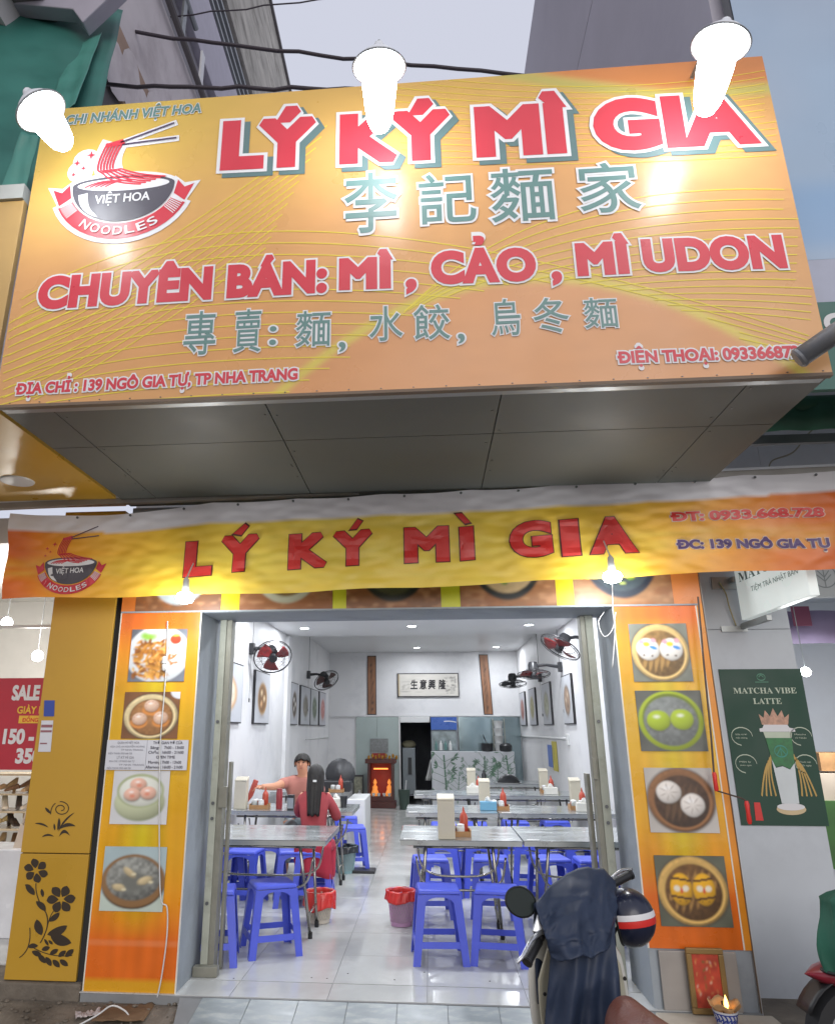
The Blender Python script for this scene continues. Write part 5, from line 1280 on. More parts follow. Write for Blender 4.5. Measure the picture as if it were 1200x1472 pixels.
# woman seen from behind, sitting, long black hair, red top
wx, wy = -1.13, 7.42
w = thing('person', 'woman seen from behind, long black hair, red top, sitting at the left wall table', 'person', (wx, wy, 0))
N_ = {'pel': ((0, 0, .54), (.15, .11)), 'wai': ((0, .02, .70), (.125, .09)), 'che': ((0, .03, .88), (.15, .10)), 'sho': ((0, .03, .97), (.10, .075)), 'nec': ((0, .04, 1.03), .05), 'hd0': ((.0, .05, 1.09), (.070, .078)), 'hd1': ((0, .055, 1.15), (.075, .088)), 'hd2': ((0, .05, 1.20), .05),
      'ls': ((-.15, .03, .95), .058), 'le': ((-.22, .13, .78), .043), 'lw': ((-.14, .34, .78), .03), 'rs': ((.15, .03, .95), .058), 're': ((.24, .12, .78), .043), 'rw': ((.22, .36, .79), .03),
      'lh': ((-.09, .04, .50), .088), 'lk': ((-.11, .42, .47), .062), 'la': ((-.11, .40, .10), .04), 'lf': ((-.11, .52, .05), .035), 'rh': ((.09, .04, .50), .088), 'rk': ((.13, .42, .47), .062), 'ra': ((.14, .40, .10), .04), 'rf': ((.14, .52, .05), .035)}
E_ = chain('pel', 'wai', 'che', 'sho', 'nec', 'hd0', 'hd1', 'hd2') + chain('che', 'ls', 'le', 'lw') + chain('che', 'rs', 're', 'rw') + chain('pel', 'lh', 'lk', 'la', 'lf') + chain('pel', 'rh', 'rk', 'ra', 'rf')
skin('body', N_, E_, 'pel', m_skin, w)
S_ = {'hem': ((0, -.02, .50), (.175, .135)), 'pel': ((0, -.01, .58), (.17, .13)), 'wai': ((0, .02, .72), (.15, .11)), 'che': ((0, .03, .88), (.168, .115)), 'sho': ((0, .03, .965), (.12, .085)), 'ls': ((-.155, .03, .945), .068), 'le': ((-.215, .11, .80), .058), 'l2': ((-.19, .19, .78), .052),
      'rs': ((.155, .03, .945), .068), 're': ((.245, .09, .77), .060), 'r2': ((.24, .19, .76), .055)}
skin('shirt', S_, chain('hem', 'pel', 'wai', 'che', 'sho') + chain('che', 'ls', 'le', 'l2') + chain('che', 'rs', 're', 'r2'), 'wai', m_redsh, w)
T_ = {'p': ((0, -.0, .50), (.165, .13)), 'lh': ((-.09, .05, .50), .10), 'lk': ((-.11, .43, .47), .075), 'la': ((-.11, .41, .14), .06), 'rh': ((.09, .05, .50), .10), 'rk': ((.13, .43, .47), .075), 'ra': ((.14, .41, .14), .06)}
skin('trousers', T_, chain('p', 'lh', 'lk', 'la') + chain('p', 'rh', 'rk', 'ra'), 'p', m_reddk, w)
part('shirt_tail', MB().grid(lambda u, v: (-.20 + .42 * u + .02 * v, -.155 + .02 * sin(u * 13) * v - .01 * v, .56 - .27 * v - .05 * u * v), 14, 6), m_reddk, w, smooth='all', solid=.004)
def hairf(u, v):
    a = -pi * .95 + 2 * pi * .95 * u
    a = pi * 1.0 + (u - .5) * 2 * pi * .68
    if v < .45:
        q = v / .45; ph = pi / 2 * q; r = sin(ph); return ((.092 + .0 * q) * r * sin(a) * -1, .055 + .108 * r * cos(a), 1.155 + .10 * cos(ph))
    q = (v - .45) / .55; wv = .090 - .010 * q + .006 * sin(q * 3); a2 = pi + (u - .5) * 2 * pi * (.68 - .22 * q)
    return (-wv * sin(a2) * 1.0, .05 - .055 * q + (.108 + .01 * q) * cos(a2) + .004 * sin(u * 40), 1.155 - .36 * q + .012 * sin(u * 23) * q)
w.scale = (.84, .9, .965)
part('hair', MB().grid(hairf, 60, 24), m_hair, w, smooth='all', solid=.02)
part('hair_clip', MB().box(-.01, .03, -.085, -.07, 1.10, 1.118), m_wht, w)
hand(w, (-.14, .34, .78), (.3, .9, -.05), 1); hand(w, (.22, .36, .79), (-.3, .9, -.05), -1)
# man facing us, right arm stretched to the left with a red bottle
mx_, my_ = -1.50, 8.98
mn = thing('person', 'man with short black hair reaching left across the table with a red bottle', 'person', (mx_, my_, 0))
N_ = {'pel': ((0, 0, .54), (.15, .11)), 'wai': ((0, -.02, .70), (.13, .09)), 'che': ((0, -.05, .90), (.16, .10)), 'sho': ((0, -.06, .99), (.11, .08)), 'nec': ((0, -.07, 1.04), .055), 'hd0': ((-.01, -.09, 1.10), (.068, .078)), 'hd1': ((-.01, -.09, 1.165), (.076, .090)), 'hd2': ((-.01, -.08, 1.215), .055),
      'rs': ((-.17, -.06, .965), .06), 're': ((-.28, -.30, .92), .045), 'rw': ((-.40, -.50, .93), .032), 'ls': ((.17, -.06, .965), .06), 'le': ((.24, -.18, .80), .045), 'lw': ((.14, -.36, .78), .032),
      'lh': ((-.09, -.04, .50), .09), 'lk': ((-.12, -.42, .47), .065), 'la': ((-.12, -.40, .10), .042), 'lf': ((-.12, -.52, .05), .036), 'rh': ((.09, -.04, .50), .09), 'rk': ((.13, -.42, .47), .065), 'ra': ((.14, -.40, .10), .042), 'rf': ((.14, -.52, .05), .036)}
skin('body', N_, chain('pel', 'wai', 'che', 'sho', 'nec', 'hd0', 'hd1', 'hd2') + chain('che', 'rs', 're', 'rw') + chain('che', 'ls', 'le', 'lw') + chain('pel', 'lh', 'lk', 'la', 'lf') + chain('pel', 'rh', 'rk', 'ra', 'rf'), 'pel', m_skin, mn)
S_ = {'pel': ((0, 0, .54), (.165, .125)), 'wai': ((0, -.02, .72), (.15, .105)), 'che': ((0, -.05, .90), (.175, .115)), 'sho': ((0, -.06, .975), (.13, .09)), 'rs': ((-.175, -.07, .96), .072), 're': ((-.25, -.22, .935), .06), 'ls': ((.175, -.07, .96), .072), 'le': ((.235, -.15, .83), .058)}
skin('shirt', S_, chain('pel', 'wai', 'che', 'sho') + chain('che', 'rs', 're') + chain('che', 'ls', 'le'), 'wai', m_pinksh, mn)
T_ = {'p': ((0, -.0, .50), (.165, .13)), 'lh': ((-.09, -.05, .50), .10), 'lk': ((-.11, -.43, .47), .078), 'la': ((-.11, -.41, .14), .06), 'rh': ((.09, -.05, .50), .10), 'rk': ((.13, -.43, .47), .078), 'ra': ((.14, -.41, .14), .06)}
skin('trousers', T_, chain('p', 'lh', 'lk', 'la') + chain('p', 'rh', 'rk', 'ra'), 'p', MATS['fridge_grey'], mn)
hc = Vector((-.01, -.085, 1.165))
part('hair', MB().grid(lambda u, v: (lambda q: (hc.x + .094 * sin(q) * cos(2 * pi * u), hc.y + .015 + .108 * sin(q) * sin(2 * pi * u), hc.z + .108 * cos(q) + .006 * sin(u * 60) * v))(pi * v * (.60 - .22 * max(0, -sin(2 * pi * u)) ** .5 + .02 * sin(u * 40))), 24, 10), m_hair, mn, smooth='all', solid=.012)
part('nose', MB().ball((hc.x, hc.y - .098, hc.z - .012), .012, .016, .02, 8, 6), m_skin, mn, smooth=True)
for s in (-1, 1):
    part('eye', MB().ball((hc.x + .03 * s, hc.y - .086, hc.z + .012), .012, .006, .005, 8, 6), m_hair, mn, smooth=True)
    part('eyebrow', MB().box(hc.x + .03 * s - .016, hc.x + .03 * s + .016, hc.y - .094, hc.y - .086, hc.z + .028, hc.z + .034), m_hair, mn)
    part('ear', MB().ball((hc.x + .08 * s, hc.y + .005, hc.z), .01, .02, .03, 8, 6), m_skin, mn, smooth=True)
part('mouth', MB().ball((hc.x, hc.y - .086, hc.z - .05), .022, .006, .005, 8, 6), mat('lips', hx('8a4a42'), rough=.5), mn, smooth=True)
hand(mn, (-.40, -.50, .93), (-.6, -.75, .02), -1, 1.2); hand(mn, (.14, -.36, .78), (-.5, -.8, 0), 1)
bt = thing('squeezed_bottle', 'red sauce bottle held tilted in the hand of the man', 'bottle', (mx_ - .46, my_ - .58, .95))
M = Matrix.Rotation(radians(200), 4, 'Y') @ Matrix.Rotation(radians(0), 4, 'X')
part('bottle', MB().lathe([(.026, -.06), (.03, -.05), (.03, .10), (.022, .13)], 14, M), mat('red_bottle', hx('a5453a'), rough=.35), bt, smooth=True); part('cap', MB().lathe([(.02, .131), (.008, .16), (.004, .18)], 12, M), m_chili, bt, smooth=True)
# ============================================================ NEIGHBOUR ON THE LEFT
m_yel = mat('mustard_panel', hx('b88f2e'), rough=.32, var=.06, vs=2, stain=.15, stain_col=hx('8a6a28'), ss=2)
t = thing('mustard_pillar', 'mustard yellow panelled pillar with dark flower decals, left of the noodle shop', 'pillar', (-2.47, 5.15, -.05))
zs = onY(50, 1227, 5.0)[2]
part('panel', MB().box(-2.715, -2.245, 5.0, 5.35, .045, zs - .003), m_yel, t, world=True, bevel=.003)
part('panel', MB().box(-2.715, -2.245, 5.0, 5.35, zs + .003, 3.12), m_yel, t, world=True, bevel=.003)
part('core', MB().box(-2.71, -2.20, 5.02, 5.36, -.06, 3.1), mat('dark_gap', hx('2b2b2b')), t, world=True)
part('plinth', MB().box(-3.4, -2.2, 4.97, 5.3, -.10, .04), m_conc, t, world=True, bevel=.01)
m_dec = mat('decal_brown', hx('2f2418'), rough=.5, var=.05)
def D(px, py): p = onY(px, py, 5.0); return (p[0], p[2])
def leafp(a, b, w, bend=0., n=8, tip=1.):
    ax, ay = a; bx, by = b; L = hypot(bx - ax, by - ay); nx_, ny_ = -(by - ay) / L, (bx - ax) / L; up = []; dn = []
    for i in range(n + 1):
        q = i / n; cx_ = ax + (bx - ax) * q + nx_ * bend * 4 * q * (1 - q); cy_ = ay + (by - ay) * q + ny_ * bend * 4 * q * (1 - q)
        ww = w * sin(pi * q ** tip) ** .7 if 0 < q < 1 else 0; up.append((cx_ + nx_ * ww, cy_ + ny_ * ww)); dn.append((cx_ - nx_ * ww, cy_ - ny_ * ww))
    return [D(*p) for p in up + dn[::-1][1:-1]]
pol = []
for cx_, cy_, R_, k0 in ((52, 1252, 18, .3), (88, 1293, 21, -.1)):
    for k in range(6):
        a = k0 + k * pi / 3; pol.append(ngon(leafp((cx_ + 3.5 * cos(a), cy_ + 3.5 * sin(a)), (cx_ + R_ * cos(a), cy_ + R_ * sin(a)), 6.4 if R_ > 18 else 5.6, 1, tip=1.25)))
for a, b, w, bd in (((47, 1278), (36, 1272), 3, 0), ((50, 1287), (37, 1274), 4.5, 1), ((66, 1310), (52, 1296), 4.5, 1), ((62, 1290), (60, 1278), 2.5, 0), ((70, 1325), (86, 1312), 4, 1), ((60, 1345), (53, 1322), 6, -1), ((72, 1342), (103, 1356), 8, 3), ((68, 1344), (97, 1331), 6, 2),
                    ((40, 1362), (55, 1360), 3.5, -1), ((46, 1368), (60, 1374), 4, 0), ((55, 1372), (66, 1385), 4, 0), ((66, 1376), (74, 1389), 4, 0), ((76, 1380), (86, 1391), 4, 0), ((86, 1380), (98, 1389), 4, 0), ((60, 1366), (72, 1362), 3.5, 0), ((72, 1372), (84, 1365), 3.5, 0), ((84, 1376), (95, 1367), 3.5, 0), ((94, 1376), (106, 1365), 4, 0),
                    ((64, 1350), (70, 1360), 2, 0), ((70, 1352), (76, 1358), 2, 0)):
    pol.append(ngon(leafp(a, b, w, bd)))
def stem(pts, w): return strip2d([D(*p) for p in pts], w)
for pts, w in ((bez((52, 1270), (50, 1290), (66, 1312)), .006), (bez((66, 1312), (74, 1330), (58, 1356)), .007), (bez((88, 1300), (72, 1310), (68, 1334)), .005), (bez((28, 1377), (46, 1366), (43, 1334)), .006), (bez((44, 1360), (70, 1378), (104, 1374)), .005)):
    pol.append(stem(pts, w))
for a, b, w, bd in (((83, 1194), (85, 1176), 2.2, 1), ((79, 1194), (78, 1184), 1.4, 0), ((84, 1196), (108, 1168), 1.3, -3), ((86, 1192), (109, 1188), 2.6, -4), ((85, 1203), (101, 1202), 2.4, -7), ((70, 1190), (50, 1184), 1.5, 2), ((60, 1204), (78, 1203), 1.5, -3), ((73, 1170), (65, 1161), 2., 0)):
    pol.append(ngon(leafp(a, b, w, bd)))
spi = [(88 + (3 + 9.5 * q) * cos(1.5 - 9.5 * q) , 1163 + (2.5 + 8 * q) * sin(1.5 - 9.5 * q)) for q in [i / 40 for i in range(41)]]
pol.append(stem(spi, .006)); pol.append(stem(bez((73, 1171), (73, 1160), (80, 1155)), .006))
V, Fc = union2d(*join2d(pol)); flat('flower_decal', V, Fc, m_dec, t, sheetY(4.9975))
V, Fc = join2d([ngon([D(*p) for p in ((64, 1007), (79, 1007), (78, 1030), (63, 1030))])]); flat('blue_sticker', V, Fc, mat('sticker_blue', hx('32489a'), rough=.4), t, sheetY(4.997))
V, Fc = join2d([ngon([D(*p) for p in ((60, 1036), (77, 1036), (73, 1081), (55, 1081))])]); flat('white_sticker', V, Fc, MATS['paper_white'], t, sheetY(4.997))
V, Fc = join2d([ngon([D(*p) for p in ((60, 1042), (76, 1042), (75.5, 1046), (59.5, 1046))]), ngon([D(*p) for p in ((59, 1050), (75, 1050), (74.6, 1053), (58.6, 1053))]), ngon([D(*p) for p in ((58, 1068), (68, 1068), (68, 1070), (58, 1070))])]); flat('sticker_print', V, Fc, mat('sticker_red', hx('8a5a62'), rough=.4), t, sheetY(4.9955))
# mustard soffit with a round light, its fascia above
t = thing('mustard_canopy', 'mustard yellow canopy of the neighbouring shop at the left edge, with a round light', 'canopy', (-3.4, 4.1, 3.14))
part('soffit', MB().box(-5.2, -2.235, 3.28, 4.98, 3.15, 3.20), m_yel, t, world=True)
m_beige2 = mat('beige_fascia', hx('b3925a'), rough=.5, var=.05)
zt_ = onY(10, 296, 3.28)[2]
part('fascia', MB().box(-5.2, -2.26, 3.24, 3.279, 3.15, zt_), m_beige2, t, world=True, bevel=.004)
part('fascia_cap', MB().box(-5.2, -2.262, 3.22, 3.30, zt_ + .001, zt_ + .10), mat('faded_white', hx('a9aca8'), rough=.6), t, world=True)
dl = onZ(25, 691, 3.15)
part('round_light', MB().lathe([(.085, -.012), (.105, -.008), (.11, 0)], 24, Matrix.Translation(dl)), m_wht, t, world=True, smooth=True)
# the shoe shop behind it
m_shopw = mat('shoe_shop_wall', hx('c7c5c0'), rough=.5, var=.04)
t = thing('shoe_shop', 'bright shoe shop interior seen at the left edge beside the mustard pillar', 'shop', (-4.2, 6.6, 0))
part('back_wall', MB().box(-6.0, -2.8, 7.6, 7.7, -.02, 3.1), m_shopw, t, world=True); part('side_wall', MB().box(-2.80, -2.72, 5.36, 7.6, -.02, 3.1), m_shopw, t, world=True)
part('side_wall', MB().box(-6.1, -6.0, 5.0, 7.6, -.02, 3.1), m_shopw, t, world=True)
part('floor', MB().box(-6.0, -2.8, 5.31, 7.6, -.02, .04), m_tile, t, world=True); part('ceiling', MB().box(-6.0, -2.8, 5.05, 7.6, 2.9, 3.1), m_shopw, t, world=True)
part('window_rail', MB().box(-4.0, -2.715, 5.36, 5.40, onY(30, 903, 5.38)[2], onY(30, 899, 5.38)[2]), m_wht, t, world=True)
part('display_cabinet', MB().box(-5.2, -2.95, 5.9, 6.3, .04, onY(20, 1222, 5.9)[2]), mat('cabinet_white', hx('d0d3d8'), rough=.2), t, world=True, bevel=.008)
for zz in (1112, 1140, 1165, 1190, 1222): 
    z_ = onY(20, zz, 6.4)[2]; part('shelf', MB().box(-5.2, -2.9, 6.32, 6.62, z_ - .015, z_), mat('shelf_glass', hx('b9a98c'), rough=.2), t, world=True)
m_sh = [mat('shoe_' + c, hx(c), rough=.35, var=.1) for c in ('b79a72', '3a2f28', 'd8ceb8', '7a5c40', 'c8b078', '57504a')]
def shoe(m, x, y, z, rz, lab):
    t_ = thing('shoe', lab, 'shoe', (x, y, z), rz, group='shoes on the shelves of the left shop')
    part('upper', MB().hexa([(-.03, -.11, .012), (.03, -.11, .012), (.028, .02, .035), (-.028, .02, .035)], [(-.018, -.10, .035), (.018, -.10, .035), (.022, .0, .075), (-.022, .0, .075)]), m, t_, bevel=.008)
    part('heel_cup', MB().hexa([(-.026, .02, .035), (.026, .02, .035), (.024, .11, .06), (-.024, .11, .06)], [(-.024, .015, .055), (.024, .015, .055), (.022, .115, .12), (-.022, .115, .12)]), m, t_, bevel=.008)
    part('heel', MB().hexa([(-.008, .09, 0), (.008, .09, 0), (.008, .105, 0), (-.008, .105, 0)], [(-.02, .06, .06), (.02, .06, .06), (.02, .11, .06), (-.02, .11, .06)]), m, t_)
rr_ = random.Random(4); desc = ['tan', 'black', 'cream', 'brown', 'gold', 'grey']
rowd = ['on the top shelf', 'on the second shelf', 'on the third shelf', 'on the fourth shelf']
for r_, zz in enumerate((1140, 1165, 1190, 1222)):
    z_ = onY(20, zz, 6.4)[2]
    for k in range(7):
        c = (k * 3 + r_ * 2 + (k // 4)) % 6; x = -3.72 + .125 * k + .03 * (r_ % 2)
        shoe(m_sh[c], x, 6.43, z_, rr_.uniform(-1.0, 1.0), '%s heeled shoe %s of the left shop, %s from the pillar' % (desc[c], rowd[r_], ['farthest', 'sixth', 'fifth', 'fourth', 'third', 'second', 'nearest'][k]))
# cream handbag
hb = onY(28, 1232, 5.85); t = thing('handbag', 'cream handbag with looped handles standing on the white display cabinet at the left edge', 'handbag', (hb[0], 6.05, hb[2]))
m_bag = mat('cream_leather', hx('bdb0a0'), rough=.45, var=.06)
part('body', MB().hexa([(-.15, -.07, 0), (.15, -.07, 0), (.15, .07, 0), (-.15, .07, 0)], [(-.12, -.04, .22), (.12, -.04, .22), (.12, .04, .22), (-.12, .04, .22)]), m_bag, t, bevel=.015)
for y in (-.045, .045): part('handle', MB().tube([(.09 * cos(pi * i / 10), y, .21 + .16 * sin(pi * i / 10)) for i in range(11)], .009, 7), m_bag, t, smooth='all')
part('strap', MB().box(-.012, .012, -.078, -.06, .02, .21), mat('dark_strap', hx('5c5048'), rough=.5), t)
# SALE poster
sx0, sx1, sz0, sz1 = pxrect(5.45, -40, 975, 92, 1107)
t = thing('sale_poster', 'red sale poster with white lettering, partly hidden behind the mustard pillar', 'poster', ((sx0 + sx1) / 2, 5.45, sz0))
part('sheet', MB().box(sx0, sx1, 5.45, 5.455, sz0, sz1), mat('poster_red', hx('b02a3a'), rough=.4, var=.04), t, world=True)
def ptxt(s, px0, px1, pyb, pyt, m, Y, par, bold=.04, sh=0.):
    a = onY(px0, pyb, Y); b = onY(px1, pyb, Y); c = onY(px0, pyt, Y); V, Fc = words(s, a[0], b[0], (a[2] + b[2]) / 2, c[2] - a[2], bold, sh); flat('lettering', V, Fc, m, par, sheetY(Y))
m_yl = mat('poster_yellow', hx('e0b23a'), rough=.4)
ptxt('SALE O', 16, 76, 1007, 984, m_white, 5.447, t, .05); ptxt('GIÀY LÊ S', 24, 76, 1026, 1015, m_yl, 5.447, t, .03)
a = pxrect(5.447, 27, 1029, 80, 1040); part('pill', MB().box(a[0], a[1], 5.4465, 5.449, a[2], a[3]), m_yl, t, world=True); ptxt('ĐỒNG GIÁ', 32, 70, 1038, 1032, m_rb, 5.4445, t, .02)
ptxt('150 - 2', 3, 66, 1070, 1047, m_white, 5.447, t, .05); ptxt('350', 21, 58, 1098, 1075, m_white, 5.447, t, .05)
for (px, py, l) in ((10, 895, 'lit ceiling lamp at the left edge inside the shoe shop'), (54, 943, 'lit hanging lamp beside the mustard pillar inside the shoe shop')):
    p = Vector(onY(px, py, 6.4)); t = thing('shop_lamp', l, 'lamp', p, group='lamps in the shoe shop')
    part('bulb', MB().ball((0, 0, 0), .05, .05, .05, 14, 10), m_led, t, smooth=True); part('stem', MB().tube([(0, 0, .04), (0, 0, 2.9 - p.z)], .004, 6), MATS['galvanised_steel'], t)
    ld = bpy.data.lights.new('shop_glow', 'POINT'); ld.energy = 30; ld.shadow_soft_size = .06; ld.color = (1, .97, .92); lo = bpy.data.objects.new('shop_glow', ld); col.objects.link(lo); lo.parent = t; lo.location = (0, -.08, -.06)

# ============================================================ NEIGHBOUR ON THE RIGHT
NY = 5.40
m_rw = mat('pale_grey_wall', hx('bcc2c8'), rough=.5, var=.08, vs=2, stain=.2, stain_col=hx('8a8f96'), ss=2.5)
e = onY(1146, 962, NY)[0]; wl0 = 1.862
t = thing('side_wall', 'pale blue grey wall right of the noodle shop carrying the green drink poster', 'wall', ((wl0 + e) / 2, NY + .1, 0))
zj = onY(1060, 905, NY)[2]
part('wall_panel', MB().box(wl0, e, NY, NY + .25, -.15, zj - .002), m_rw, t, world=True); part('wall_panel', MB().box(wl0, e, NY, NY + .25, zj + .002, 4.2), m_rw, t, world=True)
part('upper_panel', MB().box(e + .002, 4.5, NY, NY + .25, 2.9, 4.2), m_rw, t, world=True)
part('edge_trim', MB().box(1.847, 1.861, 5.0, 5.5, -.06, 3.1), m_wht, t, world=True)
part('edge_trim', MB().box(1.8465, 1.8515, 4.985, 4.998, -.06, 3.1), mat('brown_trim', hx('6b5a4a')), t, world=True)
# green drink poster
g0, g1, h0, h1 = pxrect(NY, 1040, 962, 1168, 1187); g0 = onY(1032, 962, NY)[0]; g1 = onY(1150, 962, NY)[0]
t = thing('drink_poster', 'dark green poster showing a crowned layered green and white iced drink', 'poster', ((g0 + g1) / 2, NY, h0))
m_gr = mat('poster_green', hx('0d3d2c'), rough=.5, var=.08, vs=3)
part('sheet', MB().box(g0, g1, NY - .008, NY - .002, h0, h1), m_gr, t, world=True)
W_, H_ = g1 - g0, h1 - h0
def G(u, v): return (g0 + u * W_, h0 + v * H_)
def gp(name, polys, m, k): V, Fc = union2d(*join2d(polys)); flat(name, [G(*p) for p in V], Fc, m, t, sheetY(NY - .009 - .0012 * k))
def serif(s): return ''.join(chr(0x1D400 + ord(c) - 65) if 'A' <= c <= 'Z' else c for c in s)
m_pale = mat('poster_pale', hx('b9c4b0'), rough=.4)
for s, a, b, v, hh in (('MATCHA VIBE', .14, .90, .836, .040), ('LATTE', .36, .70, .766, .040)):
    V, Fc = words(serif(s), g0 + a * W_, g0 + b * W_, h0 + v * H_, hh * H_, .0); flat('lettering', V, Fc, m_pale, t, sheetY(NY - .0095))
gp('crown', [ngon([(.42, .63), (.40, .70), (.45, .675), (.48, .725), (.53, .685), (.58, .74), (.62, .685), (.68, .725), (.70, .675), (.76, .70), (.73, .63)])], mat('crown_pink', hx('b98f78'), rough=.4, var=.3, vs=50), 1)
gp('cup_lid', [ngon([(.38, .585), (.38, .605), (.42, .61), (.44, .63), (.72, .63), (.74, .61), (.80, .605), (.80, .585)])], m_white, 1)
gp('cup_top', [ngon([(.42, .584), (.76, .584), (.745, .545), (.435, .545)])], m_pale, 1)
gp('cup_green', [ngon([(.435, .545), (.745, .545), (.725, .38), (.66, .35), (.58, .37), (.50, .36), (.47, .40)])], mat('matcha_green', hx('2d7040'), rough=.4, var=.25, vs=30), 2)
gp('cup_milk', [ngon([(.465, .41), (.50, .355), (.58, .365), (.66, .345), (.725, .385), (.70, .135), (.50, .135)])], mat('milk_white', hx('c9d0d2'), rough=.4, var=.06), 3)
gp('saucer', [ngon([(.60 + .17 * cos(a), .10 + .035 * sin(a)) for a in [i * pi / 10 for i in range(20)]])], mat('saucer_cream', hx('c9b48c'), rough=.4), 1)
gp('saucer_top', [ngon([(.60 + .16 * cos(a), .115 + .022 * sin(a)) for a in [i * pi / 10 for i in range(20)]])], m_white, 2)
st_ = []
for s in (-1, 1):
    for k in range(4): st_.append(strip2d(bez((.60 + s * (.13 + .02 * k), .44 - .02 * k), (.60 + s * (.19 + .02 * k), .33), (.60 + s * (.15 + .055 * k), .18 - .0 * k), 8), .018))
gp('gold_drapes', st_, mat('print_gold', hx('b8964e'), rough=.4), 1)
ring = []
for cx_, cy_ in ((.16, .555), (.16, .38), (.86, .555), (.86, .38)): gp('callout_ring', [strip2d([(cx_ + .125 * cos(a), cy_ + .058 * sin(a)) for a in [i * pi / 9 for i in range(14)]], .006)], m_pale, 1)
for (cx_, cy_), tx in (((.16, .555), ('Sữa tươi', 'mịn màng')), ((.16, .38), ('Một ly', 'thơm ngon')), ((.86, .555), ('Matcha', 'từ Nhật')), ((.86, .38), ('Thanh mát', 'mỗi ngày'))):
    for i, s in enumerate(tx):
        V, Fc = words(s, g0 + (cx_ - .075) * W_, g0 + (cx_ + .06) * W_, h0 + (cy_ + .008 - .022 * i) * H_, .010 * H_, .0); flat('lettering', V, Fc, m_pale, t, sheetY(NY - .0095))
gp('emblem', [strip2d([(.50 + .05 * cos(a), .945 + .022 * sin(a)) for a in [i * pi / 8 for i in range(17)]], .008), strip2d([(.47, .945), (.50, .96), (.53, .945)], .008), strip2d([(.42, .912), (.58, .912)], .006)], mat('print_midgreen', hx('3f7a60'), rough=.4), 1)
gp('cup_emblem', [strip2d([(.59 + .075 * cos(a), .46 + .036 * sin(a)) for a in [i * pi / 8 for i in range(17)]], .008), strip2d([(.54, .44), (.59, .48), (.64, .44)], .008), strip2d([(.59, .43), (.59, .49)], .008)], mat('print_teal2', hx('2f8a7a'), rough=.4), 3)
V, Fc = join2d([ngon([G(.17, .03), G(.26, .03), G(.25, .14), G(.18, .14)])]); flat('red_tag', V, Fc, m_rb, t, sheetY(NY - .0105))

# projecting lightbox sign on its bracket
Xs = onY(1066, 892, 5.32)[0]; yf, yn = 5.32, 4.87; zb = onX(1066, 892, Xs)[2]; pn = onY(1165, 856, yn); Xn = pn[0]; zb2 = pn[2]; ztp = onX(1052, 822, Xs)[2] + .08
t = thing('projecting_sign', 'white projecting signboard with grey lettering on a steel bracket, right of the noodle shop', 'sign', (Xs, (yf + yn) / 2, zb))
part('box', MB().hexa([(Xn, yn, zb2), (Xn + .06, yn, zb2), (Xs + .06, yf, zb), (Xs, yf, zb)], [(Xn, yn, ztp + zb2 - zb), (Xn + .06, yn, ztp + zb2 - zb), (Xs + .06, yf, ztp), (Xs, yf, ztp)]), mat('sign_acrylic', hx('dfe6e4'), rough=.3, var=.02, emit=.25, ecol=(.9, 1, .97)), t, world=True, bevel=.004)
def side(u, v): q_ = (yf - u) / (yf - yn); return (Xs + (Xn - Xs) * q_ - .004, u, v + (zb2 - zb) * q_)
m_sg = mat('sign_grey_letter', hx('6d7f7c'), rough=.4)
for s, f, a, b, z0, hh in ((serif('MATCHA VIBE'), 0, .06, 1.18, .60, .155), ('TIỆM TRÀ NHẬT BẢN', 0, .22, .90, .38, .085)):
    V, Fc = words(s, 0, 1, 0, 1, .0); Lg = yf - yn; hz = ztp - zb
    V = [(yf - (a + (b - a) * x) * Lg, zb + (z0 + hh * y) * hz) for x, y in V]
    flat('lettering', [p for p in V], [f_[::-1] for f_ in Fc], m_sg, t, side)
m_brk = mat('bracket_steel', hx('a3a7a6'), rough=.4, metal=.5)
part('bracket_arm', MB().box(Xs + .015, Xs + .05, yn + .1, NY - .01, zb - .05, zb - .012), m_brk, t, world=True, bevel=.003)
part('bracket_arm', MB().box(Xs - .02, Xs + .015, yf + .001, NY - .002, ztp - .16, ztp - .12), m_brk, t, world=True, bevel=.003)
part('mount_plate', MB().box(Xs - .12, Xs + .06, NY - .012, NY - .001, zb - .07, zb - .03), m_brk, t, world=True)
part('mount_plate', MB().box(Xs - .14, Xs + .04, NY - .012, NY - .001, ztp - .20, ztp - .11), m_brk, t, world=True)
cable('sign_cable', sm([(Xs - .09, NY - .02, ztp - .15), (Xs - .06, NY - .03, zb + .2), (Xs - .05, NY - .03, zb + .1), (Xs - .02, NY - .02, zb - .03)]), .005, mat('beige_cable', hx('a59a72'), rough=.5), 'beige cable running down beside the projecting sign bracket')
# bright shop beyond
t = thing('tea_shop', 'bright white shop interior at the right edge behind the green poster wall', 'shop', (3.6, 6.5, 0))
m_ts = mat('tea_shop_wall', hx('bfc6cf'), rough=.4, var=.04)
part('back_wall', MB().box(e + .05, 6.0, 7.8, 7.9, -.1, 3.1), m_ts, t, world=True); part('side_wall', MB().box(e - .1, e + .02, NY + .26, 7.8, -.1, 3.1), m_ts, t, world=True); part('side_wall', MB().box(6.0, 6.1, NY, 7.8, -.1, 3.1), m_ts, t, world=True)
part('floor', MB().box(e - .1, 6.0, NY, 7.8, -.15, -.05), m_tile, t, world=True); part('ceiling', MB().box(e + .02, 6.0, NY + .26, 7.8, 2.8, 2.9), m_ts, t, world=True)
zh = onY(1180, 858, NY)[2]
part('header_panel', MB().box(e + .004, 4.5, NY, NY + .06, zh, 2.898), mat('header_grey', hx('9aa0a2'), rough=.5), t, world=True)
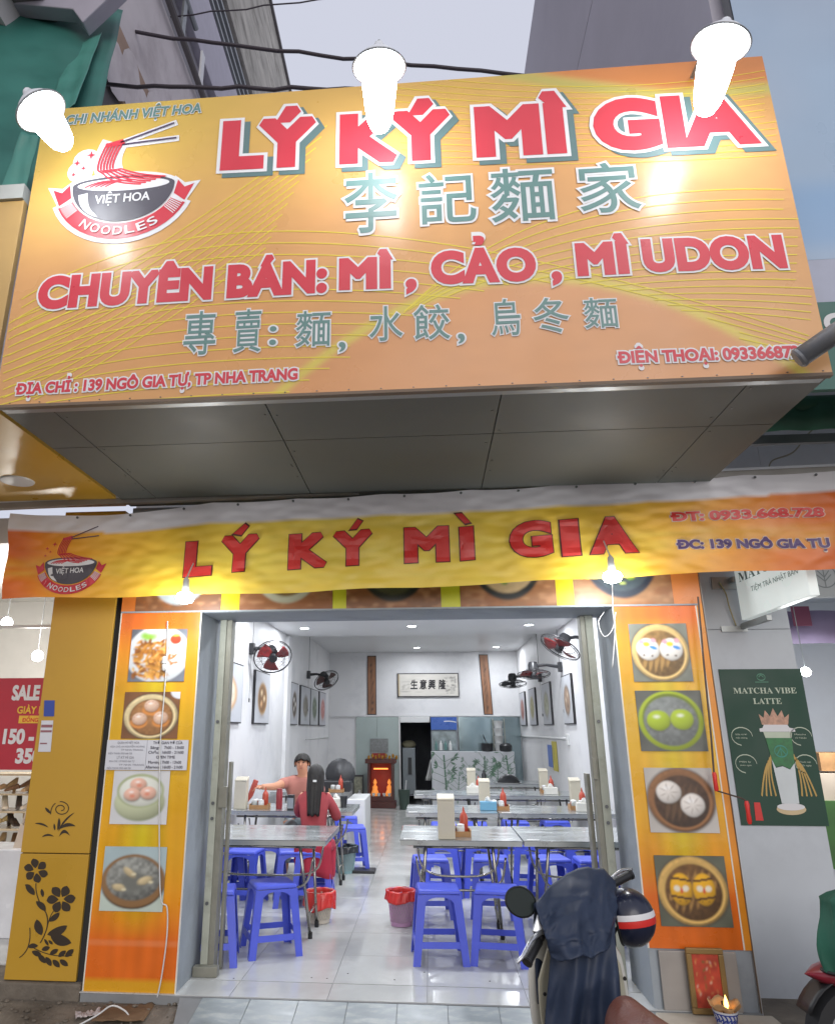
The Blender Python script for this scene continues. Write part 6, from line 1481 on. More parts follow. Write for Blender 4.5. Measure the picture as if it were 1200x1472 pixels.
c = onY(1184, 828, NY); rg = [strip2d([(c[0] + .085 * cos(a), c[2] + .085 * sin(a)) for a in [i * pi / 12 for i in range(25)]], .008), strip2d([(c[0], c[2] - .08), (c[0], c[2] + .05)], .007)]
for k in (-1, 1): rg += [strip2d([(c[0], c[2] - .04), (c[0] + .05 * k, c[2] + .01)], .007), strip2d([(c[0], c[2] - .01), (c[0] + .04 * k, c[2] + .04)], .007)]
V, Fc = union2d(*join2d(rg)); flat('ring_emblem', V, Fc, mat('emblem_grey', hx('6a7274'), rough=.5), t, sheetY(NY - .002))
q0 = pxrect(6.2, 1120, 878, 1230, 925)
part('lilac_banner', MB().grid(lambda u, v: (q0[0] + (q0[1] - q0[0]) * u, 6.2 + .02 * sin(u * 9), q0[2] + (q0[3] - q0[2]) * v), 12, 2), mat('lilac_cloth', hx('8f82a0'), rough=.7), t, world=True, smooth=True, solid=.003)
q0 = pxrect(6.15, 1138, 872, 1164, 900); part('pink_card', MB().box(q0[0], q0[1], 6.14, 6.15, q0[2], q0[3]), mat('pink_card', hx('8a4a62'), rough=.6), t, world=True)
q0 = pxrect(6.6, 1170, 1082, 1230, 1108); part('wooden_shelf', MB().box(q0[0], q0[1] + .6, 6.5, 6.8, q0[2], q0[3]), m_wood, t, world=True)
q0 = pxrect(6.6, 1168, 1109, 1230, 1150); part('cream_boxes', MB().box(q0[0], q0[1] + .6, 6.45, 6.8, q0[2], q0[3] - .01), m_bag, t, world=True)
q0 = pxrect(6.4, 1172, 1152, 1230, 1250); part('green_counter', MB().box(q0[0], q0[1] + .6, 6.4, 6.8, q0[2], q0[3]), mat('grass_green', hx('3f6a34'), rough=.6, var=.2), t, world=True)
p = Vector(onY(1158, 966, 5.75)); t = thing('shop_lamp', 'lit lamp glowing beside the top right corner of the green drink poster', 'lamp', p)
part('bulb', MB().ball((0, 0, 0), .035, .035, .035, 14, 10), m_led, t, smooth=True); part('stem', MB().tube([(0, 0, .03), (0, .02, 2.8 - p.z)], .003, 6), MATS['header_grey'], t)
ld = bpy.data.lights.new('shop_glow', 'POINT'); ld.energy = 20; ld.shadow_soft_size = .06; lo = bpy.data.objects.new('shop_glow', ld); col.objects.link(lo); lo.parent = t; lo.location = (.35, .5, -.35)

# crank rod of the awning in front of the right poster
cq = [onY(x, y, 4.93) for x, y in ((1003, 858), (1012, 960), (1022, 1060), (1026, 1112))]
t = thing('awning_crank', 'thin dark awning crank rod with red handles hanging beside the right food poster', 'crank', cq[-1])
part('rod', MB().tube([Vector(p) for p in cq], .006, 6), mat('brown_rod', hx('4f4038'), rough=.5), t, world=True)
part('grip', MB().lathe([(.010, -.055), (.014, -.04), (.012, 0), (.014, .04), (.010, .055)], 10, Matrix.Translation(onY(1028, 1124, 4.93))), m_rb, t, world=True, smooth=True)
part('crank_bar', MB().tube([onY(1030, 1137, 4.93), onY(1066, 1148, 4.90)], .005, 6), MATS['brown_rod'], t, world=True)
part('grip', MB().lathe([(.010, -.07), (.015, -.05), (.012, 0), (.015, .04), (.010, .06)], 10, Matrix.Translation(onY(1075, 1167, 4.90))), m_rb, t, world=True, smooth=True)
part('crank_pin', MB().tube([onY(1066, 1148, 4.90), onY(1073, 1152, 4.90)], .005, 6), MATS['brown_rod'], t, world=True)

# ============================================================ UPPER BACKGROUND
XW = -3.2
m_up = mat('stained_white_render', hx('cfc8ca'), rough=.85, var=.1, vs=1.2, bump=.5, bs=6, stain=.5, stain_col=hx('8d8084'), ss=.9)
m_brn = mat('peeled_brown', hx('a08878'), rough=.9, var=.15, vs=3, bump=.5, bs=9); m_st = mat('mossy_render', hx('a8a49c'), rough=.9, var=.25, vs=2.5, stain=.75, stain_col=hx('5a564e'), ss=1.6, stretch=(1, .6, 2)); m_dk = mat('dark_void', hx('6a6666'), rough=.9)
t = thing('tall_building', 'tall stained concrete building side with horizontal bands and a rail, upper left behind the sign', 'building', (-5, 9, 0))
zz = lambda px: onX(px, 100, XW)[2]
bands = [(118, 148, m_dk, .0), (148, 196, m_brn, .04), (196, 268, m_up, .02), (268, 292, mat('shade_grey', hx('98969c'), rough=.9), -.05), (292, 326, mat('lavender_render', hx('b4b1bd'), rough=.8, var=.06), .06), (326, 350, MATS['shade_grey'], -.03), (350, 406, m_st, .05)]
zl = 3.2
part('wall', MB().box(-9, XW - .3, 2.8, 15, zz(118) - .3, zz(404)), m_up, t, world=True)
for a, b, m, pr in bands:
    part('wall_band', MB().box(XW - .3 + .002, XW + pr, 2.8, 15, zz(a) + .004, zz(b) - .004), m, t, world=True, bevel=.01)
part('cornice', MB().box(XW - .3, XW + .10, 2.8, 15, zz(406) + .0, zz(406) + .10), m_dk, t, world=True)
zr0, zr1 = zz(266), zz(290)
part('rail', MB().tube([(XW + .12, 2.8, zr0), (XW + .12, 11, zr0)], .045, 8), m_dk, t, world=True); part('rail', MB().tube([(XW + .12, 2.8, zr1), (XW + .12, 7.5, zr1)], .04, 8), MATS['galvanised_steel'], t, world=True)
for k in range(8): part('rail_post', MB().box(XW + .10, XW + .13, 4.6 + .8 * k, 4.72 + .8 * k, zr0 + .05, zr1 - .05), m_white if k % 2 == 0 else MATS['galvanised_steel'], t, world=True)
for q in (332, 338, 344): part('louvre', MB().box(XW - .02, XW + .03, 2.8, 15, zz(q), zz(q) + .07), MATS['galvanised_steel'], t, world=True)
b = MB()
for k in range(14):
    b.ball((XW + .045, 4.9 + .36 * k, zz(150) + .35 + .35 * mnoise.noise(Vector((k * .7, 0, 0)))), .012, .2 + .15 * random.random(), .25 + .2 * random.random(), 9, 6)
part('patch', b, MATS['stained_white_render'], t, world=True, smooth=True, kind='stuff')
# white concrete slab at the very top left
a_ = [onY(*p, 4.4) for p in ((-60, -60), (215, -60), (118, 31), (104, 12), (-60, -4))]
t = thing('concrete_slab', 'pale concrete canopy slab at the top left corner', 'slab', a_[2])
part('slab', MB().prism([(p[0], p[2]) for p in a_], lambda u, v, d: (u, 4.4 + d, v), .14), mat('pale_slab', hx('a9a5b2'), rough=.7, var=.05), t, world=True, bevel=.01)
# green tarpaulin
def tarp(poly4, label, m, Y0, Y1):
    A, B, C_, D_ = [Vector(p) for p in poly4]
    def f(u, v):
        p = (A * (1 - u) + B * u) * (1 - v) + (D_ * (1 - u) + C_ * u) * v
        w_ = (B - A).length; return p + Vector((0, .02 * w_ * sin(u * 11 + v * 4) + .05 * w_ * mnoise.noise(Vector((u * 3, v * 4, 1))), .02 * w_ * sin(u * 7)))
    o = part('tarpaulin', MB().grid(f, 24, 24), m, None, smooth='all', solid=.004, world=True, loc=tuple(A)); return tag(o, label, 'tarpaulin', 'green tarpaulins')
m_tarp = mat('green_tarp', hx('2f6b62'), rough=.5, var=.2, vs=2); m_tarp2 = mat('light_green_tarp', hx('45857a'), rough=.5, var=.15, vs=3)
tarp([onY(-60, 300, 3.5), onY(112, 300, 3.6), onY(176, 14, 5.0), onY(-80, -60, 4.6)], 'large dark green tarpaulin hanging behind the leftmost floodlight', m_tarp, 0, 0)
tarp([onY(70, 170, 3.9), onY(108, 150, 3.9), onY(146, 46, 4.6), onY(95, 70, 4.5)], 'lighter green tarpaulin flap hanging beside the stained building', m_tarp2, 0, 0)
tarp([onY(-10, 300, 3.45), onY(30, 300, 3.45), onY(56, 195, 3.45), onY(30, 190, 3.45)], 'lighter green tarpaulin strip beside the left end of the signboard', m_tarp2, 0, 0)
# grey building on the right
t = thing('grey_building', 'plain lavender grey building wall rising behind the right half of the signboard', 'building', (5, 9, 0))
XG = 2.1; zg = onX(757, 80, XG)[2]
m_gb = mat('lavender_grey_render', hx('bab7c2'), rough=.85, var=.06, vs=1, bump=.2, bs=8, stain=.2, stain_col=hx('7b7886'), ss=.5)
part('wall', MB().box(XG, 8, 3.95, 16, 4.7, onX(838, 60, XG)[2] - .01), m_gb, t, world=True); part('wall', MB().box(XG, 8, 3.95, 16, onX(838, 60, XG)[2] + .01, zg), m_gb, t, world=True)
part('wall_groove', MB().box(XG + .02, 7.9, 3.97, 15.9, onX(838, 60, XG)[2] - .01, onX(838, 60, XG)[2] + .01), m_dk, t, world=True)
0 and part('ledge', MB().box(XG - .10, XG - .001, 4.3, 4.9, onX(1015, 20, XG)[2], onX(1015, 20, XG)[2] + .25), m_brn, t, world=True)
# neighbouring blue sign on the right
YN = 3.8
bx0 = onY(1062, 60, YN)[0]
zb0, zb1, zb2 = onY(1190, 434, YN)[2], onY(1190, 372, YN)[2], onY(1190, -80, YN)[2]
t = thing('blue_signboard', 'tall blue and white neighbouring signboard at the right edge behind the noodle sign', 'signboard', (3.2, YN + .1, zb0))
P = Pic(40, 60, '9db4cc'); P.mix(np.clip(P.nz(4, 3) * 1.6 - .5, 0, .7), 'a9b6c8'); P.mix(np.clip(1 - np.abs(P.y - .12) * 8, 0, .5), '6fa0d0'); P.mix(np.clip((P.y - .55) * 1.4, 0, .7), '98a2b4')
photo('printed_sheet', P, bx0, 4.4, zb1, zb2, sheetY(YN), t, m_vinyl)
part('pale_band', MB().box(bx0, 4.4, YN - .001, YN + .02, zb0, zb1 - .002), mat('pale_band', hx('a9aec0'), rough=.5), t, world=True)
part('green_band', MB().box(2.05, 4.4, YN - .006, YN + .03, onY(1190, 560, YN)[2], zb0 - .002), mat('dark_green_band', hx('3f6b62'), rough=.5, var=.05), t, world=True)
part('sign_back', MB().box(bx0 + .01, 4.4, YN + .031, YN + .12, zb0, zb2), MATS['galvanised_steel'], t, world=True)
a = onY(1187, 478, YN - .01); V, Fc = words('C', a[0], a[0] + .12, a[2], .13, .05); flat('lettering', V, Fc, m_white, t, sheetY(YN - .009))
t = thing('green_awning', 'dark green rolled awning under the blue sign at the right edge', 'awning', (3, 4.3, 3.4))
za = onY(1160, 575, 4.2)[2]
part('awning_cloth', MB().tube([(2.02, 4.3, za), (4.4, 4.3, za)], .07, 12), mat('awning_green', hx('2f5a48'), rough=.6, var=.2, vs=6), t, world=True, smooth=True)
part('awning_valance', MB().grid(lambda u, v: (2.02 + 2.4 * u, 4.24 + .01 * sin(u * 60), za - .18 * v), 60, 2), MATS['awning_green'], t, world=True, smooth=True, solid=.004)
part('awning_bar', MB().box(2.0, 4.4, 4.6, 4.64, za - .12, za - .06), MATS['galvanised_steel'], t, world=True)
cable('loose_cable', sm([onY(x, y, 5.3) for x, y in ((1190, 598), (1160, 625), (1140, 650), (1110, 662), (1105, 676))]), .006, mat('dull_cable', hx('8a8a78')), 'thin pale cable trailing over the grey wall above the banner, right side')
# pipe in front of the sign's lower right corner
t = thing('grey_pipe', 'thick grey pipe reaching in from the right edge across the phone number', 'pipe', onY(1142, 517, 3.12))
p0_, p1_ = Vector(onY(1148, 515, 3.08)), Vector(onY(1290, 418, 2.9))
part('tube', MB().tube([p0_, p1_], .046, 20), mat('pipe_grey', hx('6f7278'), rough=.4, metal=.2, stain=.4, stain_col=hx('8d8878'), ss=9), t, world=True, smooth='all')
part('end_cap', MB().lathe([(.0, -.012), (.04, -.010), (.048, 0), (.048, .012)], 20, Matrix.Translation(p0_) @ (p1_ - p0_).to_track_quat('Z', 'Y').to_matrix().to_4x4()), MATS['pipe_grey'], t, world=True, smooth=True)
# overhead wires
m_cab = mat('black_cable', hx('3a333c'), rough=.6)
def wire(p, q, Y, r, sag, lab):
    a = Vector(onY(*p, Y)); b = Vector(onY(*q, Y)); pts = [a.lerp(b, i / 24) + Vector((0, .01 * sin(i * 1.7), -sag * sin(pi * i / 24) + .012 * sin(i * 2.3))) for i in range(25)]
    o = cable('overhead_wire', pts, r, m_cab, lab, 'cable', 7, 'overhead cables behind the signboard')
wire((20, 22), (760, 108), 6.0, .021, .06, 'thick twisted black overhead cable dipping from the upper left to the sign')
wire((10, 118), (600, 128), 5.2, .020, .02, 'black overhead cable just above the top left edge of the sign')
wire((-40, 50), (560, -14), 7.0, .010, .05, 'thin overhead cable crossing the top of the picture')

# ============================================================ STREET THINGS
# leaning tile slab, red plaque, incense cup at the right pillar
m_slab = mat('beige_tile_slab', hx('9b958f'), rough=.4, var=.08)
s0 = pxrect(4.985, 950, 1368, 1062, 1452); 
o = part('tile_slab', MB().box(s0[0], s0[1], 4.975, 4.992, .0, s0[3]), m_slab, None, loc=(s0[0], 4.98, 0), world=True, bevel=.003); tag(o, 'beige tile slab standing against the foot of the right pillar', 'tile')
pl_ = thing('stone_plinth', 'pale stone plinth on the ground in front of the right pillar', 'plinth', (1.62, 4.8, -.1))
part('block', MB().box(1.24, 1.90, 4.60, 4.97, -.12, -.005), mat('pale_stone', hx('b5ab9c'), rough=.6, var=.15, vs=6, stain=.4, stain_col=hx('857a6a'), ss=6), pl_, world=True, bevel=.012)
f0 = pxrect(4.93, 990, 1364, 1044, 1452); f0 = (f0[0], f0[1], 0.0, f0[3])
t = thing('red_plaque', 'small red votive picture in a gold frame leaning at the foot of the right pillar', 'plaque', ((f0[0] + f0[1]) / 2, 4.95, 0))
fw = .03
for a_ in ((f0[0], f0[1], f0[2], f0[2] + fw), (f0[0], f0[1], f0[3] - fw, f0[3])): part('frame_bar', MB().box(a_[0], a_[1], 4.925, 4.95, a_[2], a_[3]), mat('old_gold', hx('8a6f42'), rough=.4, metal=.3), t, world=True, bevel=.004)
for a_ in ((f0[0], f0[0] + fw), (f0[1] - fw, f0[1])): part('frame_bar', MB().box(a_[0], a_[1], 4.9255, 4.9495, f0[2] + fw + .001, f0[3] - fw - .001), MATS['old_gold'], t, world=True, bevel=.004)
P = Pic(28, 48, 'b5402a').grain(.3, 8)
for k in range(26): P.ell(random.uniform(.1, .9), random.uniform(.05, .95), .06, .03, random.choice(['c98a52', 'd9a060', '8f2c1c', 'd8c0a8', 'c46a2e']), .8, rot=random.random() * 180)
for k in range(4): P.ell(.42, .85 - .15 * k, .08, .035, '7a5a2a', .5, rot=30 * k).ell(.5, .82 - .15 * k, .02, .05, '7a5a2a', .5)
photo('print', P, f0[0] + fw, f0[1] - fw, f0[2] + fw, f0[3] - fw, sheetY(4.935), t, MATS['matte_print'])
pc = onY(1043, 1460, 4.78)
t = thing('incense_cup', 'blue and white porcelain cup with folded paper and a small flame, before the red plaque', 'cup', (pc[0], 4.78, -.005))
ph = onY(1043, 1452, 4.78)[2] + .005
part('cup', MB().lathe([(.04, 0), (.05, .01), (.066, ph), (.060, ph), (.045, .02), (0, .018)], 24, caps=False), mat('porcelain_white', hx('c9ccd4'), rough=.2), t, smooth=True)
b = []; 
def cupf(u, v): a = -pi / 2 + u / .06; r = .0512 + .0155 * v / ph; return (pc[0] + r * cos(a), 4.78 + r * sin(a), -.005 + v)
for k in range(9):
    u0 = -.085 + .021 * k
    b += [strip2d(bez((u0, .02 + .01 * (k % 2)), (u0 + .02, ph * .5), (u0 - .004, ph * .85), 6), .008), strip2d(bez((u0 - .008, ph * .4), (u0 + .006, ph * .7), (u0 + .014, ph * .35), 5), .006)]
b += [strip2d([(-.1, ph - .012), (.1, ph - .012)], .006), strip2d([(-.1, .012), (.1, .012)], .005)]
V, Fc = union2d(*join2d(b)); flat('blue_glaze', V, Fc, mat('cobalt_glaze', hx('2f3f8c'), rough=.25), t, cupf, .012)
part('folded_paper', MB().grid(lambda u, v: ((.045 + .04 * v) * cos(2 * pi * u), (.045 + .04 * v) * sin(2 * pi * u), ph - .01 + .045 * v + .012 * sin(u * 31)), 24, 3), mat('burnt_paper', hx('b58e62'), rough=.8, var=.2, vs=20), t, smooth='all', solid=.002)
part('flame', MB().lathe([(.004, ph + .0), (.013, ph + .02), (.009, ph + .045), (.001, ph + .07)], 10, Matrix.Translation((.01, 0, 0))), mat('flame', (1, .6, .1), emit=8, ecol=(1, .5, .1), var=0), t, smooth=True)
part('stick_bundle', MB().tube([(-.005, 0, .02), (-.01, 0, ph + .04)], .007, 6), m_dec, t)
# ground litter at the left
t_ = part('wrapped_stick', MB().tube([(0, 0, 0), (.10, .03, .012), (.22, .05, .01), (.30, .075, .016)], [.012, .02, .018, .013], 8), mat('crumpled_wrap', hx('b3a7a4'), rough=.4, var=.3, vs=30, bump=1, bs=60), None, smooth='all'); t_.location = (onZ(246, 1466, -.03)[0], onZ(246, 1466, -.03)[1], -.025 - .06); tag(t_, 'crumpled whitish wrapped stick lying on the blue grey apron at the left', 'litter')
def rag(nm, px, py, w, d, m, lab, h=.03, rz=0.):
    p = onZ(px, py, -.07); z0 = pz(p[1])
    o = part(nm, MB().grid(lambda u, v: ((u - .5) * w * cos(rz) - (v - .5) * d * sin(rz), (u - .5) * w * sin(rz) + (v - .5) * d * cos(rz), .008 + h * abs(mnoise.noise(Vector((u * 5, v * 4, px))))), 14, 14), m, None, smooth='all', solid=.002); o.location = (p[0], p[1], z0); return tag(o, lab, 'litter')
rag('crumpled_paper', 126, 1464, .14, .08, MATS['crumpled_wrap'], 'crumpled pale paper on the dirty ground under the left food poster', .04, .5)
rag('cardboard', 178, 1462, .30, .26, mat('brown_cardboard', hx('6b543c'), rough=.9, var=.2, vs=8), 'flat brown cardboard on the ground under the left food poster', .02, .1)
for k, (px, py, lb) in enumerate(((398, 1466, 'left of the middle'), (440, 1462, 'in the middle'))):
    rag('dirt_patch', px, py, .22, .06, mat('sandy_dirt', hx('a89a7a'), rough=.95, var=.3, vs=20), 'sandy dirt patch on the blue grey apron, %s' % lb, .012, .05).location.z = -.085
b = MB(); rs = random.Random(9)
for k in range(260):
    x, y = rs.uniform(-2.9, -1.35), rs.uniform(4.2, 4.96); s = rs.uniform(.004, .016); b.ball((x, y, pz(y) + s * .4), s, s * rs.uniform(.6, 1.2), s * .6, 6, 4)
o = part('ground_debris', b, m_conc, None, kind='stuff'); tag(o, 'scattered grit and small stones on the dirty pavement at the left', 'gravel')
b = MB()
for px, py in ((448, 1406), (470, 1407), (567, 1409), (336, 1407), (610, 1398), (500, 1400), (704, 1411)):
    p = onZ(px, py, .001); b.ball(p, .006, .004, .002, 6, 4)
o = part('floor_crumbs', b, m_dec, None, kind='stuff'); tag(o, 'tiny dark crumbs scattered on the pale floor tiles', 'crumbs')
# ============================================================ SCOOTER
m_ww = mat('scooter_white', hx('cfcfca'), rough=.25, var=.03, coat=.5); m_cr = mat('scooter_cream', hx('b5b2a0'), rough=.45, var=.05); m_bk = mat('scooter_black', hx('1d1e21'), rough=.45, var=.1); m_chr = mat('lever_alloy', hx('b9bcc0'), rough=.3, metal=.8); m_seat = mat('brown_seat', hx('6e3f34'), rough=.5, var=.08, vs=14, bump=.3, bs=70)
SM = Matrix.Translation((.86, 3.22, -.2)) @ Matrix.Rotation(radians(12), 4, 'Z') @ Matrix.Rotation(radians(-7), 4, 'Y')
sk = thing('scooter', 'white scooter with a brown seat parked facing the shop, raincoat over its handlebar', 'scooter', (.86, 3.22, -.2))
def L(x, y, z): return SM @ Vector((x, y, z))
for y, nm in ((-.45, 'rear'), (1.0, 'front')):
    wh = part('wheel', MB().lathe([(.20, -.045), (.25, -.045), (.275, 0), (.25, .045), (.20, .045), (.19, 0)], 32, SM @ Matrix.Translation((0, y, .28)) @ Matrix.Rotation(pi / 2, 4, 'Y'), caps=False), m_bk, sk, world=True, smooth=True)
    part('rim', MB().lathe([(.03, -.03), (.06, -.02), (.19, -.03), (.19, .03), (.06, .02), (.03, .03)], 24, SM @ Matrix.Translation((0, y, .28)) @ Matrix.Rotation(pi / 2, 4, 'Y')), m_chr, wh, smooth=True).data.transform(Matrix.Translation(-wloc(wh)))
def seatf(u, v):
    a = -pi * .12 + pi * 1.24 * u; y = -.52 + .80 * v; w = .15 * (1 - .45 * max(0, v - .62) / .38) * (1 - .25 * max(0, .15 - v) / .15); e = min(1, 10 * v, 12 * (1 - v)) ** .5
    return L(w * cos(a) * e, y, .60 + (.15 + .03 * cos(v * 5)) * max(sin(a), -.25) * e)
part('seat', MB().grid(seatf, 20, 20), m_seat, sk, world=True, smooth='all')
def bodyf(u, v):
    a = 2 * pi * u; y = -.62 + .92 * v; w = .17 * (1 - .3 * v) * (1 - .35 * (1 - v) ** 3); return L(w * cos(a), y, .50 + .14 * sin(a) - .05 * v)
part('body', MB().grid(bodyf, 24, 14), m_ww, sk, world=True, smooth='all')
part('footboard', MB().box(-.15, .15, .18, .62, .27, .34, SM), m_bk, sk, world=True, bevel=.02)
part('tunnel', MB().hexa([L(-.08, .1, .34), L(.08, .1, .34), L(.08, .66, .34), L(-.08, .66, .34)], [L(-.06, .20, .40), L(.06, .20, .40), L(.07, .68, .62), L(-.07, .68, .62)]), m_cr, sk, world=True, bevel=.03)
def shf(u, v):
    x = (u - .5) * 2; w = .20 + .035 * sin(v * pi) - .09 * max(0, v - .75) * 2; return L(x * w, .70 + .06 * (1 - x * x) - .10 * v + .04, .26 + .62 * v)
part('leg_shield', MB().grid(shf, 18, 12), m_ww, sk, world=True, smooth='all', solid=.012)
def shi(u, v):
    x = (u - .5) * 2; w = .175 + .03 * sin(v * pi) - .09 * max(0, v - .75) * 2; return L(x * w, .665 + .06 * (1 - x * x) - .10 * v + .035, .30 + .54 * v)
part('inner_panel', MB().grid(shi, 18, 12), m_cr, sk, world=True, smooth='all', solid=.01)
for s in (-1, 1):
    for z in (.42, .66): part('screw', MB().lathe([(.009, 0), (.007, .006)], 8, SM @ Matrix.Translation((s * .19, .655 - .10 * (z - .26) / .62, z)) @ Matrix.Rotation(pi / 2, 4, 'X')), m_bk, sk, world=True)
part('front_fender', MB().grid(lambda u, v: L((u - .5) * .13, 1.0 + .30 * cos(.3 + v * 2.2), .28 + .30 * sin(.3 + v * 2.2)), 4, 14), m_ww, sk, world=True, smooth='all', solid=.006)
part('steering_column', MB().tube([L(0, .74, .75), L(0, .66, 1.0)], .04, 10), m_bk, sk, world=True, smooth='all')
gl, gr = Vector(onY(757, 1385, 3.62)), Vector(onY(907, 1257, 4.08))
gl2, gr2 = Vector(onY(775, 1352, 3.70)), Vector(onY(878, 1272, 4.02))
hc_ = (gl2 + gr2) / 2
part('handlebar', MB().tube(sm([gl2, gl2.lerp(hc_, .5) + Vector((0, 0, .03)), hc_ + Vector((0, 0, .04)), gr2.lerp(hc_, .5) + Vector((0, 0, .03)), gr2]), .016, 8), m_bk, sk, world=True, smooth='all')
part('headset', MB().ball(hc_ + Vector((0, .03, -.04)), .16, .10, .09, 18, 10), m_bk, sk, world=True, smooth=True)
gdl = (gl - gl2).normalized(); gdr = (gr - gr2).normalized()
for a, b in ((gl2, gl), (gr2, gr)):
    Mg = Matrix.Translation(a) @ (b - a).to_track_quat('Z', 'Y').to_matrix().to_4x4(); Lg = (b - a).length
    part('grip', MB().lathe([(.018, 0), (.021, .01)] + [(.019 + .002 * (i % 2), .015 + (Lg - .03) * i / 14) for i in range(15)] + [(.024, Lg - .01), (.024, Lg), (.0, Lg + .002)], 14, Mg), m_bk, sk, world=True, smooth=True)
part('brake_lever', MB().tube(sm([onY(778, 1340, 3.66), onY(764, 1352, 3.60), onY(752, 1374, 3.55), onY(743, 1384, 3.54)]), [.010] * 6 + [.009] * 6 + [.008] * 6 + [.012], 8), m_chr, sk, world=True, smooth='all')
part('brake_lever', MB().tube(sm([onY(880, 1262, 4.06), onY(893, 1252, 4.12), onY(908, 1250, 4.16)]), .008, 8), m_chr, sk, world=True, smooth='all')
part('lever_clamp', MB().hexa([onY(764, 1340, 3.72), onY(782, 1345, 3.72), onY(782, 1345, 3.66), onY(764, 1340, 3.66)], [onY(772, 1314, 3.74), onY(784, 1318, 3.74), onY(784, 1318, 3.68), onY(772, 1314, 3.68)]), m_chr, sk, world=True, bevel=.006)
mc = Vector(onY(748, 1297, 3.72)); Mm = Matrix.Translation(mc) @ Vector((.15, -.9, .15)).to_track_quat('Z', 'Y').to_matrix().to_4x4() @ Matrix.Rotation(radians(-20), 4, 'Z') @ Matrix.Diagonal((1.12, .95, 1, 1))
mi = part('mirror', MB().lathe([(0, -.028), (.04, -.022), (.064, -.004), (.067, .004), (.062, .007)], 28, Mm, caps=False), m_bk, sk, world=True, smooth=True)
o = part('mirror_glass', MB().lathe([(0, .004), (.060, .004)], 28, Mm, caps=False), mat('mirror_dark_reflection', hx('222b2b'), rough=.3, metal=0, var=0, spec=.1), mi); o.data.transform(Matrix.Translation(-wloc(mi)))  # dark reflection painted as the base colour of a dull glass
part('mirror_stem', MB().tube(sm([mc + Vector((.05, .02, -.02)), onY(770, 1313, 3.74), onY(776, 1325, 3.76)]), .008, 8), m_bk, sk, world=True, smooth='all')

# raincoat over the handlebar
m_rc = mat('navy_raincoat', hx('263248'), rough=.55, var=.08, vs=5, bump=.12, bs=10, spec=.4)
def lerpc(pts, v):
    n = len(pts) - 1; q = min(v * n, n - 1e-6); i = int(q); f = q - i; return tuple(pts[i][k] * (1 - f) + pts[i + 1][k] * f for k in range(len(pts[0])))
rc = thing('raincoat', 'dark navy raincoat draped over the scooter handlebar', 'raincoat', tuple(hc_))
def drape(Lp, Rp, fold, amp, seed, zb=0):
    """Lp/Rp: rows of (px, py, Y) for the left and right hem"""
    def f(u, v):
        a = Vector(onY(*lerpc(Lp, v))); b = Vector(onY(*lerpc(Rp, v))); p = a.lerp(b, u); s = min(1, v * 1.6)
        p.y -= .055 * sin(pi * u) * (1 - .4 * v)
        p.y += amp * s * (sin(u * fold + v * 2.0 + seed) * .6 + .4 * sin(u * fold * 2.1 + seed * 2 + v * 5)) + .02 * mnoise.noise(Vector((u * 3 + seed, v * 4, 0))) + .004 * mnoise.noise(Vector((u * 9, v * 9, seed)))
        p.z += .012 * sin(u * 9 + seed) * v
        return p
    return f
# long part hanging to the ground
part('coat_front', MB().grid(drape([(792, 1300, 3.72), (792, 1380, 3.68), (786, 1440, 3.66), (782, 1500, 3.66), (780, 1540, 3.66)], [(884, 1290, 3.90), (882, 1350, 3.76), (887, 1400, 3.70), (892, 1460, 3.68), (896, 1540, 3.66)], 9.5, .04, 1), 60, 50), m_rc, rc, world=True, smooth='all', solid=.006)
# upper flap folded over the bar
def flapf(u, v):
    # ridge -> front
    ridge = [(768, 1300, 3.70), (790, 1275, 3.78), (815, 1257, 3.86), (845, 1247, 3.92), (868, 1250, 3.97), (884, 1268, 4.0)]
    hem = [(794, 1380, 3.60), (815, 1381, 3.57), (838, 1376, 3.56), (855, 1380, 3.59), (872, 1368, 3.66), (884, 1340, 3.78)]
    a = Vector(onY(*lerpc(ridge, u))); b = Vector(onY(*lerpc(hem, u))); p = a.lerp(b, v)
    p.y -= .06 * sin(pi * min(v * 1.1, 1)) * (1 - v * .4); p.y += .02 * sin(u * 10 + v * 3) * v + .03 * mnoise.noise(Vector((u * 3, v * 3, 4))) * v + .006 * mnoise.noise(Vector((u * 9, v * 8, 2)))
    p.z += .014 * mnoise.noise(Vector((u * 5, v * 5, 7)))
    cr = abs(mnoise.noise(Vector((u * 4.5 + v * 1.5, v * 1.6 - u, 3)))); cr2 = abs(mnoise.noise(Vector((u * 2.5 - v * 3.5, v * 1.2 + u * 2, 9))))
    p.y += (.05 * min(cr, .22) + .045 * min(cr2, .2)) * min(1, v * 4)
    return p
part('coat_flap', MB().grid(flapf, 50, 40), m_rc, rc, world=True, smooth='all', solid=.006)
def backf(u, v):
    p = Vector(flapf(u, 0)); p.y += .10 * v + .05 * sin(v * pi); p.z += .02 * sin(pi * v) - .42 * v; return p
part('coat_back', MB().grid(backf, 30, 14), m_rc, rc, world=True, smooth='all', solid=.006)

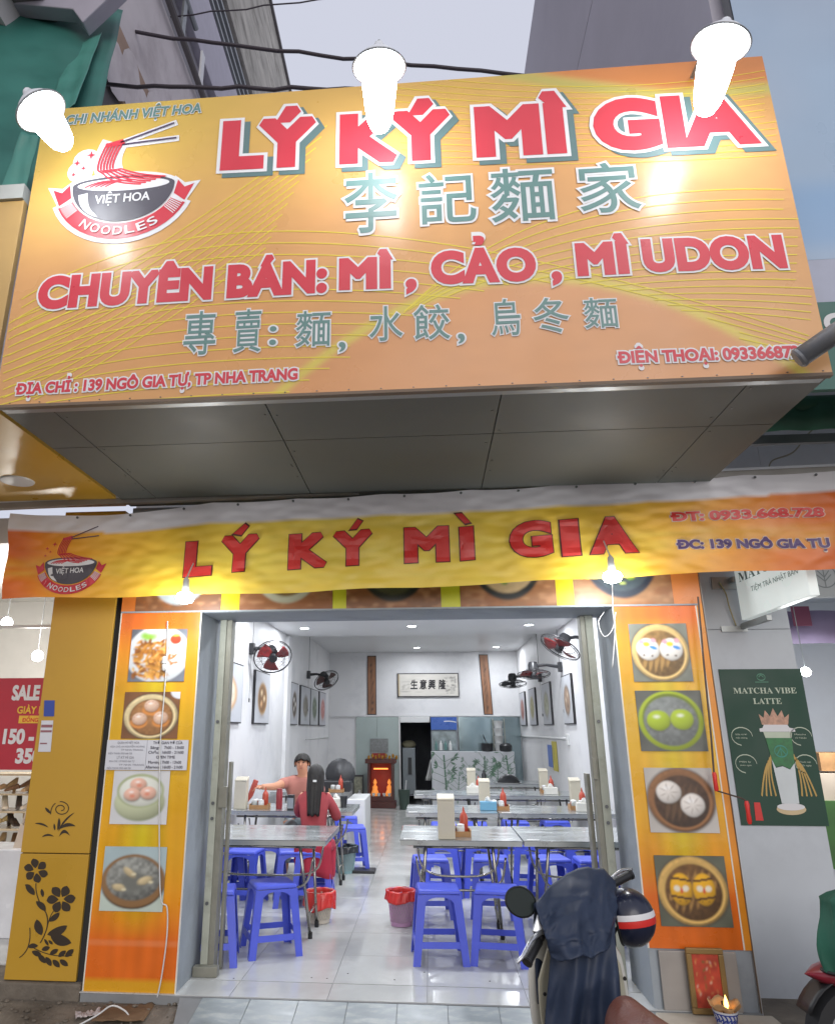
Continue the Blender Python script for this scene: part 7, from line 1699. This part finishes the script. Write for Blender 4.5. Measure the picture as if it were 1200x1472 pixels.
# helmet
hcn = Vector(onY(904, 1319, 3.93)); R_ = .112
hm = thing('helmet', 'navy open helmet with white and red stripes hanging from the right end of the handlebar', 'helmet', hcn)
ax = Vector((1, -.30, .12)).normalized(); Mh = ax.to_track_quat('Z', 'Y').to_matrix().to_4x4() @ Matrix.Rotation(radians(0), 4, 'Z')
upw = Vector((0, 0, 1)); ly = (upw - ax * upw.dot(ax)).normalized(); lx = ly.cross(ax)
def hp(th, ph, r=R_): return lx * (r * sin(th) * cos(ph)) + ly * (r * 1.08 * sin(th) * sin(ph)) + ax * (r * cos(th) * 1.02 - .0)
part('shell', MB().grid(lambda u, v: hp(v * 2.0, 2 * pi * u), 36, 18), mat('helmet_navy', hx('171d33'), rough=.3, var=.05, coat=.3), hm, smooth='all', solid=.008)
part('rim_seal', MB().tube([hp(2.0, 2 * pi * i / 30) for i in range(31)], .008, 6, caps=False), m_bk, hm, smooth='all')
def stripe(y0, y1, m, nm):
    def f(u, v):
        a = -1.95 + 3.9 * u; y = y0 + (y1 - y0) * v; c = sqrt(max(0, 1 - (y / R_) ** 2)); r = R_ * 1.045
        return lx * (-r * c * .0) + ly * (y * 1.08 * 1.03) + (lx * sin(a) + ax * cos(a) * 1.02) * (r * c)
    part(nm, MB().grid(f, 40, 4), m, hm, smooth='all')
stripe(.004, .026, m_white, 'white_stripe'); stripe(-.022, .0035, m_rb, 'red_stripe')
0 and part('strap_clip', MB().box(-.014, .014, -.004, .004, -.035, .035, Matrix.Translation(hp(1.15, -.2 + pi, R_ * 1.06)) @ Mh @ Matrix.Rotation(pi / 2, 4, 'X')), m_bk, hm)
0 and part('badge', MB().box(-.012, .012, -.002, .002, -.012, .012, Matrix.Translation(hp(1.45, 2.35, R_ * 1.06)) @ Mh @ Matrix.Rotation(pi / 2, 4, 'X')), m_pale, hm)
part('strap', MB().tube(sm([hp(1.9, pi, R_), Vector((-.09, .0, -.10)), Vector((-.075, .02, -.17)), Vector((-.05, .02, -.20))]), .007, 6), m_bk, hm, smooth='all')
part('strap', MB().tube(sm([hp(1.9, pi / 2, R_), Vector((-.07, .03, .11)), gr2 - hcn]), .006, 6), m_bk, hm, smooth='all')

# red motorbike and green jacket at the right edge
t = thing('red_motorbike', 'red and black motorbike partly cut off by the right edge', 'motorbike', (2.2, 4.3, -.17))
m_rm = mat('motorbike_red', hx('7c1628'), rough=.3, coat=.4, var=.04)
q0 = Vector(onY(1156, 1404, 4.3))
def tailf(u, v):
    a = 2 * pi * u; e = min(1, (v * 5) ** .5); return (q0.x + .9 * v, 4.3 + .12 * sin(a) * e, q0.z + .01 + .05 * v + (.055 + .05 * v) * cos(a) * e)
part('tail_panel', MB().grid(tailf, 20, 14), m_rm, t, world=True, smooth='all')
wc = (q0.x + .24, 4.3, -.17 + .27)
part('wheel', MB().lathe([(.19, -.05), (.25, -.05), (.285, 0), (.25, .05), (.19, .05)], 32, Matrix.Translation(wc) @ Matrix.Rotation(pi / 2, 4, 'X'), caps=False), m_bk, t, world=True, smooth=True)
part('rim', MB().lathe([(.04, -.03), (.19, -.03), (.19, .03), (.04, .03)], 24, Matrix.Translation(wc) @ Matrix.Rotation(pi / 2, 4, 'X')), m_chr, t, world=True, smooth=True)
part('fender', MB().grid(lambda u, v: (wc[0] + .30 * cos(.3 + 2.4 * v), wc[1] + (u - .5) * .14, wc[2] + .30 * sin(.3 + 2.4 * v)), 4, 16), m_bk, t, world=True, smooth='all', solid=.006)
part('seat', MB().box(q0.x + .18, q0.x + 1.0, 4.2, 4.4, q0.z + .10, q0.z + .17), m_bk, t, world=True, bevel=.03)
part('front_wheel', MB().lathe([(.19, -.04), (.25, -.04), (.28, 0), (.25, .04), (.19, .04)], 28, Matrix.Translation((wc[0] + 1.2, 4.3, wc[2])) @ Matrix.Rotation(pi / 2, 4, 'X'), caps=False), m_bk, t, world=True, smooth=True)
part('engine', MB().box(q0.x + .45, q0.x + 1.05, 4.2, 4.4, .0, .35), m_bk, t, world=True, bevel=.04)
qa = Vector(onY(1183, 1392, 4.25)); qb = Vector(onY(1190, 1290, 4.25))
gj = thing('green_jacket', 'dark green jacket draped over the red motorbike at the right edge', 'jacket', (qa.x + .2, 4.25, qa.z))
def jf(u, v):
    a = 2 * pi * u; w = .20 - .05 * v + .02 * sin(v * 6); e = 1 if v < .9 else (1 - (v - .9) * 8); return (qa.x + .20 + w * cos(a) * e + .012 * sin(a * 7 + v * 5), 4.25 + .12 * sin(a) * e + .01 * sin(a * 9 + v * 8), qa.z - .01 + (qb.z - qa.z + .05) * v)
part('jacket_body', MB().grid(jf, 48, 16), mat('dark_green_cloth', hx('1f5a48'), rough=.7, var=.12, vs=8, bump=.3, bs=12), gj, world=True, smooth='all')
part('hem', MB().tube([(qa.x + .20 + .205 * cos(2 * pi * i / 24), 4.25 + .125 * sin(2 * pi * i / 24), qa.z - .01) for i in range(25)], .008, 6, caps=False), m_bk, gj, world=True, smooth='all')
